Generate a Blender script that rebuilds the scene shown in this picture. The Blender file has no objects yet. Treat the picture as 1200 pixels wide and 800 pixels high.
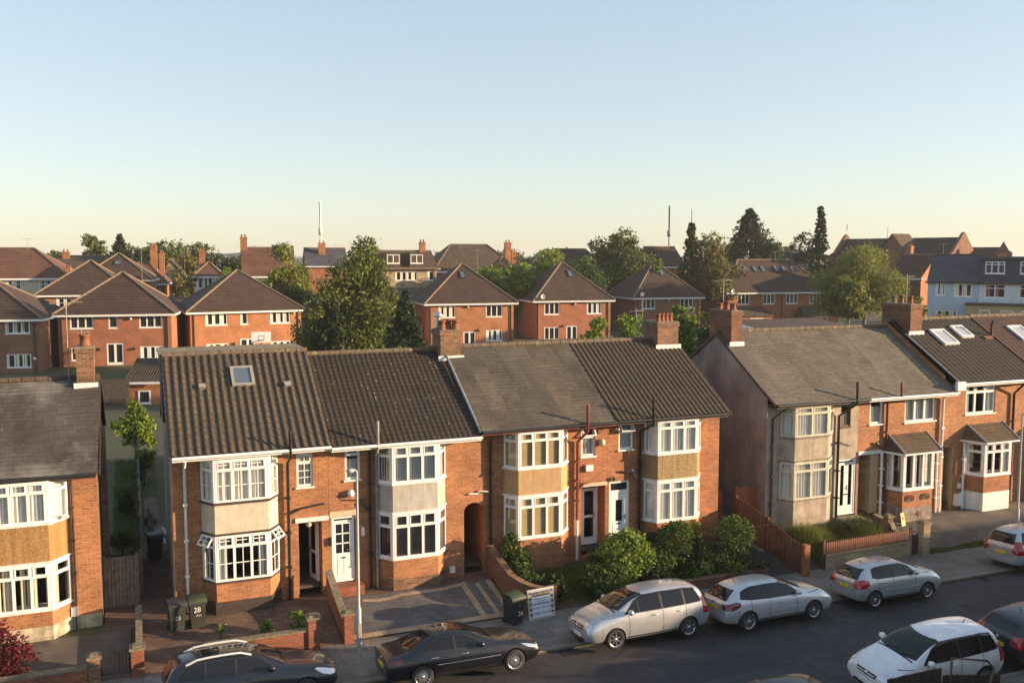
import bpy, bmesh, math, random
import numpy as np
from mathutils import Vector, Matrix

R = math.radians
SC = bpy.context.scene
COL = SC.collection
# ------------------------------------------------------------------ camera, light, exposure
CAMLOC = (0.0, -32.5, 12.5)
YAW, PITCH, FPX = R(22.2), math.atan(100/1100), 1100.0
cam_d = bpy.data.cameras.new('camera'); cam_d.sensor_width = 36; cam_d.lens = 36*FPX/1200
cam_d.clip_start = .1; cam_d.clip_end = 6000
cam = bpy.data.objects.new('camera', cam_d); COL.objects.link(cam)
cam.location = CAMLOC; cam.rotation_euler = (R(90)-PITCH, 0, -YAW)
SC.camera = cam

SUN_AZ, SUN_EL = R(64), R(10.0)           # azimuth measured from -Y towards +X
sdir = Vector((math.sin(SUN_AZ)*math.cos(SUN_EL), -math.cos(SUN_AZ)*math.cos(SUN_EL), math.sin(SUN_EL)))
sun_d = bpy.data.lights.new('sun', 'SUN'); sun_d.energy = 4.8; sun_d.angle = R(.6); sun_d.color = (1.0, .71, .44)
sun = bpy.data.objects.new('sun', sun_d); COL.objects.link(sun)
sun.rotation_euler = sdir.to_track_quat('Z', 'Y').to_euler(); sun.location = (60, -60, 60)

W = bpy.data.worlds.new('World'); SC.world = W; W.use_nodes = True
wt = W.node_tree; wt.nodes.clear()
wo = wt.nodes.new('ShaderNodeOutputWorld'); wb = wt.nodes.new('ShaderNodeBackground')
sk = wt.nodes.new('ShaderNodeTexSky'); sk.sky_type = 'NISHITA'; sk.sun_disc = False
sk.sun_elevation = SUN_EL; sk.sun_rotation = math.pi - SUN_AZ
sk.altitude = 50; sk.air_density = 1.0; sk.dust_density = .45; sk.ozone_density = .8
wb.inputs['Strength'].default_value = .143
hs = wt.nodes.new('ShaderNodeHueSaturation'); hs.inputs['Saturation'].default_value = 1.0; hs.inputs['Value'].default_value = 1.68
gm = wt.nodes.new('ShaderNodeGamma'); gm.inputs['Gamma'].default_value = .5
wt.links.new(sk.outputs[0], hs.inputs['Color']); wt.links.new(hs.outputs[0], gm.inputs['Color']); wbal = wt.nodes.new('ShaderNodeMix'); wbal.data_type = 'RGBA'; wbal.blend_type = 'MULTIPLY'; wbal.inputs[0].default_value = 1.0; wbal.inputs[7].default_value = (.935, .985, 1.07, 1)
wt.links.new(gm.outputs[0], wbal.inputs[6]); wt.links.new(wbal.outputs[2], wb.inputs['Color']); wt.links.new(wb.outputs[0], wo.inputs['Surface'])
SC.view_settings.view_transform = 'Standard'; SC.view_settings.look = 'None'
SC.view_settings.exposure = 1.24; SC.view_settings.gamma = 1.0; SC.view_settings.use_curve_mapping = False
SC.render.engine = 'CYCLES'
SC.cycles.max_bounces = 6; SC.cycles.transparent_max_bounces = 12; SC.cycles.caustics_reflective = False
SC.cycles.caustics_refractive = False

def G(px, D):
    """ground point seen in the photo's column px at forward distance D (metres)"""
    X = (px-600)/FPX*D
    return (D*math.sin(YAW)+X*math.cos(YAW), CAMLOC[1]+D*math.cos(YAW)-X*math.sin(YAW))

# ------------------------------------------------------------------ materials
MATS = {}
class NT:
    def __init__(s, name):
        s.m = bpy.data.materials.new(name); s.m.use_nodes = True; s.t = s.m.node_tree
        s.b = s.t.nodes['Principled BSDF']; MATS[name] = s.m; s._uv = None
    def n(s, typ, **k):
        x = s.t.nodes.new('ShaderNode'+typ)
        for a, v in k.items():
            if a.startswith('_'): setattr(x, a[1:], v)
            else:
                a = a.replace('_', ' ')
                if hasattr(v, 'is_output') and v.is_output: s.t.links.new(v, x.inputs[a])
                else: x.inputs[a].default_value = v
        return x
    def uv(s):
        if not s._uv: s._uv = s.t.nodes.new('ShaderNodeTexCoord')
        return s._uv.outputs['UV']
    def ob(s):
        if not s._uv: s._uv = s.t.nodes.new('ShaderNodeTexCoord')
        return s._uv.outputs['Object']
    def noise(s, scale, detail=3, vec=None, rough=.55):
        return s.n('TexNoise', Vector=vec if vec is not None else s.ob(), Scale=scale, Detail=detail, Roughness=rough).outputs[0]
    def ramp(s, fac, stops):
        x = s.n('ValToRGB', Fac=fac); e = x.color_ramp.elements
        while len(e) < len(stops): e.new(.5)
        for i, (p, c) in enumerate(stops):
            e[i].position = p; e[i].color = (c, c, c, 1) if isinstance(c, (int, float)) else (*c, 1)
        return x.outputs[0]
    def mix(s, fac, a, b, mode='MIX'):
        x = s.t.nodes.new('ShaderNodeMix'); x.data_type = 'RGBA'; x.blend_type = mode
        for i, v in ((0, fac), (6, a), (7, b)):
            if hasattr(v, 'is_output'): s.t.links.new(v, x.inputs[i])
            else: x.inputs[i].default_value = v if i == 0 else (*v, 1)
        return x.outputs[2]
    def bump(s, h, strength=.3, dist=.02, prev=None):
        x = s.n('Bump', Height=h, Strength=strength, Distance=dist)
        if prev is not None: s.t.links.new(prev, x.inputs['Normal'])
        return x.outputs[0]
    def out(s, col=None, rough=None, normal=None, **k):
        for a, v in (('Base Color', col), ('Roughness', rough), ('Normal', normal)):
            if v is None: continue
            if hasattr(v, 'is_output'): s.t.links.new(v, s.b.inputs[a])
            else: s.b.inputs[a].default_value = (*v, 1) if a == 'Base Color' else v
        for a, v in k.items(): s.b.inputs[a.replace('_', ' ')].default_value = v
        return s.m

def m_plain(name, c, rough=.7, var=.12, scale=6, bump=0, spots=None, streak=0, **k):
    s = NT(name)
    n = s.noise(scale, 4)
    col = s.mix(1.0, c, s.ramp(n, [(.25, 1-var*1.6), (.75, 1+var*.6)]), 'MULTIPLY')
    if spots: 
        n2 = s.noise(spots[1], 4)
        col = s.mix(s.ramp(n2, [(spots[2], 0.), (spots[2]+.08, 1.)]), col, spots[0])
    if streak:
        sv = s.n('Mapping', Vector=s.ob(), Scale=(7, 7, .45)).outputs[0]
        col = s.mix(1.0, col, s.ramp(s.noise(1.0, 5, sv, .65), [(.36, 1-streak), (.6, 1.03)]), 'MULTIPLY')
    nm = s.bump(s.noise(scale*6, 3), bump, .01) if bump else None
    return s.out(col, rough, nm, **k)

def m_brick(name, c1, c2, mort, dirt=.3, bw=.235, bh=.08, bump=.5, ms=.009, stain=None):
    s = NT(name)
    b = s.n('TexBrick', Vector=s.uv(), Scale=1.0, Color1=(*c1, 1), Color2=(*c2, 1), Mortar=(*mort, 1), Mortar_Size=ms, Brick_Width=bw, Row_Height=bh, Mortar_Smooth=.2)
    n1 = s.noise(.9, 5, s.uv()); n2 = s.noise(11, 3, s.uv())
    col = s.mix(1.0, b.outputs['Color'], s.ramp(n1, [(.3, 1-dirt), (.62, 1.05)]), 'MULTIPLY')
    col = s.mix(1.0, col, s.ramp(n2, [(.25, .72), (.75, 1.2)]), 'MULTIPLY')
    if stain:
        n3 = s.noise(1.7, 5, s.uv(), .65)
        col = s.mix(s.ramp(n3, [(.58, 0.), (.74, .75)]), col, stain)
    nm = s.bump(b.outputs['Fac'], -bump, .012); nm = s.bump(n2, .25, .006, nm)
    return s.out(col, .88, nm)

def m_tiles(name, c1, c2, bw, bh, lichen=None, lamt=.64, dark=.35, bump=.5, spots=None, rough=.82, big=None):
    s = NT(name)
    b = s.n('TexBrick', Vector=s.uv(), Scale=1.0, Color1=(*c1, 1), Color2=(*c2, 1), Mortar=tuple(x*.45 for x in c2)+(1,), Mortar_Size=.007, Brick_Width=bw, Row_Height=bh, Mortar_Smooth=.3)
    n1 = s.noise(.55, 5, s.uv()); n2 = s.noise(7, 4, s.uv())
    col = s.mix(1.0, b.outputs['Color'], s.ramp(n1, [(.3, 1-dark), (.68, 1.18)]), 'MULTIPLY')
    col = s.mix(1.0, col, s.ramp(n2, [(.25, .75), (.75, 1.25)]), 'MULTIPLY')
    if big:
        n5 = s.noise(.38, 6, s.uv(), .62)
        col = s.mix(s.ramp(n5, [(.5, 0.), (.66, .8)]), col, big)
    if lichen:
        n3 = s.noise(3.2, 6, s.uv(), .7)
        col = s.mix(s.ramp(n3, [(lamt, 0.), (lamt+.08, .8)]), col, lichen)
    if spots:
        v = s.n('TexVoronoi', Vector=s.uv(), Scale=3.0); 
        m = s.ramp(v.outputs['Distance'], [(.08, 1.), (.14, 0.)])
        g = s.ramp(s.noise(1.1, 2, s.uv()), [(.44, 0.), (.52, 1.)])
        col = s.mix(s.mix(1.0, m, g, 'MULTIPLY'), col, spots)
    nm = s.bump(b.outputs['Fac'], -bump, .015); nm = s.bump(n2, .3, .01, nm)
    return s.out(col, rough, nm)

def m_leaf(name, c1, c2, c3=None, rough=.6):
    s = NT(name)
    rnd = s.t.nodes.new('ShaderNodeNewGeometry').outputs['Random Per Island']
    n = s.noise(.5, 2)
    col = s.ramp(rnd, [(0., c1), (.6, c2), (1., c3 or c2)])
    col = s.mix(1.0, col, s.ramp(n, [(.3, .68), (.7, 1.25)]), 'MULTIPLY')
    tr = s.n('BsdfTranslucent'); s.t.links.new(col, tr.inputs['Color'])
    s.out(col, rough); s.b.inputs['Specular IOR Level'].default_value = .25
    ms = s.n('MixShader', Fac=.32); s.t.links.new(s.b.outputs[0], ms.inputs[1]); s.t.links.new(tr.outputs[0], ms.inputs[2])
    s.t.links.new(ms.outputs[0], s.t.nodes['Material Output'].inputs['Surface'])
    return s.m

def m_glass(name, tint=(.90, .92, .91), refl=1.0, base=.05):
    s = NT(name)
    t = s.n('BsdfTransparent', Color=(*tint, 1)); g = s.n('BsdfGlossy', Color=(.95*refl, .95*refl, .95*refl, 1), Roughness=.02)
    w = s.n('Bump', Height=s.noise(1.3, 2), Strength=.06, Distance=.1); s.t.links.new(w.outputs[0], g.inputs['Normal'])
    lw = s.n('LayerWeight', Blend=.5); pw = s.n('Math', _operation='POWER'); s.t.links.new(lw.outputs['Facing'], pw.inputs[0]); pw.inputs[1].default_value = 4.5
    f = s.ramp(pw.outputs[0], [(0., base), (1., .95)])
    ms = s.n('MixShader', Fac=f); s.t.links.new(t.outputs[0], ms.inputs[1]); s.t.links.new(g.outputs[0], ms.inputs[2])
    s.t.links.new(ms.outputs[0], s.t.nodes['Material Output'].inputs['Surface'])
    return s.m

def M(n): return MATS[n]

# ------------------------------------------------------------------ mesh building
def basis(n, up=Vector((0, 0, 1))):
    n = Vector(n).normalized()
    if abs(n.z) > .98: u = Vector((1, 0, 0))
    else: u = up.cross(n).normalized()
    return u, n.cross(u)

class MB:
    def __init__(s): s.v = []; s.f = []; s.m = []; s.s = []
    def add(s, vs, fs, mat=0, smooth=False):
        o = len(s.v); s.v += [tuple(p) for p in vs]
        for f in fs: s.f.append([i+o for i in f]); s.m.append(mat); s.s.append(smooth)
        return s
    def quad(s, a, b, c, d, mat=0): return s.add([a, b, c, d], [(0, 1, 2, 3)], mat)
    def poly(s, pts, mat=0): return s.add(pts, [tuple(range(len(pts)))], mat)
    def box(s, x0, y0, z0, x1, y1, z1, mat=0):
        return s.add([(x0,y0,z0),(x1,y0,z0),(x1,y1,z0),(x0,y1,z0),(x0,y0,z1),(x1,y0,z1),(x1,y1,z1),(x0,y1,z1)],
                     [(0,3,2,1),(4,5,6,7),(0,1,5,4),(1,2,6,5),(2,3,7,6),(3,0,4,7)], mat)
    def ob(s, P, u, n, a0, a1, b0, b1, c0, c1, mat=0, k=Vector((0, 0, 1))):
        """box in the frame at P: a along u, b along n (outward), c along k"""
        P, u, n, k = Vector(P), Vector(u), Vector(n), Vector(k)
        q = lambda a, b, c: P+u*a+n*b+k*c
        return s.add([q(a0,b1,c0),q(a1,b1,c0),q(a1,b0,c0),q(a0,b0,c0),q(a0,b1,c1),q(a1,b1,c1),q(a1,b0,c1),q(a0,b0,c1)],
                     [(0,3,2,1),(4,5,6,7),(0,1,5,4),(1,2,6,5),(2,3,7,6),(3,0,4,7)], mat)
    def prism(s, pts, z0, z1, mat=0, top=True):
        n = len(pts); vs = [(x, y, z0) for x, y in pts]+[(x, y, z1) for x, y in pts]
        fs = [(i, (i+1) % n, n+(i+1) % n, n+i) for i in range(n)]
        if top: fs += [tuple(range(n, 2*n)), tuple(reversed(range(n)))]
        return s.add(vs, fs, mat)
    def extr(s, pts, d, mat=0):
        """planar polygon pts extruded by vector d"""
        n = len(pts); d = Vector(d); a = [Vector(p) for p in pts]; vs = a+[p+d for p in a]
        fs = [(i, (i+1) % n, n+(i+1) % n, n+i) for i in range(n)]+[tuple(range(n, 2*n)), tuple(reversed(range(n)))]
        return s.add(vs, fs, mat)
    def tube(s, pts, r, n=7, mat=0, caps=True):
        pts = [Vector(p) for p in pts]; rr = r if isinstance(r, (list, tuple)) else [r]*len(pts)
        vs = []; fs = []
        for i, p in enumerate(pts):
            d = (pts[min(i+1, len(pts)-1)]-pts[max(i-1, 0)]).normalized()
            a = Vector((0, 0, 1)) if abs(d.z) < .9 else Vector((0, 1, 0))
            u = d.cross(a).normalized(); w = d.cross(u)
            for k in range(n):
                t = 2*math.pi*k/n; vs.append(p+(u*math.cos(t)+w*math.sin(t))*rr[i])
        for i in range(len(pts)-1):
            for k in range(n):
                fs.append((i*n+k, i*n+(k+1) % n, (i+1)*n+(k+1) % n, (i+1)*n+k))
        s.add(vs, fs, mat, True)
        if caps:
            o = len(pts)-1
            s.add(vs[:n], [tuple(range(n))], mat); s.add(vs[o*n:], [tuple(reversed(range(n)))], mat)
        return s
    def lathe(s, c, prof, n=16, mat=0, axis='z'):
        """prof: list of (radius, height) spun about axis at c"""
        vs = []; fs = []
        for r, h in prof:
            for k in range(n):
                t = 2*math.pi*k/n; x, y = r*math.cos(t), r*math.sin(t)
                p = (x, y, h) if axis == 'z' else ((x, h, -y) if axis == 'y' else (h, x, y))
                vs.append((c[0]+p[0], c[1]+p[1], c[2]+p[2]))
        for i in range(len(prof)-1):
            for k in range(n): fs.append((i*n+k, i*n+(k+1) % n, (i+1)*n+(k+1) % n, (i+1)*n+k))
        return s.add(vs, fs, mat, True)
    def wall(s, P, u, n, W_, H, holes=(), mat=0, rev=.12, rmat=None):
        """wall panel with rectangular openings (x0,z0,x1,z1) and their reveals"""
        P, u, n = Vector(P), Vector(u), Vector(n); k = Vector((0, 0, 1))
        xs = sorted({0, W_, *[h[0] for h in holes], *[h[2] for h in holes]}); zs = sorted({0, H, *[h[1] for h in holes], *[h[3] for h in holes]})
        xs = [x for x in xs if 0 <= x <= W_]; zs = [z for z in zs if 0 <= z <= H]
        q = lambda a, c, b=0: P+u*a+k*c+n*b
        for i in range(len(xs)-1):
            for j in range(len(zs)-1):
                cx, cz = (xs[i]+xs[i+1])/2, (zs[j]+zs[j+1])/2
                if any(h[0] < cx < h[2] and h[1] < cz < h[3] for h in holes): continue
                s.quad(q(xs[i], zs[j]), q(xs[i+1], zs[j]), q(xs[i+1], zs[j+1]), q(xs[i], zs[j+1]), mat)
        rm = mat if rmat is None else rmat
        for h in holes:
            d = -(h[4] if len(h) > 4 else rev)
            x0, z0, x1, z1 = h[:4]
            s.quad(q(x0,z0), q(x0,z1), q(x0,z1,d), q(x0,z0,d), rm); s.quad(q(x1,z1), q(x1,z0), q(x1,z0,d), q(x1,z1,d), rm)
            s.quad(q(x0,z1), q(x1,z1), q(x1,z1,d), q(x0,z1,d), rm)
            if z0 > 0: s.quad(q(x1,z0), q(x0,z0), q(x0,z0,d), q(x1,z0,d), rm)
        return s
    def build(s, name, mats, parent=None, uv=True, cat=None, label=None):
        off = Vector((0, 0, 0)); p = parent
        while p is not None and p.parent is not None: p = p.parent
        if p is not None and p.name in WROOT: off = p.location
        me = bpy.data.meshes.new(name)
        me.from_pydata([(a-off.x, b-off.y, c-off.z) for a, b, c in s.v], [], s.f)
        if not isinstance(mats, (list, tuple)): mats = [mats]
        for m in mats: me.materials.append(MATS[m] if isinstance(m, str) else m)
        me.polygons.foreach_set('material_index', s.m); me.polygons.foreach_set('use_smooth', s.s)
        if uv:
            ul = me.uv_layers.new(name='UVMap'); data = np.zeros(len(me.loops)*2, dtype=np.float32)
            vs = s.v
            for pl, f in zip(me.polygons, s.f):
                nn = pl.normal
                if abs(nn.z) > .98: ux, uy, uz, wx, wy, wz = 1, 0, 0, 0, 1, 0
                else:
                    l = math.hypot(nn.x, nn.y) or 1
                    ux, uy, uz = -nn.y/l, nn.x/l, 0
                    wx, wy, wz = nn.y*uz-nn.z*uy, nn.z*ux-nn.x*uz, nn.x*uy-nn.y*ux
                for q, li in enumerate(range(pl.loop_start, pl.loop_start+pl.loop_total)):
                    x, y, z = vs[f[q]]
                    data[li*2] = x*ux+y*uy+z*uz; data[li*2+1] = x*wx+y*wy+z*wz
            ul.data.foreach_set('uv', data)
        me.update()
        o = bpy.data.objects.new(name, me); COL.objects.link(o)
        if parent is not None: o.parent = parent
        if cat: o['category'] = cat
        if label: o['label'] = label
        return o

WROOT = set()
def thing(name, label, cat, loc=(0, 0, 0), rz=0, group=None, world=False):
    o = bpy.data.objects.new(name, None); COL.objects.link(o); o.empty_display_size = .3
    o.location = loc; o.rotation_euler = (0, 0, rz); o['label'] = label; o['category'] = cat
    if group: o['group'] = group
    if world: WROOT.add(o.name)
    return o
def struct(o): o['kind'] = 'structure'; return o
def tag(o, label, cat, group=None):
    o['label'] = label; o['category'] = cat
    if group: o['group'] = group
    return o
def copy_tree(o, parent=None):
    c = o.copy(); COL.objects.link(c)
    if parent is not None: c.parent = parent
    for ch in o.children: copy_tree(ch, c)
    return c

def tile_roof(mb, A, B, C, D, course=.3, step=.02, rib=None, mat=0, seed=1, sag=.0):
    """A eave-left, B eave-right, C ridge-right, D ridge-left: a sheet of lapped courses, ribbed when rib=(period, height)"""
    A, B, C, D = map(Vector, (A, B, C, D)); u = (B-A).normalized(); Wd = (B-A).length
    v = ((D-A)-u*(D-A).dot(u)); L = v.length; v.normalize(); n = u.cross(v)
    dl = (D-A).dot(u); dr = (C-B).dot(u); nc = max(1, round(L/course)); rg = random.Random(seed)
    nu = max(1, int(Wd/rib[0]*6)) if rib else (8 if sag else 1)
    def row(s_, h):
        ul, ur = dl*s_, Wd+dr*s_; out = []
        for i in range(nu+1):
            x = ul+(ur-ul)*i/nu; hh = h
            if rib:
                ph = (x/rib[0]) % 1.0; hh += rib[1]*max(0, math.sin(math.pi*ph))**1.0 if ph < .62 else 0
                hh += rib[1]*(math.sin(math.pi*ph/.62)-math.sin(math.pi*ph)) if ph < .62 else 0
            if sag: gx = A.x+u.x*x; hh += sag*(math.sin(gx*1.3)*math.sin(s_*3.1+2)+.5*math.sin(gx*2.9+s_*5))
            out.append(A+u*x+v*(L*s_)+n*hh)
        return out
    prev = None
    for k in range(nc):
        st = step*(1+rg.uniform(-.3, .3)); a = row(k/nc, st); b = row((k+1)/nc, 0)
        o = nu+1
        if prev: mb.add(prev+a, [(i, i+1, o+i+1, o+i) for i in range(nu)], mat)
        mb.add(a+b, [(i, i+1, o+i+1, o+i) for i in range(nu)], mat)
        prev = b
    return n

def ridge(mb, p, q, r=.11, seg=.4, mat=0):
    p, q = Vector(p), Vector(q); L = (q-p).length; k = max(1, int(L/seg)); d = (q-p)/k
    for i in range(k):
        mb.tube([p+d*i, p+d*(i+.97)], [r*1.05, r*.96], 8, mat)

# ------------------------------------------------------------------ windows
def window(parent, P, u, n, w, h, cols=(), top=None, notop=(), bars=None, curtain=None, frame='upvc', glass='glass', fw=.075, sill=True, opened=(), name='window', depth=.06):
    """casement window: frame mesh with pane, sill, curtain and opened sashes as children. P is the bottom-left corner on the wall's outer face."""
    P, u, n = Vector(P), Vector(u).normalized(), Vector(n).normalized()
    f = MB(); b0, b1 = -depth-.055, -depth+.02
    f.ob(P, u, n, 0, fw, b0, b1, 0, h); f.ob(P, u, n, w-fw, w, b0, b1, 0, h)
    f.ob(P, u, n, fw, w-fw, b0, b1, 0, fw); f.ob(P, u, n, fw, w-fw, b0, b1, h-fw, h)
    xs = [0]+[c*w for c in cols]+[w]
    for x in xs[1:-1]: f.ob(P, u, n, x-fw*.62, x+fw*.62, b0+.002, b1-.003, fw, h-fw)
    for i in range(len(xs)-1):
        x0 = xs[i]+(fw if i == 0 else fw*.62); x1 = xs[i+1]-(fw if i == len(xs)-2 else fw*.62)
        zt = None
        if top and i not in notop:
            zt = h*(1-top); f.ob(P, u, n, x0, x1, b0+.002, b1-.005, zt-fw*.5, zt+fw*.5)
            if i not in opened:      # hopper sash
                for (a, b, c, d) in ((x0, x0+.035, zt+fw*.5, h-fw), (x1-.035, x1, zt+fw*.5, h-fw)): f.ob(P, u, n, a, b, b0, b1+.012, c, d)
                f.ob(P, u, n, x0+.035, x1-.035, b0, b1+.012, zt+fw*.5, zt+fw*.5+.035); f.ob(P, u, n, x0+.035, x1-.035, b0, b1+.012, h-fw-.035, h-fw)
        if bars:
            nb, nz = bars; z0, z1 = fw, (zt-fw*.5 if zt else h-fw)
            for k in range(1, nb): f.ob(P, u, n, x0+(x1-x0)*k/nb-.014, x0+(x1-x0)*k/nb+.014, b0+.02, b1-.02, z0, z1)
            for k in range(1, nz): f.ob(P, u, n, x0, x1, b0+.021, b1-.021, z0+(z1-z0)*k/nz-.014, z0+(z1-z0)*k/nz+.014)
            if zt and i not in opened:
                for k in range(1, nb): f.ob(P, u, n, x0+(x1-x0)*k/nb-.014, x0+(x1-x0)*k/nb+.014, b0+.02, b1-.02, zt, h-fw)
                f.ob(P, u, n, x0, x1, b0+.021, b1-.021, (zt+h)/2-.014, (zt+h)/2+.014)
    fo = f.build(name, frame, parent)
    pm = MB(); q = lambda a, b, c: P+u*a+n*b+Vector((0, 0, c))
    bb = (b0+b1)/2
    pm.quad(q(fw*.8, bb, fw*.8), q(w-fw*.8, bb, fw*.8), q(w-fw*.8, bb, h-fw*.8), q(fw*.8, bb, h-fw*.8)); pm.build('pane', glass, fo, uv=False)
    if sill:
        sm = MB().ob(P, u, n, -.05, w+.05, -depth-.05, .06, -.06, 0); sm.build('sill', sill if isinstance(sill, str) else frame, fo)
    for i in opened:                # hopper propped open
        x0 = xs[i]+fw*.4; x1 = xs[i+1]-fw*.4; zt = h*(1-top) if top else fw; L = h-fw*.4-zt
        ang = R(38); k = Vector((0, 0, -math.cos(ang)))+n*math.sin(ang); nn = n*math.cos(ang)+Vector((0, 0, math.sin(ang)))
        o = MB(); Q = P+n*(b1+.01)+Vector((0, 0, h-fw*.4))
        for a, b, c, d in ((x0, x0+.055, 0, L), (x1-.055, x1, 0, L), (x0+.055, x1-.055, 0, .055), (x0+.055, x1-.055, L-.055, L)): o.ob(Q, u, nn, a, b, -.02, .02, c, d, 0, k)
        if bars: o.ob(Q, u, nn, (x0+x1)/2-.014, (x0+x1)/2+.014, -.015, .015, .055, L-.055, 0, k); o.ob(Q, u, nn, x0+.055, x1-.055, -.014, .014, L/2-.014, L/2+.014, 0, k)
        o.add([Q+u*(x0+.05)+k*.05, Q+u*(x1-.05)+k*.05, Q+u*(x1-.05)+k*(L-.05), Q+u*(x0+.05)+k*(L-.05)], [(0, 1, 2, 3)], 1)
        o.build('open_sash', [frame, glass], fo)
    if curtain: drape(fo, P, u, n, w, h, b0-.015, *curtain)
    return fo

def drape(fo, P, u, n, w, h, b, kind, mat, seed=3):
    rg = random.Random(seed+int(P.x*13)); c = MB(); K = Vector((0, 0, 1))
    def sheet(x0, x1, z0, z1, per=.13, amp=.03):
        k = max(4, int((x1-x0)/per*6)); pts = []; ph = rg.uniform(0, 6); s = MB()
        for i in range(k+1):
            x = x0+(x1-x0)*i/k; d = b-amp+amp*math.sin(2*math.pi*x/per+ph+.8*math.sin(x*7+ph))
            pts.append(P+u*x+n*d)
        s.add([p+K*z0 for p in pts]+[p+K*z1 for p in pts], [(i, i+1, k+2+i, k+1+i) for i in range(k)], 0, True); s.build('curtain', mat, fo, uv=False)
    if kind == 'net': sheet(.02, w-.02, .03, h-.02)
    elif kind == 'half': sheet(.02, w-.02, .03, h*.62)
    elif kind == 'sides': sheet(.02, w*.2, .02, h-.02); sheet(w*.8, w-.02, .02, h-.02)
    elif kind == 'pairs':
        k = max(1, round(w/.6))
        for i in range(k):
            a, d = w*i/k, w/k
            sheet(a+.02, a+d*rg.uniform(.3, .55), .02, h-.02, .11, .035); 
            if rg.random() < .7: sheet(a+d*rg.uniform(.72, .85), a+d-.02, .02, h-.02, .11, .035)
    elif kind == 'blind':
        k = int(w/.1)
        for i in range(k):
            a = w*i/k; c.add([P+u*(a+.012)+n*(b-.02)+K*.05, P+u*(a+w/k-.008)+n*(b+.02)+K*.05, P+u*(a+w/k-.008)+n*(b+.02)+K*(h-.04), P+u*(a+.012)+n*(b-.02)+K*(h-.04)], [(0, 1, 2, 3)])
    elif kind == 'rolled':
        z0 = h*(1-rg.uniform(.3, .55)); c.ob(P, u, n, .05, w-.05, b-.01, b+.005, z0, h-.05)
    elif kind == 'slat':
        k = int(h/.09)
        for i in range(k): c.add([P+u*.03+n*(b+.012)+K*(h*i/k), P+u*(w-.03)+n*(b+.012)+K*(h*i/k), P+u*(w-.03)+n*(b-.014)+K*(h*(i+.92)/k), P+u*.03+n*(b-.014)+K*(h*(i+.92)/k)], [(0, 1, 2, 3)])
    elif kind == 'venetian':
        k = int(h/.07)
        for i in range(k): c.ob(P, u, n, .04, w-.04, b-.02, b+.02, h*i/k+.01, h*i/k+.028)
    if c.f: c.build('blind', mat, fo, uv=False)

# ------------------------------------------------------------------ foliage
def leaves(name, blobs, n, size, mat, parent=None, seed=1, clump=.22, per=14, droop=0., centres=None):
    """leaf-sized quads gathered in clumps through the blobs' volumes. blob=(x,y,z,rx,ry,rz)"""
    rg = np.random.default_rng(seed); blobs = np.array(blobs, float)
    vol = blobs[:, 3]*blobs[:, 4]*blobs[:, 5]; wgt = vol**.75; wgt /= wgt.sum()
    nc = max(1, n//per); bi = rg.choice(len(blobs), nc, p=wgt); B = blobs[bi]
    d = rg.normal(size=(nc, 3)); d /= np.linalg.norm(d, axis=1)[:, None]
    rad = rg.uniform(.35, 1.0, nc)**.45*rg.uniform(.88, 1.1, nc)
    cc = B[:, :3]+d*B[:, 3:]*rad[:, None]
    cs = clump*B[:, 3:].mean(axis=1)*rg.uniform(.6, 1.4, nc)
    if centres is not None: cc, d, cs = centres(rg, nc)
    L = np.repeat(cc, per, axis=0)+rg.normal(size=(nc*per, 3))*np.repeat(cs, per)[:, None]*.6*np.array([1, 1, .8+droop])
    m = len(L); a = rg.normal(size=(m, 3)); a[:, 2] -= droop*1.5; a /= np.linalg.norm(a, axis=1)[:, None]
    out = np.repeat(d, per, axis=0)*.5+rg.normal(size=(m, 3)); b = np.cross(a, out); b /= np.linalg.norm(b, axis=1)[:, None]+1e-9
    s = size*rg.uniform(.6, 1.35, m)[:, None]; a = a*s*.72; b = b*s*.42
    V = np.stack([L-a, L-b*1.0+a*.1, L+a, L+b*1.0+a*.1], 1).reshape(-1, 3)
    off = Vector((0, 0, 0))
    p = parent
    while p is not None and p.parent is not None: p = p.parent
    if p is not None and p.name in WROOT: off = p.location
    V = V-np.array(off)
    me = bpy.data.meshes.new(name); me.vertices.add(len(V)); me.vertices.foreach_set('co', V.astype(np.float32).ravel())
    me.loops.add(m*4); me.loops.foreach_set('vertex_index', np.arange(m*4, dtype=np.int32))
    me.polygons.add(m); me.polygons.foreach_set('loop_start', np.arange(0, m*4, 4, dtype=np.int32)); me.polygons.foreach_set('loop_total', np.full(m, 4, dtype=np.int32))
    me.materials.append(M(mat)); me.update(calc_edges=True)
    o = bpy.data.objects.new(name, me); COL.objects.link(o)
    if parent is not None: o.parent = parent
    return o

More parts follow.
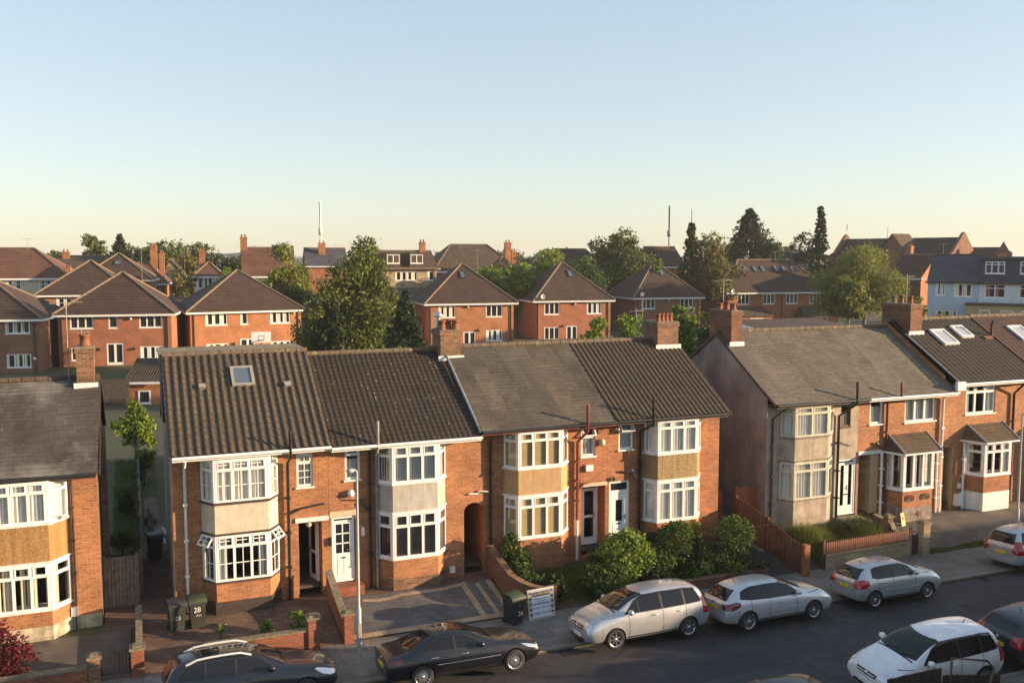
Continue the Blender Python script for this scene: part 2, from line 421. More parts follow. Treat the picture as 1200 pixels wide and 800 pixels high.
def tree(name, label, cat, loc, h, blobs, n, size, leaf, trunk_r=.2, bark='bark', seed=1, group=None, clump=.22, droop=0., limbs=6, per=14, centres=None):
    """blobs are relative to loc (x,y,z,rx,ry,rz); trunk with limbs reaching into the blobs"""
    t = thing(name, label, cat, loc, 0, group)
    rg = random.Random(seed); mb = MB()
    top = h*.8; lean = (rg.uniform(-.03, .03)*h, rg.uniform(-.03, .03)*h)
    spine = [(lean[0]*k/6+rg.uniform(-.04, .04)*trunk_r*6*(k > 0), lean[1]*k/6, top*k/6) for k in range(7)]
    mb.tube(spine, [trunk_r*(1-.85*k/6)*(1.35 if k == 0 else 1) for k in range(7)], 8)
    for i in range(limbs):
        b = blobs[rg.randrange(len(blobs))]; k = rg.randint(1, 4); s = Vector(spine[k])
        e = Vector((b[0]+rg.uniform(-.6, .6)*b[3], b[1]+rg.uniform(-.6, .6)*b[4], b[2]+rg.uniform(-.3, .6)*b[5]))
        if e.z < s.z: e.z = s.z+.2*h*rg.random()
        md = (s+e)/2+Vector((rg.uniform(-.1, .1), rg.uniform(-.1, .1), .05))*h*.3
        mb.tube([s, md, e], [trunk_r*.5*(1-.12*k), trunk_r*.28, trunk_r*.08], 6)
    mb.build('trunk', bark, t)
    leaves('crown', blobs, n, size, leaf, t, seed, clump, per, droop, centres)
    return t
# ------------------------------------------------------------------ materials used by the buildings
m_brick('brick_orange', (.46, .178, .072), (.30, .108, .047), (.38, .26, .14), dirt=.28)
m_brick('brick_red', (.45, .158, .064), (.28, .092, .043), (.34, .22, .12), dirt=.33)
m_brick('brick_brown', (.24, .085, .045), (.12, .045, .028), (.20, .15, .10), dirt=.35)
m_brick('brick_old', (.29, .14, .07), (.13, .06, .035), (.24, .19, .13), dirt=.5, stain=(.10, .09, .05))
m_brick('brick_wall', (.38, .10, .045), (.24, .065, .03), (.22, .17, .12), dirt=.5, stain=(.09, .075, .05))
m_brick('brick_new_red', (.40, .145, .072), (.32, .112, .058), (.38, .18, .10), dirt=.3, bump=.25)
m_brick('brick_new', (.48, .195, .084), (.39, .152, .066), (.40, .20, .10), dirt=.3, bump=.25)
m_brick('brick_new_shaded', (.27, .12, .065), (.19, .085, .05), (.28, .2, .14), dirt=.16, bump=.25)  # darker version of the new brick, with shade put into its colour
m_brick('stone_block', (.50, .38, .23), (.40, .30, .18), (.28, .22, .15), dirt=.4, bw=.42, bh=.2)
m_tiles('tile_brown_rib', (0.091, 0.066, 0.043), (0.066, 0.048, 0.032), .3, .33, lichen=(.17, .145, .09), lamt=.68)
m_tiles('tile_dark', (0.046, 0.032, 0.022), (0.028, 0.021, 0.015), .21, .17, lichen=(.12, .095, .05), lamt=.67, spots=(.34, .31, .22))
m_tiles('tile_mossy_grey', (0.123, 0.100, 0.071), (0.085, 0.070, 0.051), .26, .2, lichen=(.15, .125, .05), lamt=.6, dark=.45, big=(.085, .078, .066))
m_tiles('tile_umber_rib', (0.075, 0.054, 0.032), (0.055, 0.039, 0.024), .3, .33, lichen=(.15, .12, .07), lamt=.7)
m_tiles('tile_weathered', (0.159, 0.133, 0.099), (0.116, 0.099, 0.075), .27, .2, lichen=(.23, .2, .15), lamt=.66, dark=.3)
m_tiles('tile_patchy_grey', (0.094, 0.079, 0.066), (0.064, 0.055, 0.047), .26, .2, lichen=(.33, .3, .25), lamt=.63, dark=.45, big=(.27, .25, .22))
m_tiles('tile_espresso', (0.034, 0.024, 0.018), (0.023, 0.017, 0.014), .3, .33, dark=.2)
m_tiles('tile_maroon', (0.087, 0.043, 0.029), (0.059, 0.032, 0.023), .3, .33, dark=.25)
m_tiles('tile_rear', (0.070, 0.040, 0.027), (0.049, 0.029, 0.022), .3, .3, dark=.22, bump=.8)
m_tiles('tile_rear_red', (0.171, 0.077, 0.046), (0.117, 0.056, 0.036), .3, .3, dark=.3)
m_tiles('tile_rear_brown', (0.111, 0.076, 0.047), (0.076, 0.054, 0.035), .3, .3, dark=.3, lichen=(.17, .15, .07))
m_tiles('tile_blue_slate', (.085, .085, .10), (.06, .06, .072), .3, .25, dark=.3)
m_plain('ridge_clay', (.15, .115, .08), .85, .3, 8, .3, spots=((.26, .2, .1), 5, .58))
m_plain('ridge_dark', (.10, .07, .05), .85, .3, 8, .3)
m_plain('ridge_pale', (.22, .16, .10), .85, .3, 8, .3)
m_plain('upvc', (.80, .80, .78), .35, .05, 3)
m_plain('painted_white', (.78, .77, .73), .55, .1, 5, streak=0.18)
m_plain('cream_paint', (.66, .60, .47), .8, .12, 4, streak=0.15)
m_plain('panel_cream', (.60, .54, .41), .85, .12, 3, .3, streak=0.12)
m_plain('panel_grey', (.46, .43, .375), .85, .15, 3, .3, streak=0.18)
m_plain('panel_peach', (.46, .30, .15), .85, .12, 3, .3, streak=0.16)
m_plain('panel_tan', (.43, .31, .15), .95, .45, 26, .9, streak=0.25)
m_plain('panel_ochre', (.44, .255, .095), .95, .4, 26, .9, streak=0.22)
m_plain('render_grey', (.45, .375, .29), .92, .25, 2.2, .6, streak=0.2)
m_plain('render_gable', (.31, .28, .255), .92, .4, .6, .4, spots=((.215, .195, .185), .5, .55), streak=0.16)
m_plain('render_pale', (.56, .50, .46), .9, .2, 1.5, .4, streak=0.3)
m_plain('plinth_cream', (.60, .51, .36), .9, .35, 3, .4, streak=0.4)
m_plain('plinth_grey', (.30, .25, .21), .92, .3, 4, .4, streak=0.35)
m_plain('stone_lintel', (.58, .48, .34), .8, .15, 5)
m_plain('porch_beige', (.46, .34, .19), .85, .15, 3)
m_plain('black_pipe', (.022, .022, .024), .4, .2, 5)
m_plain('dark_trim', (.06, .042, .035), .6, .2, 5)
m_plain('grey_pipe', (.33, .31, .27), .6, .2, 5)
m_plain('red_paint', (.19, .05, .038), .5, .25, 8)
m_plain('brown_wood', (.16, .075, .045), .6, .25, 9)
m_plain('lead', (.27, .29, .33), .55, .2, 8)
m_plain('clay_pot', (.26, .10, .055), .8, .3, 10)
m_plain('mortar_cap', (.24, .20, .13), .95, .4, 8, .5)
m_plain('metal', (.55, .56, .57), .35, .1, 4, Metallic=.9)
m_plain('felt_roof', (.28, .215, .115), .9, .25, 2)
m_plain('slate_cheek', (.06, .066, .085), .7, .2, 4)
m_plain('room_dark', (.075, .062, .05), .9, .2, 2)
m_plain('curtain_white', (.78, .76, .72), .9, .06, 3)
m_plain('curtain_cream', (.78, .70, .53), .9, .1, 3)
m_plain('curtain_grey', (.50, .51, .52), .9, .1, 3)
m_plain('blind_dark', (.10, .09, .085), .7, .1, 3)
m_plain('blind_straw', (.42, .31, .16), .8, .1, 3)
m_plain('curtain_red', (.40, .14, .11), .9, .2, 3)
m_glass('glass'); m_glass('glass_dim', (.6, .64, .66), base=.08)
NT('glass_far').out((.02, .024, .03), .06, Specular_IOR_Level=.8)
NT('skylight_glass').out((.10, .13, .17), .07, Specular_IOR_Level=.9)
NT('skylight_pale').out((.40, .43, .46), .3)

def gz(y):
    """height of the ground at depth y: road 0, front gardens climbing to the houses, a slow rise behind"""
    if y < -3.3: return .10
    if y < -.7: return .10+.45*(y+3.3)/2.6
    if y < 9: return .55
    if y < 100: return min(.55+(y-9)*.026, 2.0)
    return 2.0+min(y-100, 60)*.06+max(0, y-160)*.002

U, NF = Vector((1, 0, 0)), Vector((0, -1, 0))
def roof_pt(h, x, t):
    """point and axes on a house's front slope, t=0 eave .. 1 ridge"""
    a, b = Vector((x, -.65, h['ze'])), Vector((x, 3.8, h['zr'])); k = (b-a).normalized()
    return a+(b-a)*t, k, U.cross(k)

def terrace(x0, x1, ze, zr, label, brick, roof, rib=None, course=.33, wx=None, wins=(), holes=(), gable=(None, None), trim='upvc', gut='black_pipe', ridge_m='ridge_clay', verge=None, sag=.012, step=.025, front_mat=None):
    w0, w1 = wx or (x0, x1)
    root = thing('terraced_house', label, 'house', (x0, 0, 0), 0, 'terraced houses along the street', world=True)
    H = dict(root=root, x0=x0, x1=x1, ze=ze, zr=zr, brick=brick, w0=w0, w1=w1)
    hs = [(a[0]-w0, a[1], a[2]-w0, a[3]) for a in wins]+[(h[0]-w0, h[1], h[2]-w0, h[3], *h[4:]) for h in holes]
    mb = MB(); mb.wall((w0+.003, 0, 0), U, NF, w1-w0-.006, ze-.1, hs, 0, .12, 0)
    zt = lambda y: ze-.1+(zr-ze)*(y+.65)/4.45
    for x, s, gm in ((w0+.004, -1, gable[0]), (w1-.004, 1, gable[1])):
        pts = [(x, 0, 0), (x, 7.6, 0), (x, 7.6, zt(0)), (x, 3.8, zr-.06), (x, 0, zt(0))]
        mb.poly(pts if s > 0 else pts[::-1], 0 if gm is None else 1)
    mb.poly([(w1, 7.6, 0), (w0, 7.6, 0), (w0, 7.6, ze), (w1, 7.6, ze)])
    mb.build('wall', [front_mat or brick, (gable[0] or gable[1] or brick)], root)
    rm = MB()
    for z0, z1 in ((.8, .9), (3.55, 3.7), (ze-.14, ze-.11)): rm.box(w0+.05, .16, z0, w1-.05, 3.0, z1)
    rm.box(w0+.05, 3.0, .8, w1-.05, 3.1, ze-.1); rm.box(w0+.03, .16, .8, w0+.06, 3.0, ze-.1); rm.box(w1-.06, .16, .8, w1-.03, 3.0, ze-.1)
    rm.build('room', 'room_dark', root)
    r = MB(); oa = .06 if gable[0] else 0; ob = .1 if gable[1] else 0
    A, B, C, D = (x0-oa, -.65, ze), (x1+ob, -.65, ze), (x1+ob, 3.8, zr), (x0-oa, 3.8, zr)
    tile_roof(r, A, B, C, D, course, step, rib, 0, 7, sag)
    r.quad((x1+ob, 8.2, ze), (x0-oa, 8.2, ze), D, C, 0)
    r.quad((x0-oa, -.65, ze-.02), (x1+ob, -.65, ze-.02), (x1+ob, 0.2, zt(.2)+.05), (x0-oa, .2, zt(.2)+.05), 1)
    ro = r.build('roof', [roof, 'dark_trim'], root)
    g = MB(); ridge(g, (x0-oa, 3.8, zr+.02), (x1+ob, 3.8, zr+.02)); g.build('ridge_tile', ridge_m, ro)
    for x, gm, s in ((x0-oa, gable[0], -1), (x1+ob, gable[1], 1)):
        if gm:
            v = MB(); v.extr([(x, -.65, ze-.12), (x, -.65, ze+.01), (x, 3.8, zr+.01), (x, 8.2, ze+.01), (x, 8.2, ze-.12), (x, 3.8, zr-.13)], (.03*s, 0, 0)); v.build('bargeboard', verge or 'dark_trim', ro)
    t = MB(); t.box(x0+.01, -.635, ze-.17, x1-.01, -.612, ze-.015); t.box(x0+.01, -.612, ze-.165, x1-.01, -.003, ze-.14); t.build('fascia', trim, root)
    t = MB(); t.tube([(x0+.01, -.70, ze-.05), (x1-.01, -.70, ze-.05)], .058, 8); t.build('gutter', gut, root)
    for a in wins:
        window(root, (a[0], 0, a[1]), U, NF, a[2]-a[0], a[3]-a[1], **(a[4] if len(a) > 4 else {}))
        if len(a) > 5:
            MB().box(a[0]-.1, -.012, a[3]+.005, a[2]+.1, -.003, a[3]+.14).build('lintel', a[5], root)
    return H

def bay(H, xl, xfl, xfr, xr, d, l0, l1, u0, u1, brick, panel, frame='upvc', lo=None, up=None, side=None, zg=.2, plinth=None, curl=None, curu=None, mould='painted_white', tops=.3, sidetop=True, bars=None, ncol=2, opened=(), glass='glass', two=True):
    root = H['root']; P = [Vector((xl, 0, 0)), Vector((xfl, -d, 0)), Vector((xfr, -d, 0)), Vector((xr, 0, 0))]
    def band(z0, z1, e=0, mat=0, mb=None):
        mb = mb or MB(); xs = [(xl-e, -.003), (xfl-e*.6, -d-e), (xfr+e*.6, -d-e), (xr+e, -.003)]
        mb.prism(xs, z0, z1, mat); return mb
    band(zg, l0-.06).build('bay_wall', brick, root)
    if plinth: band(zg-.1, plinth[1], .012).build('plinth', plinth[0], root)
    band(l0-.06, l0, .05).build('bay_sill', mould, root)
    bp = band(l1+.05, u0-.08, -.01); bp.build('bay_panel', panel, root)
    m = band(l1-.01, l1+.05, .05); band(u0-.08, u0, .05, 0, m); m.build('bay_moulding', mould, root)
    band(u1, H['ze']-.16, .0).build('bay_cornice', mould, root)
    for q in P[1:3]:
        for z0, z1 in ((l0, l1-.01), (u0, u1)): MB().tube([q+Vector((0, .035, z0)), q+Vector((0, .035, z1))], .055, 8).build('corner_post', frame, root)
    for fl, (z0, z1), cur in ((0, (l0, l1-.01), curl), (1, (u0, u1), curu)):
        for i in range(3):
            a, b = P[i], P[i+1]; u = (b-a).normalized(); n = Vector((u.y, -u.x, 0)); w = (b-a).length
            cols = [k/(ncol+1) for k in range(1, ncol+1)] if i == 1 else ()
            op = ((0,) if (fl, i) in opened else ())
            window(root, a+u*.04+Vector((0, 0, z0)), u, n, w-.08, z1-z0, cols, tops if (i == 1 or sidetop) else None, (), bars, cur, frame, glass, .07, False, op, depth=.0)

def slope_box(H, x0, x1, t0, t1, h0, h1, mats, name, parent=None):
    P0, k, n = roof_pt(H, x0, t0); P1, _, _ = roof_pt(H, x0, t1); L = (P1-P0).length
    return P0, k, n, L

def skylight(H, x0, x1, t0, t1, glass='skylight_glass', frame='dark_trim', name='skylight'):
    P, k, n, L = slope_box(H, x0, x1, t0, t1, 0, 0, 0, 0); w = x1-x0; mb = MB()
    for a, b, c, d in ((0, .1, 0, L), (w-.1, w, 0, L), (.1, w-.1, 0, .1), (.1, w-.1, L-.1, L)): mb.ob(P, U, n, a, b, -.02, .12, c, d, 0, k)
    o = mb.build(name, frame, H['root'])
    MB().ob(P, U, n, .1, w-.1, .03, .085, .1, L-.1, 0, k).build('pane', glass, o)
    return o

def roof_vent(H, x, t):
    P, k, n = roof_pt(H, x, t); mb = MB()
    mb.ob(P, U, n, -.09, .09, -.02, .11, -.09, .09, 0, k); mb.ob(P, U, n, -.12, .12, .11, .14, -.12, .09, 0, k)
    mb.build('roof_vent', 'grey_pipe', H['root'])

def pipe(H, pts, r, mat, name='downpipe', clips=True):
    mb = MB(); mb.tube(pts, r, 8)
    if clips:
        for a, b in zip(pts, pts[1:]):
            a, b = Vector(a), Vector(b)
            if abs((b-a).z) > 2:
                for k in range(1, 4): p = a+(b-a)*k/4; mb.box(p.x-r*1.5, p.y-r*1.3, p.z-.03, p.x+r*1.5, p.y+r*2, p.z+.03)
    return mb.build(name, mat, H['root'])

def chimney(H, x0, x1, y0, y1, z0, z1, brick, pots, flash=True, cap='mortar_cap'):
    mb = MB(); mb.box(x0, y0, z0, x1, y1, z1-.22); mb.box(x0-.04, y0-.04, z1-.22, x1+.04, y1+.04, z1-.06); mb.box(x0-.02, y0-.02, z1-.06, x1+.02, y1+.02, z1, 1)
    ch = mb.build('chimney', [brick, cap], H['root'])
    for px, py, h, r, m in pots:
        p = MB(); p.lathe((px, py, z1-.02), [(r*1.15, 0), (r*1.15, .06), (r, .08), (r*.88, h-.07), (r*1.08, h-.06), (r*1.08, h), (r*.7, h), (r*.7, h-.15)], 12); p.build('chimney_pot', m, ch, uv=False)
    if flash:
        zf = H['ze']+(H['zr']-H['ze'])*(y0+.65)/4.45
        f = MB(); f.box(x0-.1, y0-.05, zf-.03, x1+.12, y0-.006, zf+.17); f.build('flashing', 'painted_white', ch)
    return ch

def door(H, x0, z0, w, h, y, style='panel', mat='upvc', fan=0, open_=False, root=None):
    root = root or H['root']; f = MB(); P = Vector((x0, y, z0)); fw = .07
    f.ob(P, U, NF, 0, fw, -.06, .03, 0, h); f.ob(P, U, NF, w-fw, w, -.06, .03, 0, h); f.ob(P, U, NF, fw, w-fw, -.06, .03, h-fw, h); f.ob(P, U, NF, fw, w-fw, -.06, .05, 0, .06)
    if fan: f.ob(P, U, NF, fw, w-fw, -.06, .028, h-fan-fw, h-fan)
    fo = f.build('door_frame', 'upvc', root); dh = h-fan-fw
    if fan: MB().ob(P, U, NF, fw, w-fw, -.03, -.02, h-fan, h-fw).build('pane', 'glass_far', fo)
    if open_:                       # leaf swung inward, hinged on the right
        Q = P+Vector((w-fw, .05, .06)); u, n = Vector((-.25, .97, 0)).normalized(), Vector((-.97, -.25, 0)).normalized()
    else: Q = P+Vector((fw, 0, .06)); u, n = U, NF
    lw, lh = w-2*fw, dh-.06-(fw if not fan else 0)
    d = MB(); g = MB()
    def leaf(a0, a1):
        ww = a1-a0
        if style == 'glazed':
            for a, b, c, e in ((a0, a0+.11, 0, lh), (a1-.11, a1, 0, lh), (a0+.11, a1-.11, 0, .22), (a0+.11, a1-.11, lh-.11, lh), (a0+.11, a1-.11, lh*.46, lh*.46+.1)): d.ob(Q, u, n, a, b, -.035, .01, c, e)
            g.ob(Q, u, n, a0+.11, a1-.11, -.02, -.01, .22, lh-.11)
        elif style == 'french':
            for a, b, c, e in ((a0, a0+.12, 0, lh), (a1-.12, a1, 0, lh), (a0+.12, a1-.12, 0, .35), (a0+.12, a1-.12, lh-.12, lh)): d.ob(Q, u, n, a, b, -.035, .01, c, e)
            g.ob(Q, u, n, a0+.12, a1-.12, -.02, -.01, .35, lh-.12)
        else:
            gz0, gz1 = (lh*.45, lh*.94) if style == 'six' else (lh*.42, lh*.84); gx0, gx1 = (a0+.07, a1-.1) if style == 'six' else (a0+ww*.32, a1-ww*.28)
            for a, b, c, e in ((a0, gx0, 0, lh), (gx1, a1, 0, lh), (gx0, gx1, 0, gz0), (gx0, gx1, gz1, lh)): d.ob(Q, u, n, a, b, -.035, .01, c, e)
            g.ob(Q, u, n, gx0, gx1, -.02, -.01, gz0, gz1)
            if style == 'six':
                d.ob(Q, u, n, (gx0+gx1)/2-.02, (gx0+gx1)/2+.02, -.03, .005, gz0, gz1)
                for k in (1, 2): d.ob(Q, u, n, gx0, gx1, -.03, .004, gz0+(gz1-gz0)*k/3-.02, gz0+(gz1-gz0)*k/3+.02)
            for k in (0, 1):        # raised panels
                aa = a0+.12+k*(ww-.2)/2; d.ob(Q, u, n, aa, aa+(ww-.28)/2, .01, .022, .18, gz0-.12)
    if style == 'french': leaf(0, lw/2-.005); leaf(lw/2+.005, lw)
    else: leaf(0, lw)
    do = d.build('door', mat, root); g.build('pane', 'glass_dim' if style in ('glazed', 'french') else 'glass_far', do)
    hx = lw-.09 if style != 'french' else lw/2+.06
    hm = MB().ob(Q, u, n, hx-.02, hx+.02, .012, .025, lh*.45, lh*.55); hm.ob(Q, u, n, hx-.11, hx, .03, .05, lh*.5-.012, lh*.5+.012); hm.build('handle', 'metal', do)
    if style not in ('glazed',): MB().ob(Q, u, n, lw*.36, lw*.64, .012, .022, lh*.36, lh*.36+.05).build('letterbox', 'black_pipe', do)
    return do

def small_box(H, name, x0, z0, x1, z1, d, mat):
    return MB().box(x0, -d, z0, x1, -.003, z1).build(name, mat, H['root'])

# ---- the house on the left edge
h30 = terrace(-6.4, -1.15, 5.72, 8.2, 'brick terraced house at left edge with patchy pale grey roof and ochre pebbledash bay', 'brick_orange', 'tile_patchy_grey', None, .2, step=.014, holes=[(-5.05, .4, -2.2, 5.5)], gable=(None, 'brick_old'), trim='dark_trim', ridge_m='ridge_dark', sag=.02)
bay(h30, -5.2, -4.65, -2.55, -2.02, .65, 1.52, 3.0, 4.28, 5.58, 'brick_orange', 'panel_ochre', plinth=('plinth_cream', .98), curl=('pairs', 'curtain_cream'), curu=('net', 'curtain_white'), ncol=3, tops=.28)
chimney(h30, -1.78, -1.22, 3.3, 4.2, 7.2, 9.35, 'brick_old', [(-1.5, 3.75, .42, .17, 'clay_pot')])
MB().box(-2.06, -.13, .98, -1.86, -.01, 1.28).build('meter_box', 'painted_white', h30['root'])
pipe(h30, [(-1.92, -.06, .4), (-1.92, -.06, 1.0)], .02, 'black_pipe', 'cable', False)
pipe(h30, [(-1.9, -.06, 1.3), (-1.9, -.06, 5.6)], .035, 'dark_trim')
MB().box(-2.0, -.02, .45, -1.16, -.004, .95).build('plinth', 'plinth_cream', h30['root'])
mb = MB(); mb.box(-1.14, 2.6, .3, -.95, 3.9, 6.3); mb.extr([(-1.14, 2.6, 6.3), (-.95, 2.6, 6.3), (-1.14, 2.6, 6.8)], (0, 1.3, 0)); mb.build('chimney_breast', 'brick_old', h30['root'])

# ---- number 28
s28 = dict(top=.3, bars=(2, 3), curtain=('blind', 'curtain_grey'))
h28 = terrace(1.1, 6.28, 6.0, 8.88, 'brick terraced house with ribbed brown roof, one skylight and cream bay panel', 'brick_orange', 'tile_brown_rib', (.265, .046), .34,
    wins=[(5.18, 4.5, 5.74, 5.68, s28)], holes=[(2.15, .4, 4.4, 5.7), (5.2, .5, 6.02, 3.22, .55)], gable=('render_pale', None), gut='upvc', verge='ridge_clay', sag=.01)
bay(h28, 2.0, 2.38, 4.14, 4.54, .6, 1.67, 3.25, 4.36, 5.80, 'brick_orange', 'panel_cream', bars=(2, 2), curl=('sides', 'curtain_grey'), curu=('net', 'curtain_white'), opened=((0, 0), (0, 2)), tops=.26, mould='dark_trim')
MB().prism([(1.95, -.01), (2.34, -.63), (4.18, -.63), (4.58, -.01)], .1, .98).build('plinth', 'dark_trim', h28['root'])  # dark plinth colour paints in the shadow along the bay's foot
door(h28, 5.22, .78, .78, 2.4, .5, 'glazed', open_=True)
MB().box(5.1, -.06, 3.24, 6.26, .03, 3.40).build('lintel', 'painted_white', h28['root'])
lm = MB(); lm.lathe((5.62, .25, 3.03), [(.02, .16), (.1, .12), (.12, .02), (.05, -.06), (.0, -.07)], 10); lm.build('porch_lamp', 'cream_paint', h28['root'])
pipe(h28, [(1.5, -.62, 5.85), (1.5, -.12, 5.5), (1.5, -.08, .6)], .05, 'upvc')
pipe(h28, [(4.86, -.12, .5), (4.86, -.12, 5.4), (4.88, -.72, 5.75), (4.88, -.72, 6.62)], .055, 'black_pipe', 'vent_pipe')
pipe(h28, [(4.88, -.1, 3.6), (5.3, -.08, 3.75), (6.1, -.06, 3.85)], .035, 'black_pipe', 'waste_pipe', False)
skylight(h28, 3.32, 4.12, .63, .83, frame='grey_pipe'); roof_vent(h28, 2.3, .64); roof_vent(h28, 5.25, .62)
mb = MB(); mb.box(.98, 3.86, 8.35, 6.22, 6.4, 8.86, 0); mb.box(.92, 3.80, 8.86, 6.28, 6.5, 8.93, 1); mb.box(1.1, 4.5, 6.3, 6.2, 6.4, 8.35, 0); mb.build('dormer', ['slate_cheek', 'felt_roof'], h28['root'])
MB().box(1.0, 3.9, 6.4, 1.095, 6.3, 8.34).build('dormer_cheek', 'slate_cheek', h28['root'])

# ---- number 26
h26 = terrace(6.28, 11.82, 5.93, 8.72, 'brick terraced house with dark brown tiled roof and pale grey bay panel', 'brick_orange', 'tile_dark', (.20, .018), .22, wx=(6.28, 12.2),
    wins=[(6.87, 4.6, 7.42, 5.76, dict(top=.24, curtain=('half', 'curtain_grey')))], holes=[(8.1, .4, 10.55, 5.7), (11.32, 0, 12.12, 3.3, 3.0), (6.36, .6, 7.2, 3.3, .1)], sag=.014, trim='upvc', gut='upvc')
bay(h26, 8.0, 8.44, 10.12, 10.6, .6, 1.72, 3.36, 4.46, 5.82, 'brick_orange', 'panel_grey', curl=('blind', 'blind_dark'), curu=('blind', 'curtain_grey'), plinth=('brick_old', .95), tops=.3)
door(h26, 6.38, .92, .8, 2.36, .08, 'six')
MB().box(6.3, -.02, 3.31, 7.3, -.003, 3.5).build('lintel', 'stone_lintel', h26['root'])
MB().box(6.3, -.55, .5, 7.4, 0, .9).build('door_step', 'brick_wall', h26['root'])
pipe(h26, [(7.98, -.11, .6), (7.98, -.11, 5.4), (7.9, -.7, 5.8), (7.9, -.7, 6.75)], .055, 'grey_pipe', 'vent_pipe')
pipe(h26, [(7.75, -.09, .6), (7.75, -.09, 5.7)], .05, 'black_pipe')
pipe(h26, [(7.72, -.1, 3.4), (7.45, -.1, 3.75), (7.42, -.02, 3.75)], .045, 'black_pipe', 'waste_pipe', False)
pipe(h26, [(6.75, -.04, 3.9), (7.6, -.04, 3.82)], .018, 'black_pipe', 'cable', False)
mb = MB(); mb.lathe((7.05, -.1, 4.12), [(0, .13), (.09, .12), (.13, 0), (.1, -.1), (0, -.12)], 12); mb.build('alarm_box', 'upvc', h26['root'])
small_box(h26, 'wall_lamp', 7.42, 2.55, 7.52, 2.85, .12, 'upvc'); small_box(h26, 'wall_lamp', 6.28, 2.3, 6.34, 2.6, .1, 'black_pipe')
small_box(h26, 'meter_box', 10.72, .75, 10.92, .98, .14, 'painted_white')
mb = MB(); pts = [(11.32+.4-.4*math.cos(t), 0, 2.95+.35*math.sin(t)) for t in [math.pi*k/10 for k in range(11)]]
for s, side in ((slice(0, 6), 11.32), (slice(5, 11), 12.12)):
    p = pts[s]; mb.extr([(side, -.002, 3.31)]+([q for q in p] if side < 12 else [q for q in p[::-1]][::1]) + [(11.72, -.002, 3.31)], (0, .3, 0))
mb.build('passage_arch', 'brick_red', h26['root'])
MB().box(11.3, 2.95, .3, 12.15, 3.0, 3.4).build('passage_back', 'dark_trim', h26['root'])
pipe(h26, [(12.28, -.06, 3.68), (11.9, -.06, 3.74), (11.85, -.06, 3.65), (11.5, -.06, 3.66)], .03, 'painted_white', 'waste_pipe', False)
c = chimney(h26, 11.48, 12.34, 3.2, 4.3, 7.4, 9.55, 'brick_old', [(11.62, 3.45, .40, .15, 'clay_pot'), (11.95, 3.7, .42, .15, 'clay_pot'), (12.2, 3.5, .40, .15, 'clay_pot'), (11.65, 4.0, .3, .14, 'clay_pot')])
mb = MB(); mb.tube([(11.58, 3.95, 9.6), (11.62, 3.92, 10.05)], .12, 10); mb.lathe((11.62, 3.92, 10.05), [(.2, 0), (.24, .05), (.05, .2), (0, .22)], 10); mb.build('cowl', 'metal', c)
mb = MB(); a, b = Vector((11.78, -.6, 6.03)), Vector((11.72, 3.2, 8.5))
for k in range(14): p, q = a+(b-a)*k/14, a+(b-a)*(k+.93)/14; mb.tube([p+Vector((0, 0, .04)), q+Vector((0, 0, .04))], [.06, .045], 7)
mb.build('flashing', 'lead', h26['root'])

# ---- number 24
h24 = terrace(11.82, 17.42, 6.10, 8.80, 'brick terraced house with mossy grey slate roof, peach bay panel and red drainpipe', 'brick_red', 'tile_mossy_grey', None, .2, wx=(12.2, 17.36), step=.013,
    wins=[(16.18, 4.68, 16.80, 5.84, dict(top=.36, opened=(0,), curtain=('half', 'curtain_grey')))], holes=[(13.05, .4, 15.5, 5.8), (16.2, .6, 17.26, 3.45, .62)], trim='red_paint', sag=.022)
bay(h24, 12.9, 13.28, 15.06, 15.6, .6, 1.9, 3.50, 4.58, 5.96, 'brick_red', 'panel_peach', curl=('slat', 'blind_straw'), curu=('slat', 'blind_straw'), tops=.27)
MB().box(16.12, -.03, 3.46, 17.34, .02, 3.6).build('lintel', 'stone_lintel', h24['root'])
door(h24, 16.45, .95, .78, 2.42, .6, 'glazed')
pipe(h24, [(12.36, -.08, .6), (12.36, -.08, 5.6), (12.36, -.62, 6.0)], .05, 'black_pipe')
pipe(h24, [(15.98, -.1, 2.2), (15.98, -.1, 5.3), (16.1, -.72, 5.8), (16.1, -.72, 6.85)], .058, 'red_paint', 'vent_pipe')
pipe(h24, [(15.98, -.1, .6), (15.98, -.1, 2.2)], .056, 'painted_white', 'downpipe')
pipe(h24, [(15.98, -.12, 3.35), (16.28, -.08, 3.62), (16.5, -.03, 3.62)], .045, 'red_paint', 'waste_pipe', False)
small_box(h24, 'alarm_box', 16.36, 4.1, 16.66, 4.34, .12, 'upvc')
mb = MB(); mb.lathe((17.05, -.1, 5.2), [(0, .14), (.09, .12), (.13, 0), (.1, -.1), (0, -.14)], 12); mb.build('alarm_box', 'cream_paint', h24['root'])
MB().box(16.9, -.06, 5.55, 17.1, -.003, 5.7).build('air_brick', 'clay_pot', h24['root'])

# ---- number 22
h22 = terrace(17.42, 22.60, 6.12, 8.80, 'brick end terraced house with ribbed umber roof, tan pebbledash bay panel and white front door', 'brick_red', 'tile_umber_rib', (.22, .034), .34, wx=(17.36, 22.6),
    wins=[(17.84, 4.82, 18.5, 5.96, dict(top=.42, opened=(0,), curtain=('net', 'curtain_grey')))], holes=[(19.15, .4, 21.6, 5.9), (17.44, .6, 18.36, 3.56, .1)], gable=(None, 'brick_red'), trim='dark_trim', sag=0)
bay(h22, 18.98, 19.3, 21.14, 21.66, .6, 1.9, 3.54, 4.66, 6.0, 'brick_red', 'panel_tan', curl=('net', 'curtain_white'), curu=('net', 'curtain_white'), tops=.26)
door(h22, 17.46, .98, .9, 2.56, .08, 'panel', fan=.36)
pipe(h22, [(18.77, -.1, .6), (18.77, -.1, 5.5), (19.0, -.72, 5.9), (19.0, -.72, 7.0)], .058, 'black_pipe', 'vent_pipe')
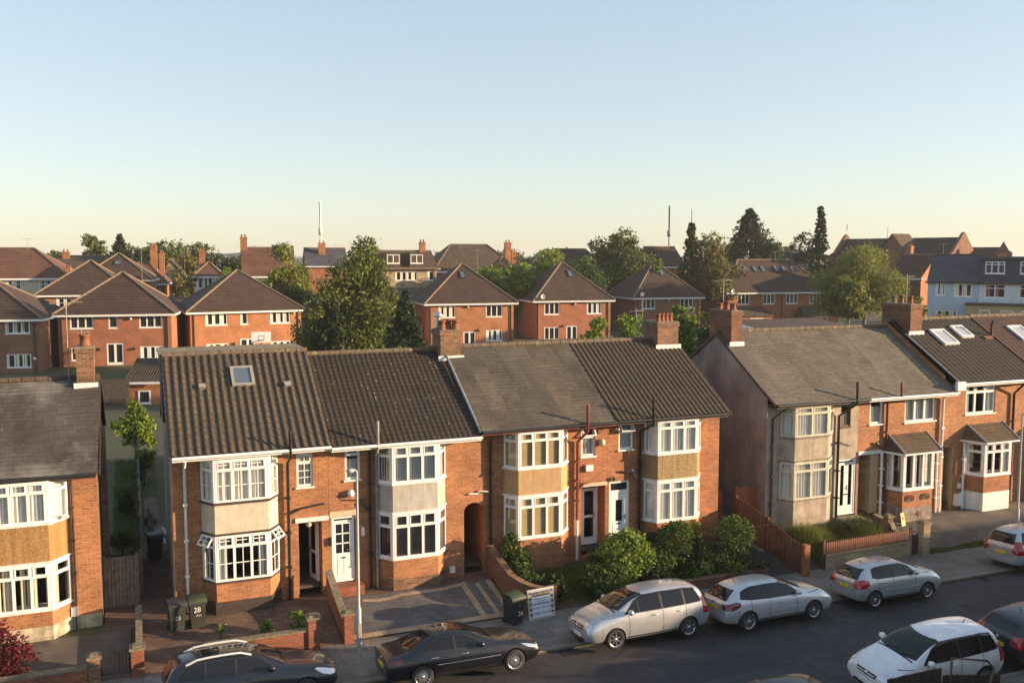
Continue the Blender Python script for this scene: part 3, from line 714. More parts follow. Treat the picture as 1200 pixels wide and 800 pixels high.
pipe(h22, [(18.75, -.14, 3.5), (18.5, -.12, 3.9), (17.9, -.06, 3.95)], .04, 'black_pipe', 'waste_pipe', False)
pipe(h22, [(18.7, -.1, 3.6), (18.42, -.1, 4.0)], .05, 'painted_white', 'waste_pipe', False)
mb = MB(); mb.tube([(17.6, -.09, 3.62), (17.6, -.09, 3.75)], .06, 8); mb.build('wall_lamp', 'black_pipe', h22['root'])
chimney(h22, 21.5, 22.55, 3.2, 4.4, 7.4, 9.62, 'brick_old', [(21.68+k*.24, 3.5+.06*k, .36, .115, 'clay_pot') for k in range(4)])
pipe(h22, [(21.3, 4.2, 8.6), (21.3, 4.2, 10.6)], .015, 'grey_pipe', 'aerial', False)

# ---- number 20, grey render
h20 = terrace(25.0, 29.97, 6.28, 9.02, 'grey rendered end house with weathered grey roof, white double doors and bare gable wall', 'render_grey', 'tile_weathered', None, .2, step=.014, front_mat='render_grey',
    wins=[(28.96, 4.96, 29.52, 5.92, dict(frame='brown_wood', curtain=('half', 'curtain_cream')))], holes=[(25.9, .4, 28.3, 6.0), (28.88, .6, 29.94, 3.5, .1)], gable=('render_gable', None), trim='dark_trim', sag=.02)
bay(h20, 25.66, 26.1, 27.9, 28.55, .5, 2.07, 3.72, 4.8, 6.12, 'render_grey', 'render_grey', frame='cream_paint', curl=('net', 'curtain_white'), curu=('net', 'curtain_white'), ncol=1, tops=.26, mould='plinth_grey')
door(h20, 28.9, .98, 1.02, 2.5, .06, 'french')
pipe(h20, [(28.78, -.1, .6), (28.78, -.1, 5.5), (29.2, -.72, 6.1), (29.2, -.72, 7.05)], .06, 'black_pipe', 'vent_pipe')
pipe(h20, [(25.25, -.08, .6), (25.25, -.08, 5.6), (25.6, -.62, 6.15)], .045, 'black_pipe')
pipe(h20, [(28.85, -.09, 4.35), (29.6, -.06, 4.1)], .02, 'black_pipe', 'cable', False)
chimney(h20, 25.15, 25.72, 2.9, 4.6, 7.6, 10.05, 'brick_brown', [(25.42, 3.2, .34, .15, 'clay_pot'), (25.42, 3.7, .42, .15, 'clay_pot'), (25.42, 4.25, .3, .15, 'clay_pot')])
MB().box(28.7, -1.3, .4, 30.0, 0, .92).build('door_step', 'plinth_grey', h20['root'])

# ---- number 18
h18 = terrace(29.97, 35.2, 6.28, 9.02, 'brick terraced house with weathered grey roof and single storey bay under a small tiled lean-to', 'brick_orange', 'tile_weathered', None, .2, wx=(29.97, 35.05), step=.014,
    wins=[(30.6, 4.97, 31.36, 6.22, dict(curtain=('half', 'curtain_grey'), fw=.09)), (32.65, 4.92, 34.5, 6.24, dict(cols=(.34, .66), fw=.085, curtain=('net', 'curtain_grey')))], holes=[(31.75, .5, 34.0, 3.75), (30.06, .6, 31.22, 3.62, .75)], sag=.02, gut='upvc')
door(h18, 30.1, .95, .62, 2.55, .72, 'panel', 'brown_wood')
MB().box(30.75, .02, .9, 31.2, .74, 3.6).build('porch_wall', 'porch_beige', h18['root'])
MB().box(30.0, -.06, 3.62, 31.5, .02, 3.78).build('lintel', 'painted_white', h18['root'])
pipe(h18, [(31.30, -.1, .6), (31.30, -.1, 3.7)], .06, 'upvc')
pipe(h18, [(31.52, -.1, .6), (31.52, -.1, 5.9), (31.7, -.72, 6.3), (31.7, -.72, 6.9)], .055, 'red_paint', 'vent_pipe')
pipe(h18, [(31.4, -.12, 3.75), (30.95, -.1, 4.15)], .05, 'red_paint', 'waste_pipe', False)
pipe(h18, [(34.86, -.1, .45), (34.86, -.1, 5.9), (34.86, -.62, 6.3)], .06, 'upvc'); pipe(h18, [(34.62, -.1, .45), (34.62, -.1, 3.7)], .05, 'upvc')
def low_bay(H, xl, xfl, xfr, xr, d, zb, zt, brick, lower, cur, ncol, top, roofm='tile_rear_brown'):
    root = H['root']; P = [Vector((xl, 0, 0)), Vector((xfl, -d, 0)), Vector((xfr, -d, 0)), Vector((xr, 0, 0))]
    MB().prism([(xl, -.003), (xfl, -d), (xfr, -d), (xr, -.003)], .2, zb-.06).build('bay_wall', brick, root)
    MB().prism([(xl-.02, -.003), (xfl-.01, -d-.015), (xfr+.01, -d-.015), (xr+.02, -.003)], .1, lower[1]).build('plinth', lower[0], root)
    MB().prism([(xl-.05, -.003), (xfl-.03, -d-.06), (xfr+.03, -d-.06), (xr+.05, -.003)], zb-.06, zb).build('bay_sill', 'upvc', root)
    for q in P[1:3]: MB().tube([q+Vector((0, .04, zb)), q+Vector((0, .04, zt))], .065, 8).build('corner_post', 'upvc', root)
    for i in range(3):
        a, b = P[i], P[i+1]; u = (b-a).normalized(); n = Vector((u.y, -u.x, 0)); w = (b-a).length
        window(root, a+u*.04+Vector((0, 0, zb)), u, n, w-.08, zt-zb, [k/(ncol+1) for k in range(1, ncol+1)] if i == 1 else (), top, (), None, cur, 'upvc', 'glass', .085, False, depth=0)
    e = .3; Z0, Z1 = zt+.08, zt+.75
    a, b, c, dd = (xl-e, -.004, Z0), (xfl-e*.7, -d-e, Z0), (xfr+e*.7, -d-e, Z0), (xr+e, -.004, Z0)
    ta, tb = (xl+.12, -.004, Z1), (xr-.12, -.004, Z1)
    r = MB(); tile_roof(r, b, c, tb, ta, .2, .015, None, 0, 5, .006); r.poly([a, b, ta]); r.poly([c, dd, tb]); r.poly([dd, c, b, a], 1)
    o = r.build('bay_roof', [roofm, 'upvc'], root)
    f = MB(); f.prism([(a[0], -.005), (b[0], b[1]), (c[0], c[1]), (dd[0], -.005)], zt, Z0-.004); f.build('bay_fascia', 'upvc', root)
    MB().tube([b, ta], .05).build('ridge_tile', 'lead', o); MB().tube([c, tb], .05).build('ridge_tile', 'lead', o)
low_bay(h18, 31.62, 31.9, 33.66, 34.1, .8, 2.02, 3.66, 'brick_red', ('plinth_grey', 1.2), ('pairs', 'curtain_white'), 2, None)
for x in (32.3, 33.2):
    mb = MB(); c0 = Vector((x, -.815, 1.62))
    for r_ in (.10, .2): mb.tube([c0+Vector((math.cos(t)*r_*1.3, 0, math.sin(t)*r_*.75)) for t in [k*math.pi/9 for k in range(19)]], .014, 5)
    for k in range(5): mb.tube([c0+Vector((-.24+k*.12, 0, -.12)), c0+Vector((-.24+k*.12, 0, .12))], .01, 5)
    mb.build('wall_ornament', 'black_pipe', h18['root'])
MB().extr([(32.72, -.84, .88), (32.86, -.84, .76), (33.0, -.84, .88), (32.86, -.84, 1.0)], (0, .02, 0)).build('wall_sign', 'red_paint', h18['root'])

# ---- number 16
h16 = terrace(35.2, 40.6, 6.66, 9.3, 'brick terraced house with very dark roof, two pale skylights and white based bay', 'brick_orange', 'tile_espresso', (.3, .02), .34, wx=(35.05, 40.6),
    wins=[(36.38, 5.05, 38.28, 6.46, dict(cols=(.33, .66), top=.28, fw=.085, curtain=('sides', 'curtain_white')))], holes=[(36.8, .5, 38.9, 3.8), (35.12, 0, 35.74, 3.55, 2.5)], sag=0, gut='upvc')
low_bay(h16, 36.45, 36.83, 38.5, 38.95, .8, 2.25, 3.8, 'brick_red', ('painted_white', 1.42), ('sides', 'curtain_white'), 2, .3)
MB().box(35.68, .01, 0, 35.74, 2.4, 3.54).build('passage_wall', 'porch_beige', h16['root'])
MB().box(35.08, 2.42, 0, 35.8, 2.5, 3.6).build('passage_back', 'porch_beige', h16['root'])
pipe(h16, [(36.3, -.1, .5), (36.3, -.1, 3.75)], .055, 'upvc'); pipe(h16, [(39.4, -.1, .5), (39.4, -.1, 5.9), (39.5, -.62, 6.5)], .06, 'black_pipe')
small_box(h16, 'meter_box', 35.85, .75, 36.25, 1.3, .22, 'upvc'); small_box(h16, 'meter_box', 36.05, 1.55, 36.2, 1.8, .1, 'painted_white')
skylight(h16, 36.9, 37.85, .56, .80, 'skylight_pale', 'upvc'); skylight(h16, 38.5, 39.3, .66, .85, 'skylight_pale', 'upvc')
chimney(h16, 35.5, 36.25, 2.7, 4.6, 7.6, 10.15, 'brick_brown', [(35.85, 3.1, .4, .14, 'clay_pot'), (35.85, 3.7, .42, .14, 'clay_pot'), (35.85, 4.2, .4, .14, 'mortar_cap')])
mb = MB(); a, b = Vector((35.2, -.62, 6.72)), Vector((35.2, 2.7, 8.68)); mb.tube([a+Vector((0, 0, .03)), b+Vector((0, 0, .03))], .035, 7); mb.build('flashing', 'lead', h16['root'])
mb = MB(); mb.box(35.0, -.78, 6.35, 35.5, -.62, 6.75); mb.build('box_gutter', 'upvc', h16['root'])
P, k, n = roof_pt(h16, 39.9, .62); MB().ob(P, U, n, 0, .5, 0, .1, 0, .2, 0, k).build('roof_vent', 'clay_pot', h16['root'])
pipe(h16, [(40.5, 2.3, 8.3), (40.5, 2.3, 9.0), (40.45, 2.2, 9.25)], .06, 'black_pipe', 'vent_pipe', False)

# ---- number 14, cut by the right edge
h14 = terrace(40.6, 46.0, 6.7, 9.34, 'brick terraced house with maroon tiled roof cut off by the right edge', 'brick_orange', 'tile_maroon', (.3, .02), .34,
    wins=[(40.75, 5.05, 42.5, 6.46, dict(cols=(.5,), top=.28, curtain=('net', 'curtain_white')))], holes=[(41.2, .5, 43.6, 3.8)], gable=(None, 'brick_red'), sag=0, gut='upvc')
low_bay(h14, 40.95, 41.35, 43.0, 43.5, .8, 2.25, 3.8, 'brick_red', ('plinth_grey', .9), ('net', 'curtain_white'), 2, .3)
skylight(h14, 42.2, 43.2, .56, .80, 'skylight_pale', 'upvc')
# ------------------------------------------------------------------ the setting
s = NT('asphalt'); n1 = s.noise(.35, 5); n2 = s.noise(90, 2); n3 = s.noise(2.2, 5)
c = s.mix(1.0, (.044, .042, .046), s.ramp(n1, [(.3, .75), (.7, 1.25)]), 'MULTIPLY'); c = s.mix(1.0, c, s.ramp(n2, [(.2, .6), (.8, 1.4)]), 'MULTIPLY'); c = s.mix(1.0, c, s.ramp(n3, [(.35, .8), (.65, 1.15)]), 'MULTIPLY')
v = s.n('TexVoronoi', _feature='DISTANCE_TO_EDGE', Vector=s.n('Mapping', Vector=s.ob(), Scale=(.16, .34, 1)).outputs[0], Scale=1.0); c = s.mix(s.ramp(v.outputs['Distance'], [(.0, .75), (.012, 0.)]), c, (.02, .02, .021))
s.out(c, .85, s.bump(n2, .5, .01))
m_brick('paving_slab', (.22, .20, .175), (.17, .155, .14), (.09, .08, .07), dirt=.4, bw=.6, bh=.6, bump=.3, ms=.012)
m_brick('block_paving', (.155, .148, .150), (.10, .098, .105), (.05, .048, .045), dirt=.25, bw=.2, bh=.1, bump=.4, ms=.006)
m_brick('block_border', (.44, .33, .22), (.36, .27, .18), (.16, .12, .09), dirt=.25, bw=.2, bh=.1, bump=.3, ms=.006)
m_brick('path_block', (.20, .12, .085), (.13, .08, .06), (.08, .06, .045), dirt=.45, bw=.22, bh=.11, bump=.5)
m_plain('concrete', (.135, .115, .095), .9, .4, .8, .4, spots=((.075, .066, .06), .7, .54))
m_plain('kerb_stone', (.24, .22, .19), .9, .25, 3, .3)
m_plain('soil', (.085, .06, .038), .95, .4, 3, .6)
s = NT('ground_mixed'); n1 = s.noise(.12, 5); n2 = s.noise(1.2, 5); n3 = s.noise(9, 4)
c = s.mix(s.ramp(n1, [(.42, 0.), (.55, 1.)]), (.055, .075, .022), (.075, .065, .038)); c = s.mix(s.ramp(n2, [(.55, 0.), (.7, .7)]), c, (.10, .095, .04)); c = s.mix(1.0, c, s.ramp(n3, [(.2, .6), (.8, 1.35)]), 'MULTIPLY')
s.out(c, .95, s.bump(n3, .6, .05))

ys = [-900, -60, -14.9, -13.25, -13.24, -6.37, -6.36, -3.3, -2, -.7, 4, 9, 20, 40, 65, 100, 130, 160, 300, 800, 3000]
hz = {-900: -1, -60: .05, -14.9: .05, -13.25: .05, -13.24: -.03, -6.37: -.03, -6.36: .06}
mb = MB(); rows = []
for y in ys:
    z = hz.get(y, gz(y)-.03 if y > -6.36 else .05); rows.append(z)
xs = [-3000, -300, -60, 0, 60, 160, 400, 3000]
vs = [(x, y, z) for y, z in zip(ys, rows) for x in xs]; k = len(xs)
mb.add(vs, [(j*k+i, j*k+i+1, (j+1)*k+i+1, (j+1)*k+i) for j in range(len(ys)-1) for i in range(k-1)]); struct(mb.build('ground', 'ground_mixed'))
struct(MB().quad((-120, -13.1, .0), (300, -13.1, 0), (300, -6.36, 0), (-120, -6.36, 0)).build('road', 'asphalt'))
s = NT('asphalt_patch'); n2 = s.noise(70, 2); s.out(s.mix(1.0, (.034, .033, .036), s.ramp(n2, [(.2, .6), (.8, 1.4)]), 'MULTIPLY'), .9, s.bump(n2, .5, .01))
for q in (((14.6, -9.9), (18.2, -9.9), (18.2, -8.6), (14.6, -8.6)), ((27.2, -10.8), (29.4, -10.8), (29.4, -8.2), (27.2, -8.2)), ((6.0, -9.6), (9.5, -9.6), (9.5, -9.0), (6.0, -9.0))):
    struct(MB().poly([(x, y, .004) for x, y in q]).build('road', 'asphalt_patch'))
mb = MB(); mb.box(-120, -6.2, -.05, 300, -3.45, .112); struct(mb.build('pavement', 'paving_slab'))
mb = MB()
for i in range(90):
    x = -30+i*.92; mb.box(x+.004, -6.36, -.05, x+.916, -6.203, .118+.003*math.sin(i*2.3))
struct(mb.build('kerb', 'kerb_stone'))
struct(MB().box(-120, -13.25, -.05, 300, -13.1, .12).build('kerb', 'kerb_stone'))
struct(MB().box(-120, -15.2, -.05, 300, -13.253, .112).build('pavement', 'paving_slab'))
def sloped(name, mat, poly, lift, kind=True):
    """ground cover following the slope of the front gardens"""
    mb = MB(); mb.poly([(x, y, gz(y)+lift) for x, y in poly]); o = mb.build(name, mat); return struct(o) if kind else o
def strip(mb, a, b, w, lift):
    a, b = Vector((*a, 0)), Vector((*b, 0)); d = (b-a).normalized(); p = Vector((-d.y, d.x, 0))*w/2
    mb.poly([(q.x, q.y, gz(q.y)+lift) for q in (a-p, b-p, b+p, a+p)])
# paved driveway with pale borders
sloped('driveway', 'block_paving', [(6.35, -3.28), (12.1, -3.28), (12.1, -.72), (6.35, -.72)], .006)
mb = MB()
for a, b, w in (((6.35, -3.15), (11.62, -3.15), .26), ((10.98, -3.02), (10.98, -.9), .22), ((11.5, -3.02), (11.5, -.9), .16), ((11.96, -3.28), (11.96, -.74), .2), ((7.6, -1.12), (8.2, -1.12), .2), ((8.2, -1.12), (8.55, -.98), .2), ((8.55, -.98), (10.2, -.98), .2), ((10.2, -.98), (11.1, -.8), .2), ((7.2, -1.0), (7.6, -1.12), .2)): strip(mb, a, b, w, .012+.001*len(mb.f))
o = mb.build('driveway_border', 'block_border'); struct(o)
struct(MB().box(6.3, -.72, .3, 12.2, 3.0, .556).build('path', 'path_block'))
sloped('path', 'path_block', [(-.05, -3.42), (6.0, -3.42), (6.0, -.72), (-.05, -.72)], .004)
struct(MB().box(-1.1, -.72, .3, 1.09, 9, .556).build('path', 'path_block'))
struct(MB().box(1.1, -.72, .3, 6.2, -.0, .556).build('path', 'path_block'))
sloped('path', 'concrete', [(-6.4, -3.42), (-.3, -3.42), (-.3, -.72), (-6.4, -.72)], .003)
sloped('garden_soil', 'soil', [(12.3, -3.4), (23.0, -3.4), (23.0, -.72), (12.3, -.72)], .004)
sloped('path', 'asphalt', [(22.7, -3.42), (25.1, -3.42), (25.1, -.72), (22.7, -.72)], .005)
sloped('garden_soil', 'soil', [(25.2, -3.4), (30.2, -3.4), (30.2, -.72), (25.2, -.72)], .006)
sloped('forecourt', 'concrete', [(30.3, -3.42), (46, -3.42), (46, -.72), (30.3, -.72)], .007)
struct(MB().box(30.3, -.72, .2, 46, 1.0, .557).build('forecourt', 'concrete'))
struct(MB().add([(.3, 9, .563), (1.0, 9, .563), (.75, 22, .9), (.35, 22, .9), (.8, 36, 1.27), (.5, 36, 1.27)], [(0, 1, 2, 3), (3, 2, 4, 5)]).build('path', 'concrete'))
# the street behind, seen between the far houses
x0, y0 = G(212, 78); x1, y1 = G(214, 130)
struct(MB().add([(x0-2.5, y0, gz(y0)+.02), (x0+3, y0, gz(y0)+.02), (x1+5, y1, gz(y1)+.02), (x1-4, y1, gz(y1)+.02)], [(0, 1, 2, 3)]).build('road', 'asphalt'))
# far low hills
m_leaf('leaf_hill', (.03, .05, .02), (.05, .07, .03))
m_plain('hill_green', (.06, .085, .045), .95, .4, .02)
rg = random.Random(4)
def hill(pxa, pxb, D, top):
    mb = MB(); a = []; k = 40
    for i in range(k+1):
        px = pxa+(pxb-pxa)*i/k; x, y = G(px, D); t = i/k; h = top*(math.sin(math.pi*t)**.6)*(.85+.15*math.sin(t*19)*math.sin(t*7))+.4*rg.random()
        a.append((x, y, h))
    b = [(x*1.12, CAMLOC[1]+(y-CAMLOC[1])*1.12, h*1.05) for x, y, h in a]; c = [(x*.93, CAMLOC[1]+(y-CAMLOC[1])*.93, 2.0) for x, y, h in a]; d = [(x*1.3, CAMLOC[1]+(y-CAMLOC[1])*1.3, 3.) for x, y, h in a]
    n = k+1; mb.add(c+a+b+d, [(r*n+i, r*n+i+1, (r+1)*n+i+1, (r+1)*n+i) for r in range(3) for i in range(k)], 0, True); struct(mb.build('hill', 'hill_green'))
hill(-40, 140, 900, 15.5); hill(120, 420, 900, 16.8); hill(600, 760, 700, 13.8); hill(1000, 1400, 800, 13)

# thin evening air over the whole place
hm = bpy.data.materials.new('haze'); hm.use_nodes = True; hm.node_tree.nodes.clear()
ho = hm.node_tree.nodes.new('ShaderNodeOutputMaterial'); hv = hm.node_tree.nodes.new('ShaderNodeVolumePrincipled')
hv.inputs['Color'].default_value = (.92, .94, .97, 1); hv.inputs['Density'].default_value = .00022; hv.inputs['Anisotropy'].default_value = .1
hm.node_tree.links.new(hv.outputs[0], ho.inputs['Volume']); MATS['haze'] = hm
hz_ = MB().box(-3010, -910, -2.2, 3010, 3010, 26).build('haze', 'haze', uv=False); hz_['kind'] = 'stuff'; hz_['label'] = 'thin evening haze'; hz_['category'] = 'haze'
SC.cycles.volume_bounces = 0
# ------------------------------------------------------------------ houses beyond the gardens
def Z(py, D): return CAMLOC[2]-(py-300)*D/FPX

def far_window(root, xc, z0, w, h, ncol=3, top=None, y=0.0, cur=None, frame='upvc', fw=.10, glass='glass_far', bars=None, u=U, n=NF):
    P = Vector((xc, y, z0))-u*(w/2)
    f = MB(); f.ob(P, u, n, 0, fw, -.08, .02, 0, h); f.ob(P, u, n, w-fw, w, -.08, .02, 0, h); f.ob(P, u, n, fw, w-fw, -.08, .02, 0, fw); f.ob(P, u, n, fw, w-fw, -.08, .02, h-fw, h)
    f.ob(P, u, n, -.06, w+.06, -.05, .07, -.07, -.002)
    for k in range(1, ncol): f.ob(P, u, n, w*k/ncol-fw*.6, w*k/ncol+fw*.6, -.078, .017, fw, h-fw)
    if top: f.ob(P, u, n, fw, w-fw, -.076, .015, h*(1-top)-fw*.4, h*(1-top)+fw*.4)
    o = f.build('window', frame, root)
    g = MB(); g.ob(P, u, n, fw*.7, w-fw*.7, -.06, -.045, fw*.7, h-fw*.7); g.build('pane', glass, o)
    if cur:
        rg = random.Random(int(xc*17+z0*31))
        for k in range(ncol):
            a, d = w*k/ncol, w/ncol; q = rg.uniform(.3, .6)
            MB().ob(P, u, n, a+fw, a+d*q, -.046, -.035, fw, h-fw).build('curtain', cur, o)
    return o

def far_door(root, xc, z0, w, h, y=0.0):
    P = Vector((xc-w/2, y, z0)); f = MB(); fw = .11
    for a, b, c, d in ((0, fw, 0, h), (w-fw, w, 0, h), (fw, w-fw, h-fw, h), (w/2-.1, w/2+.1, 0, h-fw), (fw, w/2-.1, 0, .25), (w/2+.1, w-fw, 0, .25)): f.ob(P, U, NF, a, b, -.08, .03, c, d)
    o = f.build('patio_door', 'upvc', root); MB().ob(P, U, NF, fw*.8, w-fw*.8, -.06, -.04, .2, h-fw*.8).build('pane', 'glass_far', o); return o

def far_house(label, px, D, w, d, zg, ze, zr, kind='hip', rz=R(-6), brick='brick_new', roof='tile_rear', wins=(), doors=(), ridge_l=0, over=.45, fascia='upvc', chim=(), lights=(), dish=(), group=None, corner=True, name='detached_house', cat='house', lamp=(), loc=None, hipm='ridge_pale', xo=0, side=None, pipes=True):
    x, y = loc or G(px, D); t = thing(name, label, cat, (x, y, 0), rz, group)
    w2 = w/2; b = MB(); zt = ze
    b.wall((-w2, 0, zg-1.5), U, NF, w, zt-zg+1.5, [(a[0]+w2-a[2]/2, a[1]-zg+1.5, a[0]+w2+a[2]/2, a[1]+a[3]-zg+1.5) for a in list(wins)+[q for q in doors]], 0, .1)
    b.quad((-w2, d, zg-1.5), (-w2, 0, zg-1.5), (-w2, 0, zt), (-w2, d, zt), 1); b.quad((w2, 0, zg-1.5), (w2, d, zg-1.5), (w2, d, zt), (w2, 0, zt), 1); b.quad((w2, d, zg-1.5), (-w2, d, zg-1.5), (-w2, d, zt), (w2, d, zt), 1)
    b.quad((-w2, .3, zg-1.4), (w2, .3, zg-1.4), (w2, .3, zt), (-w2, .3, zt), 1)
    o = over; e = ze-.05; r = MB(); A, B, C, Dd = (-w2-o, -o, e), (w2+o, -o, e), (w2+o, d+o, e), (-w2-o, d+o, e)
    if kind == 'hip':
        ym = d/2; l = ridge_l/2; p, q = (xo-l, ym, zr), (xo+l, ym, zr)
        if ridge_l == 0: q = (xo+.01, ym, zr)
        tile_roof(r, A, B, q, p, .45, .03); tile_roof(r, B, C, q, (q[0], q[1]+.01, q[2]), .45, .03); tile_roof(r, C, Dd, p, q, .45, .03); tile_roof(r, Dd, A, p, (p[0], p[1]+.01, p[2]), .45, .03)
        hips = [(A, p), (B, q), (C, q), (Dd, p)]+([(p, q)] if ridge_l else [])
    elif kind == 'gable_x':
        p, q = (-w2-o*.4, d/2, zr), (w2+o*.4, d/2, zr); A, B, C, Dd = (-w2-o*.4, -o, e), (w2+o*.4, -o, e), (w2+o*.4, d+o, e), (-w2-o*.4, d+o, e)
        tile_roof(r, A, B, q, p, .45, .03); tile_roof(r, C, Dd, p, q, .45, .03); b.poly([(-w2, d, zt), (-w2, 0, zt), (-w2, d/2, zr-.1)], 1); b.poly([(w2, 0, zt), (w2, d, zt), (w2, d/2, zr-.1)], 1); hips = [(p, q)]
    else:
        p, q = (0, -o*.4, zr), (0, d+o*.4, zr); A, B, C, Dd = (-w2-o, -o*.4, e), (w2+o, -o*.4, e), (w2+o, d+o*.4, e), (-w2-o, d+o*.4, e)
        tile_roof(r, B, C, q, p, .45, .03); tile_roof(r, Dd, A, p, q, .45, .03); b.poly([(-w2, 0, zt), (w2, 0, zt), (0, 0, zr-.1)], 0); b.poly([(w2, d, zt), (-w2, d, zt), (0, d, zr-.1)], 1); hips = [(p, q)]
    b.build('wall', [brick, side or brick], t)
    u0 = MB(); ro = r.build('roof', roof, t)
    g = MB()
    for a, c in hips: ridge(g, Vector(a)+Vector((0, 0, .03)), Vector(c)+Vector((0, 0, .03)), .12, .45)
    g.build('ridge_tile', hipm, ro)
    if fascia:
        f = MB()
        if kind != 'gable_y': f.box(-w2-o, -o-.03, e-.2, w2+o, -o-.002, e-.01); f.box(-w2-o, d+o+.002, e-.2, w2+o, d+o+.03, e-.01)
        if kind != 'gable_x': f.box(-w2-o-.03, -o, e-.2, -w2-o-.002, d+o, e-.01); f.box(w2+o+.002, -o, e-.2, w2+o+.03, d+o, e-.01)
        f.box(-w2-o*.9, -o*.9, e-.19, w2+o*.9, d+o*.9, e-.15); f.build('fascia', fascia, t)
    for a in wins: far_window(t, *a[:6], y=.05, cur=a[7] if len(a) > 7 else (('curtain_white', 'curtain_cream', 'curtain_grey', None)[int(abs(px*7+a[0]*13+a[1]*5)) % 4]))
    for a in doors: far_door(t, *a[:4], y=.05)
    if corner and pipes:
        for s in (-1, 1): MB().tube([(s*(w2-.35), -.07, zg), (s*(w2-.35), -.07, e-.2)], .055, 6).build('downpipe', 'dark_trim', t)
    for (cx, cy, zt_, cw) in chim:
        c = MB(); c.box(cx-cw/2, cy-.35, ze, cx+cw/2, cy+.35, zt_-.2); c.box(cx-cw/2-.05, cy-.4, zt_-.2, cx+cw/2+.05, cy+.4, zt_); co = c.build('chimney', 'brick_red', t)
        for k in range(2): P_ = MB(); P_.lathe((cx-cw/4+k*cw/2, cy, zt_), [(.14, 0), (.11, .3), (.14, .4), (.05, .4)], 8); P_.build('chimney_pot', 'clay_pot', co)
    if lights:
        a, b_ = Vector((0, -o, e)), Vector((xo, d/2, zr)); k = Vector((0, d/2+o, zr-e)).normalized(); n = U.cross(k); L = math.hypot(d/2+o, zr-e)
        for lx, tt, lw, lh in lights:
            P = Vector((lx, -o, e))+k*(L*tt); m = MB()
            for q in ((0, .08, 0, lh), (lw-.08, lw, 0, lh), (.08, lw-.08, 0, .08), (.08, lw-.08, lh-.08, lh)): m.ob(P, U, n, q[0], q[1], 0, .14, q[2], q[3], 0, k)
            so = m.build('skylight', 'dark_trim', t); MB().ob(P, U, n, .08, lw-.08, .02, .1, .08, lh-.08, 0, k).build('pane', 'skylight_glass', so)
    for (dx, dz) in dish:
        m = MB(); m.lathe((dx, -.45, dz), [(.0, -.02), (.2, -.06), (.32, -.14), (.2, -.05), (0, 0)], 14, 0, 'y'); m.tube([(dx, -.4, dz-.05), (dx, -.02, dz-.2)], .03, 6); m.build('satellite_dish', 'upvc', t)
    for (lx, lz, mt) in lamp:
        m = MB(); m.lathe((lx, -.1, lz), [(0, .16), (.1, .13), (.14, 0), (.1, -.12), (0, -.15)], 10); m.build('wall_lamp', mt, t)
    return t

GR = 'brick houses beyond the back gardens'
def std(zu, zl, xs, xm=None, w=2.05, cur='curtain_white'):
    return [(x, zu, w, 1.25, 3, None) for x in xs]+([(xm, zu, .75, 1.25, 1, None)] if xm is not None else [])+[(x, zl, w, 1.25, 3, None) for x in xs]
far_house('brick house with hipped roof and shade in its brown brick colour, cut by the left edge of the photo', -36, 84, 11.2, 9.5, 1.7, 6.87, 10.6, brick='brick_new_shaded', wins=std(5.5, 2.4, (-3.2, 3.85)), group=GR, lamp=[(5.2, 3.2, 'upvc')], rz=R(-10))  # shaded front rendered by a darker brick colour
far_house('orange brick house with hipped roof and chimney pole in front, second from the left', 134, 90, 10.2, 9.5, 1.9, 7.0, 10.9, brick='brick_new_red', wins=[(-3.0, 5.6, 2.05, 1.22, 3), (-.2, 5.6, .8, 1.22, 1), (3.2, 5.6, 2.05, 1.22, 3), (-3.0, 2.55, 2.05, 1.25, 3), (3.2, 2.55, 2.05, 1.25, 3, None)], doors=[(-.1, 2.05, 1.5, 2.1)], group=GR, lamp=[(1.4, 6.5, 'cream_paint'), (-1.5, 3.6, 'black_pipe'), (1.7, 3.6, 'dark_trim')], rz=R(-9))
far_house('orange brick house with a basketball hoop in its garden', 289, 98, 11.4, 9.5, 1.9, 6.85, 11.0, wins=[(-3.1, 5.4, 2.2, 1.3, 3, None), (-.3, 5.4, .75, 1.3, 1), (3.45, 5.4, 2.1, 1.3, 3), (-3.1, 2.2, 2.2, 1.3, 3), (3.45, 2.2, 2.1, 1.3, 3)], doors=[(0, 1.95, 1.5, 1.95)], group=GR, lamp=[(-1.4, 3.4, 'black_pipe'), (4.9, 6.5, 'cream_paint')], rz=R(5))
far_house('brick house almost hidden behind the tall leafy tree', 424, 104, 10.6, 9, 1.9, 7.0, 10.6, wins=std(5.4, 2.3, (-2.8, 2.8)), group=GR)
far_house('orange brick house with one skylight, directly behind the chimney with the metal cowl', 552, 110, 10.4, 9.5, 1.9, 7.05, 11.6, wins=[(-2.9, 5.35, 2.0, 1.4, 3), (2.8, 5.35, 2.0, 1.4, 3), (2.8, 2.5, 2.0, 1.3, 3)], doors=[(-.2, 2.0, 1.45, 1.65)], group=GR, lights=[(-.6, .62, .7, 1.1)], lamp=[(-.4, 6.6, 'cream_paint'), (.9, 3.8, 'dark_trim'), (-1.6, 3.8, 'dark_trim')])
far_house('orange brick house with one skylight and a white satellite dish on its roof corner', 672, 120, 10.2, 9.5, 1.9, 6.9, 11.7, brick='brick_new_red', wins=[(-2.9, 5.1, 2.0, 1.5, 3), (2.85, 5.1, 2.0, 1.5, 3), (-2.9, 1.9, 2.0, 1.6, 3)], doors=[(-.2, 1.6, 1.45, 2.0)], group=GR, lights=[(.3, .6, .7, 1.2)], dish=[(-4.3, 7.4)], lamp=[(.2, 6.4, 'cream_paint'), (-1.4, 3.6, 'dark_trim')])
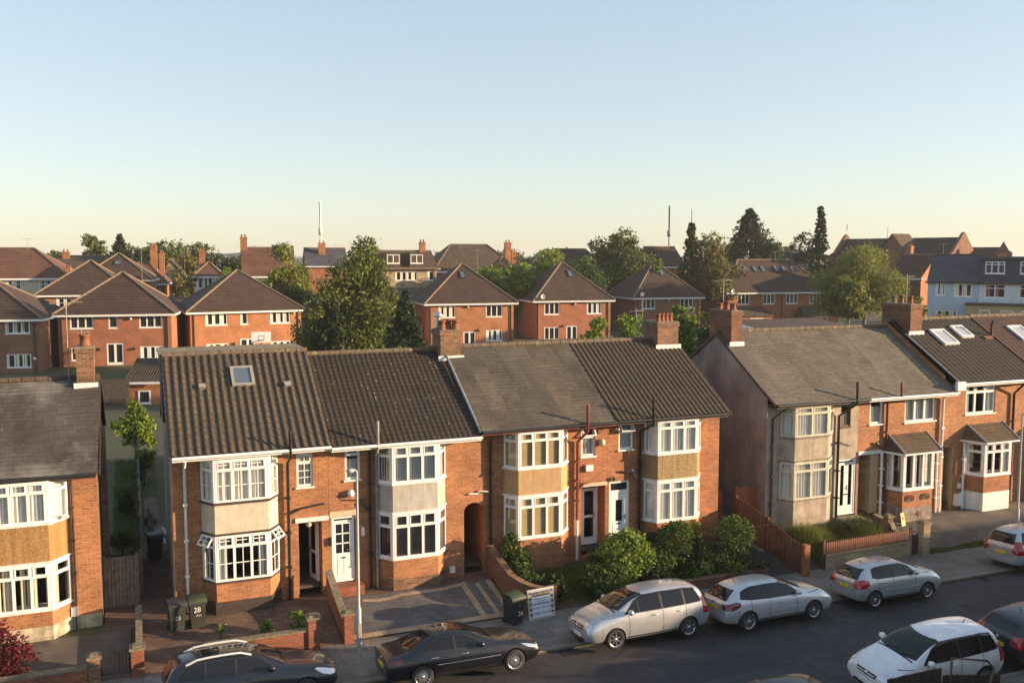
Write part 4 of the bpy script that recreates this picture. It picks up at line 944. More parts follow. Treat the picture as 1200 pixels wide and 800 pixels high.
far_house('brick house with shade in its brownish colour and one skylight, right of the satellite dish house', 783, 132, 10.1, 10, 1.9, 6.75, 11.7, brick='brick_new_shaded', wins=[(-3.0, 5.15, 2.1, 1.5, 3), (2.85, 5.15, 2.0, 1.5, 3)], doors=[(-.2, 1.9, 1.4, 2.0)], group=GR, lights=[(.1, .6, .8, 1.2)], dish=[(-4.2, 7.2)], lamp=[(.1, 6.2, 'cream_paint')])  # darker brick colour stands for the shade on this house
hh = far_house('long brick house with six skylights in its hipped roof', 914, 142, 17.6, 10, 1.7, 7.1, 11.9, brick='brick_new_red', wins=[(-6.2, 5.3, 2.0, 1.55, 3), (-1.9, 5.3, 2.0, 1.55, 3), (2.05, 5.3, 2.0, 1.55, 3), (6.1, 5.3, 2.0, 1.55, 3), (-2.0, 1.6, 1.8, 1.5, 2), (2.1, 1.6, 1.8, 1.5, 2)], group=GR, ridge_l=9, lights=[(-4.3+q, .62, .75, 1.3) for q in (0, 1.55, 2.95, 5.2, 6.6, 8.1)], dish=[(-8.3, 7.3)])
for a, b in ((-8.0, -2.6), (2.9, 8.6)):
    m = MB(); tile_roof(m, (a-.3, -2.6, 3.6), (b+.3, -2.6, 3.6), (b-.5, -.03, 4.9), (a+.5, -.03, 4.9), .4, .03); m.box(a, -2.3, 0, b, -.01, 3.6, 1); m.poly([(a-.3, -2.6, 3.6), (a+.5, -.03, 4.9), (a-.3, -.03, 3.6)]); m.poly([(b+.3, -2.6, 3.6), (b+.3, -.03, 3.6), (b-.5, -.03, 4.9)])
    m.build('lean_to', ['tile_rear_brown', 'brick_new'], hh); far_door(hh, (a+b)/2, 1.5, 2.2, 1.9, -2.33)
MB().tube([(0.3, -.07, 1.7), (.3, -.07, 6.9)], .06, 6).build('downpipe', 'dark_trim', hh)

GB = 'houses in the streets behind'
far_house('orange brick house with hipped roof directly behind the second house from the left', 100, 106, 9.6, 9.5, 2, 8.2, 12.0, wins=[(-2.2, 6.6, 1.6, 1.2, 2), (2.6, 6.6, 1.6, 1.2, 2)], group=GB)
far_house('brick house with a small window in its dark hipped roof, behind two other hipped roofs', 136, 124, 8.6, 9, 3, 9.4, 12.9, wins=[(2.6, 7.4, 1.4, 1.2, 2)], lights=[(-.3, .55, .9, .9)], group=GB)
far_house('cream rendered house with red brown roof at the left edge', 4, 108, 13.5, 10, 3, 10.0, 13.4, brick='cream_paint', roof='tile_rear_red', ridge_l=5, wins=[(.6, 8.2, 2.6, 1.5, 3, .3), (4.4, 8.2, 1.3, 1.5, 2, .3)], chim=[(6.3, 4.5, 11.0, .5)], group=GB, hipm='ridge_clay')
far_house('long grey brown roofed house with orange chimney beyond the cream house', 76, 150, 12, 9, 4, 10.0, 12.5, kind='gable_x', roof='tile_rear_brown', wins=[(-2, 7.8, 1.6, 1.3, 2)], chim=[(-.2, 4, 13.2, 1.1)], lights=[(-2.5, .5, .9, 1.2)], group=GB)
far_house('red brick villa with tall chimneys and orange gable', 167, 135, 6.2, 8, 4, 8.6, 12.2, roof='tile_rear_red', brick='brick_red', wins=[(1.7, 6.9, 1.5, 1.4, 2)], chim=[(1.4, 4, 14.0, .9), (2.6, 2.5, 12.9, .7)], group=GB, hipm='ridge_clay')
far_house('orange rendered gabled house left of the grey trees', 201, 150, 3.4, 9, 4, 9.3, 11.9, kind='gable_y', brick='panel_tan', roof='tile_rear', group=GB, corner=False)
g_ = far_house('low white garage with a red brick pier', 193, 108, 4.2, 5, 1.9, 8.0-1.0, 8.2-.6, kind='gable_x', brick='painted_white', roof='tile_rear_red', doors=[], group=GB, corner=False, name='garage', cat='garage')
MB().box(-1.7, -.06, 4.4, 1.7, -.005, 6.6).build('garage_door', 'cream_paint', g_)
far_house('white bay fronted house with dark red roof and red chimney', 245, 132, 3.4, 7, 3, 9.7, 11.7, brick='painted_white', roof='tile_rear_red', wins=[(-.5, 8.0, 2.0, 1.5, 3, None)], chim=[(-.9, 3.5, 13.2, .8)], group=GB, corner=False)
far_house('house with a long red tiled roof, white gable and tall red chimney', 316, 124, 6.6, 9, 2.5, 9.9, 13.6, kind='gable_x', brick='painted_white', roof='tile_rear_red', wins=[(-1, 8.0, 2.4, 1.3, 3)], chim=[(-3.1, 4.4, 15.0, .9)], group=GB, hipm='ridge_clay')
far_house('dark roofed house with red chimney below the left mast', 384, 165, 7, 9, 4.5, 10.8, 13.9, kind='gable_x', roof='tile_blue_slate', brick='brick_red', chim=[(-.6, 3, 14.8, 1.2)], group=GB)
dh = far_house('beige brick house with two dormer windows and brown upper storey', 478, 128, 8.0, 9, 3, 10.9, 13.2, kind='gable_x', brick='stone_block', roof='tile_rear_brown', wins=[(-.2, 9.2, 3.0, 1.2, 4), (3.2, 9.2, .9, 1.2, 1)], chim=[(2.9, 4.5, 14.4, .8)], group=GB)
for x in (-2.0, 1.2):
    m = MB(); m.box(x-1.0, -.3, 11.0, x+1.0, 3.5, 12.95); m.build('dormer', 'tile_rear_brown', dh); far_window(dh, x, 11.5, 1.7, 1.2, 2, y=-.33)
m = MB(); m.box(-4.4, -.75, 10.75, 4.4, -.1, 10.95); m.build('canopy', 'ridge_pale', dh)
m = MB(); tile_roof(m, (-4.6, -3.5, 6.8), (4.4, -3.5, 6.8), (4.4, -.05, 8.2), (-4.6, -.05, 8.2), .4, .03); m.build('lean_to_roof', 'tile_weathered', dh)
far_house('large house with broad brown hipped roof in the middle distance', 560, 146, 13.4, 12, 4, 10.2, 14.3, roof='tile_rear_brown', ridge_l=6, group=GB, corner=False, hipm='ridge_clay')
far_house('house with small red hipped roof beside a square brick stack', 596, 138, 4.2, 7, 4, 9.6, 12.4, roof='tile_rear_red', brick='brick_brown', chim=[(1.0, 4, 14.5, .9), (2.2, 5, 13.2, .7)], group=GB, corner=False)
far_house('white gabled house with long dark red roof left of the big broadleaf tree', 678, 150, 9.5, 9, 4, 10.3, 13.6, roof='tile_maroon', brick='painted_white', ridge_l=5.5, wins=[(2.6, 8.8, 2.2, 1.2, 3)], group=GB, corner=False, hipm='ridge_dark')
far_house('dark roofed terrace below the right mast', 784, 172, 6, 9, 4.5, 10.6, 14.2, kind='gable_x', roof='tile_maroon', brick='brick_red', group=GB, corner=False)
far_house('dark slate roofed house with skylight and orange chimney behind the long house', 925, 165, 8, 9, 4.5, 10.6, 13.2, kind='gable_x', roof='tile_blue_slate', brick='brick_red', chim=[(-.6, 3, 14.6, .9)], lights=[(1.9, .4, 1.3, 1.2)], group=GB, corner=False)
# hall with coped gables
x, y = G(1040, 198); ch = thing('church_hall', 'long dark roofed brick hall with coped gable ends on the skyline', 'hall', (x, y, 0), R(-75))
m = MB(); m.box(-13, 0, 0, 13, 9, 12); m.build('wall', 'brick_brown', ch)
r = MB(); tile_roof(r, (-13, -.3, 12), (13, -.3, 12), (13, 4.5, 16.3), (-13, 4.5, 16.3), .4, .03); tile_roof(r, (13, 9.3, 12), (-13, 9.3, 12), (-13, 4.5, 16.3), (13, 4.5, 16.3), .4, .03); r.build('roof', 'tile_espresso', ch)
for s in (-1, 1):
    m = MB(); x_ = 13*s; m.extr([(x_, -1.2, 4), (x_, -1.2, 12.8), (x_, .2, 13.3), (x_, 3.9, 16.9), (x_, 4.5, 17.3), (x_, 5.1, 16.9), (x_, 8.8, 13.3), (x_, 10, 12.8), (x_, 10, 4)], (.6*s, 0, 0)); m.build('gable', 'brick_brown', ch)
m = MB(); m.extr([(-1.0, -3.2, 4), (-1.0, -3.2, 12.6), (2.6, -3.2, 16.9), (6.2, -3.2, 12.6), (6.2, -3.2, 4)], (0, 6, 0)); m.build('cross_gable', 'brick_brown', ch)
m = MB(); tile_roof(m, (-1.4, 3, 12.3), (-1.4, -3.5, 12.3), (2.6, -3.5, 17.1), (2.6, 3, 17.1), .4, .03); tile_roof(m, (6.6, -3.5, 12.3), (6.6, 3, 12.3), (2.6, 3, 17.1), (2.6, -3.5, 17.1), .4, .03); m.build('cross_roof', 'tile_maroon', ch)
MB().tube([(-3.2, 4.5, 16), (-3.2, 4.5, 18.8)], .06, 6).build('aerial', 'grey_pipe', ch); MB().tube([(-13.1, 4.5, 18.0), (-13.1, 4.5, 19.6)], .07, 6).build('finial', 'dark_trim', ch)
x, y = G(1143, 190); c2 = thing('chapel', 'smaller dark roofed building with a pointed brick gable behind the blue house', 'chapel', (x, y, 0), R(-48))
m = MB(); m.box(-4.5, 0, 0, 4.2, 7, 11.5); m.build('wall', 'brick_brown', c2); r = MB(); tile_roof(r, (-4.5, -.3, 11.4), (4.2, -.3, 11.4), (4.2, 3.5, 14.3), (-4.5, 3.5, 14.3), .4, .03); tile_roof(r, (4.2, 7.3, 11.4), (-4.5, 7.3, 11.4), (-4.5, 3.5, 14.3), (4.2, 3.5, 14.3), .4, .03); r.build('roof', 'tile_espresso', c2)
m = MB(); m.extr([(3.0, -.6, 5), (3.0, -.6, 13.2), (3.6, -.6, 13.6), (4.6, -.6, 15.4), (5.6, -.6, 13.6), (6.2, -.6, 13.2), (6.2, -.6, 5)], (0, .8, 0)); m.build('gable', 'brick_brown', c2); MB().box(3.6, -1.5, 8, 5.3, -.65, 13.0).build('chimney', 'brick_new', c2)
far_house('brick house with a gable coloured sunlit orange beside the yellow green birch', 1060, 140, 5.2, 7, 4, 9.3, 12.7, kind='gable_x', rz=R(-80), brick='brick_brown', roof='tile_maroon', group=GB, corner=False, chim=[(-2.2, 4, 14.0, .8)], side='brick_new')  # gable brick brighter than the front: sunlight put into its colour
# pale blue house and its neighbour
m_plain('blue_render', (.43, .52, .61), .85, .08, 2); m_plain('pale_render', (.62, .66, .68), .85, .08, 2)
BX, BY = G(1116, 104); BR = R(-53); BL = lambda s: (BX+s*math.cos(BR), BY+s*math.sin(BR))
bh = far_house('pale blue rendered house with slate roof', 0, 104, 5.1, 8.5, 2.4, 9.75, 12.6, kind='gable_x', rz=BR, loc=BL(0), over=.25, brick='blue_render', roof='tile_blue_slate', fascia='dark_trim', wins=[(-1.25, 8.15, 1.0, 1.35, 2), (1.0, 8.05, 1.8, 1.4, 2, .0), (-.6, 5.0, 2.2, 1.5, 3)], group=GB, corner=False, hipm='ridge_dark')
nb = far_house('white rendered house with flat slate hung dormer right of the pale blue house', 0, 102, 6.2, 8.5, 2.4, 9.7, 12.3, kind='gable_x', rz=BR, loc=BL(5.68), over=.25, brick='pale_render', roof='tile_blue_slate', fascia='dark_trim', wins=[(-1.5, 8.0, 2.0, 1.45, 2, .3, 0, 'curtain_red'), (1.5, 8.0, 1.4, 1.45, 2, .3, 0, 'curtain_red')], group=GB, corner=False, hipm='ridge_dark')
m = MB(); m.box(-3.05, .2, 9.8, 2.7, 6, 12.15); m.box(-3.1, .0, 12.15, 2.8, 6.2, 12.3); m.build('dormer', 'slate_cheek', nb)
far_window(nb, -1.6, 10.6, 1.9, 1.3, 3, .25, y=.17); far_window(nb, 1.5, 10.6, 1.4, 1.3, 2, .3, y=.17)
m = MB(); m.box(-4.0, -3.2, .5, 3.6, -.05, 7.3); m.box(-4.2, -3.4, 7.3, 3.8, -.04, 7.45, 1); m.build('extension', ['porch_beige', 'dark_trim'], nb)
for xx, ww in ((-2.2, 1.0), (-.1, 1.1), (2.2, 1.9)): far_window(nb, xx, 5.4, ww, 1.4, 1 if ww < 1.5 else 3, y=-3.24)
far_house('cream house on the right edge beside the slate hung dormer', 0, 101, 5, 8.5, 2.4, 9.9, 12.6, kind='gable_x', rz=BR, loc=BL(11.4), over=.25, brick='cream_paint', roof='tile_rear_brown', group=GB, corner=False)
# flat roofed block behind the grey rendered house
x, y = G(957, 67); fb = thing('flat_roofed_building', 'low flat roofed block with maroon roof and white edge behind the grey rendered house', 'building', (x, y, 0), R(-4))
m = MB(); m.box(-3.9, 0, .5, 4.3, 6, 7.0); m.build('wall', 'brick_red', fb); m = MB(); m.add([(-4.1, -.2, 7.0), (4.5, -.2, 7.0), (4.5, 6.2, 7.5), (-4.1, 6.2, 7.5), (-4.1, -.2, 7.14), (4.5, -.2, 7.14), (4.5, 6.2, 7.64), (-4.1, 6.2, 7.64)], [(4, 5, 6, 7), (0, 1, 5, 4), (1, 2, 6, 5), (2, 3, 7, 6), (3, 0, 4, 7)]); m.build('roof', 'tile_maroon', fb)
m = MB(); m.add([(-4.14, -.2, 6.95), (-4.14, 6.2, 7.45), (-4.14, 6.2, 7.7), (-4.14, -.2, 7.2), (-4.04, -.2, 6.95), (-4.04, 6.2, 7.45), (-4.04, 6.2, 7.7), (-4.04, -.2, 7.2)], [(0, 1, 2, 3), (7, 6, 5, 4), (3, 2, 6, 7), (0, 3, 7, 4)]); m.box(1.6, -.26, 6.9, 4.5, -.21, 7.17); m.build('fascia', 'upvc', fb)
# garden outbuilding
x, y = G(166, 70); ob_ = thing('garden_outbuilding', 'small orange brick outbuilding with corrugated roof and one window at the end of the alley', 'outbuilding', (x, y, 0), R(-16))
m = MB(); m.wall((-1.35, 0, .5), U, NF, 2.7, 2.55, [(.85, .95, 1.75, 1.95)], 0, .1); m.box(-1.35, .3, .5, 1.35, 3.4, 3.0); m.quad((1.35, 0, .5), (1.35, .3, .5), (1.35, .3, 3.0), (1.35, 0, 3.0)); m.build('wall', 'brick_new', ob_)
far_window(ob_, -.05, 1.45, .9, 1.0, 1, y=-.02)
r = MB(); tile_roof(r, (-1.5, -.25, 3.1), (1.5, -.25, 3.1), (1.5, 3.6, 4.5), (-1.5, 3.6, 4.5), 1.2, .02, (.2, .05)); r.build('roof', 'tile_umber_rib', ob_); MB().box(-1.5, -.32, 2.95, 1.5, -.26, 3.12).build('gutter', 'upvc', ob_)

# opposite side of the street, outside the picture to the right: the terrace whose shadow lies across the road
def opposite(x, w, ze, zr, lab, kind='hip', rl=4):
    return far_house(lab, 0, 0, w, 8, .1, ze, zr, kind=kind, rz=math.pi, brick='brick_orange', roof='tile_rear', ridge_l=rl, loc=(x, -19.6), group='houses across the street', wins=[(-2.5, 4.0, 1.8, 1.4, 3), (2.5, 4.0, 1.8, 1.4, 3), (-2.5, 1.2, 1.8, 1.4, 3), (2.5, 1.2, 1.8, 1.4, 3)], doors=[(0, .3, 1.1, 2.1)])
opposite(26.3, 10.5, 5.6, 8.5, 'brick pair across the street nearest to the dark board fence')
opposite(58.5, 11.5, 5.7, 8.8, 'second brick pair across the street from the board fence', 'gable_x')
opposite(70.6, 11.5, 5.7, 8.8, 'third brick pair across the street from the board fence', 'gable_x')
opposite(82.7, 11.5, 5.7, 9.0, 'fourth brick pair across the street from the board fence', 'gable_x')
opposite(95, 11.5, 5.8, 9.2, 'fifth brick pair across the street from the board fence', 'gable_x')

# ------------------------------------------------------------------ masts
for px, D, y0, lab in ((377, 175, 238, 'tall slim phone mast left of the big leafy tree'), (783, 185, 242, 'slim phone mast above the dark roofs right of centre')):
    x, y = G(px, D); t = thing('phone_mast', lab, 'mast', (x, y, gz(y)), 0, 'phone masts'); h = Z(y0, D)-gz(y)
    MB().tube([(0, 0, 0), (0, 0, h*.55), (0, 0, h-4)], [.3, .17, .13], 10).build('pole', 'painted_white' if px < 600 else 'lead', t); MB().tube([(0, 0, h-4.6), (0, 0, h)], .2 if px < 600 else .17, 12).build('antenna', 'painted_white' if px < 600 else 'black_pipe', t); m = MB(); m.lathe((0, 0, h-5.2), [(.2, -.8), (.38, -.7), (.38, .4), (.2, .5)], 10); m.build('collar', 'painted_white' if px < 600 else 'lead', t)
# ------------------------------------------------------------------ vegetation
m_plain('bark', (.11, .085, .06), .95, .4, 6, .6); m_plain('bark_pale', (.22, .19, .15), .95, .4, 6, .6)
m_leaf('leaf_mid', (0.073, 0.107, 0.025), (0.124, 0.161, 0.037), (0.196, 0.216, 0.054))
m_leaf('leaf_birch', (0.124, 0.155, 0.033), (0.196, 0.216, 0.045), (0.289, 0.289, 0.066))
m_leaf('leaf_dark', (0.023, 0.043, 0.017), (0.043, 0.069, 0.023), (0.074, 0.099, 0.030))
m_leaf('leaf_conifer', (0.020, 0.040, 0.020), (0.033, 0.056, 0.025), (0.053, 0.076, 0.030))
m_leaf('leaf_bright', (0.104, 0.175, 0.025), (0.175, 0.258, 0.037), (0.268, 0.330, 0.057))
m_leaf('leaf_yellow', (0.181, 0.173, 0.030), (0.247, 0.214, 0.036), (0.363, 0.281, 0.049))
m_leaf('leaf_hedge', (0.045, 0.086, 0.021), (0.083, 0.136, 0.029), (0.134, 0.190, 0.041))
m_leaf('leaf_olive', (0.114, 0.124, 0.041), (0.175, 0.165, 0.054), (0.247, 0.206, 0.073))
m_leaf('leaf_red', (0.074, 0.010, 0.016), (0.128, 0.018, 0.024), (0.198, 0.029, 0.035))
m_leaf('leaf_grass', (0.099, 0.132, 0.030), (0.157, 0.190, 0.043), (0.247, 0.247, 0.074))
m_plain('petal_white', (.75, .72, .68), .8)

def crown_blobs(kind, h, r, rg):
    out = []
    if kind == 'round':
        for k in range(15):
            a = rg.uniform(0, 6.28); z = h*rg.uniform(.34, .86); q = r*rg.uniform(.2, .78)*(1-.75*max(0, z/h-.62)/.24*.6); s = r*rg.uniform(.22, .40)*(1.05-.3*abs(z/h-.55)*2)
            out.append((q*math.cos(a), q*math.sin(a), z, s, s, s*rg.uniform(.7, .95)))
        out.append((0, 0, h*.56, r*.5, r*.5, h*.24)); out.append((rg.uniform(-.35, .35)*r, 0, h-r*.27, r*.3, r*.3, r*.27))
    elif kind == 'oval':
        for k in range(16):
            t = k/15; z = h*(.16+.78*t); w = r*(.55+.75*math.sin(math.pi*min(1, t*.9+.12)))*.62; a = rg.uniform(0, 6.28); q = w*rg.uniform(.3, .75); s = r*rg.uniform(.28, .44)*(1-.35*t)
            out.append((q*math.cos(a), q*math.sin(a), z, s, s, s*1.15))
        out.append((0, 0, h*.5, r*.5, r*.5, h*.36)); out.append((0, 0, h*.9, r*.22, r*.22, h*.1))
    elif kind == 'conifer':
        n = 13
        for k in range(n):
            t = k/(n-1); z = h*(.10+.88*t); w = r*(1-t)**.8+.05*r
            for j in range(5 if t < .8 else 2):
                a = rg.uniform(0, 6.28); q = w*rg.uniform(.35, .72); s = max(.12*r, w*.36); out.append((q*math.cos(a), q*math.sin(a), z-.05*h*rg.random(), s, s, s*.55))
    elif kind == 'column':
        n = 12
        for k in range(n):
            t = k/(n-1); z = h*(.06+.9*t); w = r*(1-.62*t**1.3); a = rg.uniform(0, 6.28)
            out.append((.25*w*math.cos(a), .25*w*math.sin(a), z, w*.8, w*.8, h*.06))
    elif kind == 'mass':
        for k in range(13):
            a = rg.uniform(0, 6.28); q = r*rg.uniform(.05, .68); s = r*rg.uniform(.30, .46); out.append((q*math.cos(a), q*math.sin(a), h*rg.uniform(.45, .86), s, s, min(s*.9, h*.14)))
        out.append((0, 0, h*.55, r*.75, r*.75, h*.3))
        for k in range(4): a = rg.uniform(0, 6.28); s = r*rg.uniform(.26, .36); out.append((r*.4*math.cos(a), r*.4*math.sin(a), h-s*rg.uniform(.75, 1.3), s, s, s*.85))
    elif kind == 'bush':
        for k in range(8):
            a = rg.uniform(0, 6.28); q = r*rg.uniform(.1, .6); s = r*rg.uniform(.35, .55); out.append((q*math.cos(a), q*math.sin(a), h*rg.uniform(.3, .72), s, s, min(s, h*.3)))
    return out

def conical(h, r, column=False, tiers=11):
    """leaf clump centres for a spire: tiers of boughs round a cone, or a narrow column"""
    def c(rg, n):
        t = rg.uniform(0, 1, n)**(1.25 if not column else 1.0); a = rg.uniform(0, 6.283, n)
        R0 = r*((1-t)**.92 if not column else np.minimum(1, (1.05-t)*1.1+.10)*(.55+.45*(1-t)))+.04*r
        saw = 1-((t*tiers+.35*np.sin(a*3)) % 1.0); R_ = R0*(.55+.45*saw if not column else .8+.2*saw)*(1+.24*np.sin(a*4+t*19)+.16*np.sin(a*9-t*41))
        q = R_*rg.uniform(.1, 1, n)**.4; z = h*(.05+.95*t)-(0 if column else .16)*q
        d = np.stack([np.cos(a), np.sin(a), .15*np.ones(n)], 1)
        return np.stack([q*np.cos(a), q*np.sin(a), z], 1), d, np.full(n, .08*r)*(1.2-1.0*t)+.02
    return c
def ptree(px, D, ytop, wpx, kind, leaf, label, n=2600, size=.35, name=None, cat='tree', group='trees among the far houses', seed=None, trunk=None, clump=.26, zb=None, droop=0, per=9, bark='bark'):
    x, y = G(px, D); zb = gz(y) if zb is None else zb; h = Z(ytop, D)-zb; r = wpx/2*D/FPX; rg = random.Random(seed or int(px*3+D)); r *= 1.18 if kind in ('round', 'bush') else 1.0 if kind == 'mass' else 1.1
    nm = name or {'conifer': 'conifer_tree', 'column': 'cypress_tree', 'bush': 'shrub'}.get(kind, 'broadleaf_tree')
    return tree(nm, label, cat, (x, y, zb), h, crown_blobs(kind, h, r, rg), n, size, leaf, trunk or max(.06, h*.022), bark, seed or int(px+D), group, clump, droop, 8 if kind not in ('conifer', 'column') else 0, per, conical(h, r, kind == 'column') if kind in ('conifer', 'column') else None)

x, y = G(413, 84)
tree('broadleaf_tree', 'tall leafy tree rising behind the dark brown tiled roof', 'tree', (x, y, gz(y)), 12.6, [(q[0], rq*.6, q[1], q[2], q[2]*.9, q[3]) for q, rq in zip(
    [(1.3, 11.4, 1.1, 1.1), (.5, 10.4, 1.3, 1.1), (2.0, 9.9, 1.2, 1.2), (-.7, 9.2, 1.4, 1.2), (1.6, 8.4, 1.8, 1.4), (-1.9, 7.8, 1.3, 1.2), (2.9, 7.2, 1.3, 1.4), (-.4, 6.8, 2.0, 1.5), (-3.0, 6.0, 1.4, 1.4), (1.6, 5.6, 2.0, 1.6), (3.5, 5.0, 1.5, 1.5), (-2.0, 4.5, 1.9, 1.6), (-4.0, 3.9, 1.4, 1.5), (.4, 3.6, 2.4, 1.7), (3.6, 2.8, 1.6, 1.5), (-2.6, 2.2, 2.0, 1.5), (1.6, 1.8, 2.2, 1.4), (4.6, 1.6, 1.1, 1.1)],
    [.5, -.8, 1, -1.2, .6, -.4, 1.2, 1.5, -.6, -1.5, .4, 1.6, .2, -1.8, -.8, .9, 1.2, 0])], 27000, .21, 'leaf_mid', .3, 'bark', 31, 'trees in the back gardens', .34, 0, 16, 8)
ptree(475, 72, 341, 92, 'conifer', 'leaf_conifer', 'drooping dark conifer right of the tall leafy tree', 15000, .18, group='trees in the back gardens', droop=.5)
ptree(466, 70, 384, 18, 'bush', 'leaf_bright', 'bright green climber at the foot of the drooping conifer', 1800, 0.15, 'climbing_plant', 'plant', 'shrubs in the back gardens')
ptree(385, 80, 350, 50, 'round', 'leaf_dark', 'dark bushy tree at the left foot of the tall leafy tree', 8400, 0.24, group='trees in the back gardens')
ptree(344, 112, 286, 64, 'round', 'leaf_birch', 'yellow green birch left of the tall leafy tree', 20000, .20, droop=.35, bark='bark_pale')
ptree(112, 160, 277, 46, 'oval', 'leaf_mid', 'tall tree on the skyline left of the dark spruce', 4800, 0.37)
ptree(143, 155, 275, 74, 'conifer', 'leaf_conifer', 'dark spruce on the skyline at the left', 8000, .32)
ptree(198, 172, 282, 70, 'round', 'leaf_mid', 'broad tree above the red brick villa', 5200, 0.37)
ptree(235, 178, 283, 50, 'round', 'leaf_mid', 'open crowned tree behind the white bay fronted house', 4000, 0.37)
ptree(216, 124, 312, 40, 'round', 'leaf_olive', 'olive green tree left of the white bay fronted house', 4000, 0.26)
ptree(275, 150, 298, 64, 'round', 'leaf_dark', 'dark tree left of the tall red chimney', 5200, 0.31)
ptree(262, 118, 312, 34, 'round', 'leaf_bright', 'small bright green tree right of the white bay fronted house', 2600, 0.22)
ptree(190, 190, 292, 50, 'round', 'leaf_dark', 'dark tree behind the orange rendered gabled house', 3000, 0.37)
ptree(574, 128, 311, 58, 'mass', 'leaf_bright', 'bright green tree between two hipped brick roofs, leftmost of the row', 4800, 0.27)
ptree(607, 126, 306, 64, 'mass', 'leaf_bright', 'bright green tree below the square brick stack', 5200, 0.27)
ptree(638, 138, 291, 66, 'mass', 'leaf_bright', 'tallest bright green tree above the satellite dish house', 5600, 0.28)
ptree(679, 134, 300, 70, 'mass', 'leaf_hedge', 'green tree right of the satellite dish house ridge', 5600, 0.28)
ptree(735, 152, 268, 84, 'round', 'leaf_mid', 'big broadleaf tree on the skyline left of the right mast', 11200, 0.31)
ptree(700, 158, 278, 60, 'round', 'leaf_dark', 'darker broadleaf tree adjoining the big skyline tree', 5200, 0.33)
ptree(765, 136, 304, 30, 'round', 'leaf_bright', 'green tree behind the ridge of the brick house with shade in its colour', 3600, 0.27)
ptree(809, 142, 262, 46, 'column', 'leaf_hedge', 'narrow ivy covered spire with a thin pole on top', 9000, .28, seed=5)
x, y = G(809, 142); MB().tube([(x, y, gz(y)), (x, y, Z(246, 142))], [.16, .05], 6).build('utility_pole', 'dark_trim', label='thin dark pole poking out of the ivy spire', cat='pole')
ptree(836, 140, 272, 64, 'round', 'leaf_olive', 'olive yellow tree between the ivy spire and the big fir', 10000, .28)
ptree(877, 172, 246, 128, 'conifer', 'leaf_conifer', 'biggest dark fir tree on the skyline', 22000, .30)
ptree(903, 160, 276, 56, 'round', 'leaf_dark', 'dark round tree right of the big fir', 3600, 0.31)
ptree(942, 168, 270, 56, 'round', 'leaf_dark', 'dark round tree left of the tall cypress', 4000, 0.33)
ptree(959, 148, 243, 40, 'column', 'leaf_conifer', 'tall narrow dark cypress', 8400, 0.27, seed=11)
ptree(1014, 128, 287, 98, 'round', 'leaf_birch', 'wide yellow green birch in front of the long dark hall', 30000, .20, droop=.4, bark='bark_pale')
ptree(996, 122, 322, 50, 'round', 'leaf_birch', 'lower birch at the corner of the long brick house', 9000, 0.25, droop=.4, bark='bark_pale')
ptree(1076, 96, 348, 32, 'round', 'leaf_yellow', 'yellow leaved shrub beside the right hand chimney', 3400, 0.19, name='shrub', cat='shrub')
ptree(1062, 98, 345, 26, 'round', 'leaf_bright', 'green shrub next to the yellow leaved shrub', 2600, 0.19, name='shrub', cat='shrub')
ptree(1105, 92, 357, 40, 'bush', 'leaf_olive', 'left half of the wide hedge before the pale blue house', 3600, 0.18, name='hedge', cat='hedge')
ptree(1134, 92, 358, 36, 'bush', 'leaf_olive', 'right half of the wide hedge before the brown extension', 3200, 0.18, name='hedge', cat='hedge')
ptree(1092, 150, 299, 18, 'round', 'leaf_birch', 'small tree squeezed between the sunlit gable and the blue house', 1800, 0.30)
ptree(694, 66, 370, 50, 'mass', 'leaf_bright', 'leafy shrub showing above the ribbed umber roof, left one', 5200, 0.15, name='tall_shrub', cat='shrub', group='shrubs in the back gardens')
ptree(738, 67, 368, 50, 'mass', 'leaf_bright', 'leafy shrub showing above the ribbed umber roof, right one', 5200, 0.15, name='tall_shrub', cat='shrub', group='shrubs in the back gardens')
ptree(801, 72, 357, 36, 'mass', 'leaf_bright', 'leafy young tree between the two tall chimneys', 4800, 0.18, group='trees in the back gardens')
ptree(826, 70, 366, 26, 'mass', 'leaf_hedge', 'dark green shrub behind the left chimney of the grey house', 3000, 0.16, name='shrub', cat='shrub', group='shrubs in the back gardens')
ptree(153, 52, 470, 50, 'round', 'leaf_bright', 'small bright green tree in the alley between two houses', 3000, 0.15, group='trees in the back gardens', trunk=.07)
ptree(162, 47, 515, 26, 'bush', 'leaf_hedge', 'dark shrub below the small alley tree', 1400, 0.10, name='shrub', cat='shrub', group='shrubs in the back gardens')
for i, (px, D, yt, w) in enumerate(((20, 210, 297, 60), (300, 220, 297, 60), (430, 210, 299, 70), (520, 220, 298, 50), (620, 220, 297, 70), (1000, 240, 292, 60), (1150, 230, 299, 60), (1190, 150, 303, 30))):
    ptree(px, D, yt, w, 'round', 'leaf_dark', ['dark distant tree behind the cream house roof', 'dark distant tree behind the red tiled roof', 'dark distant tree behind the tall leafy tree', 'dark distant tree left of the broad brown hipped roof', 'dark distant tree above the square brick stack', 'dark distant tree behind the hall roof', 'dark distant tree behind the pointed brick gable', 'dark distant tree at the right edge skyline'][i], 2600, .42)

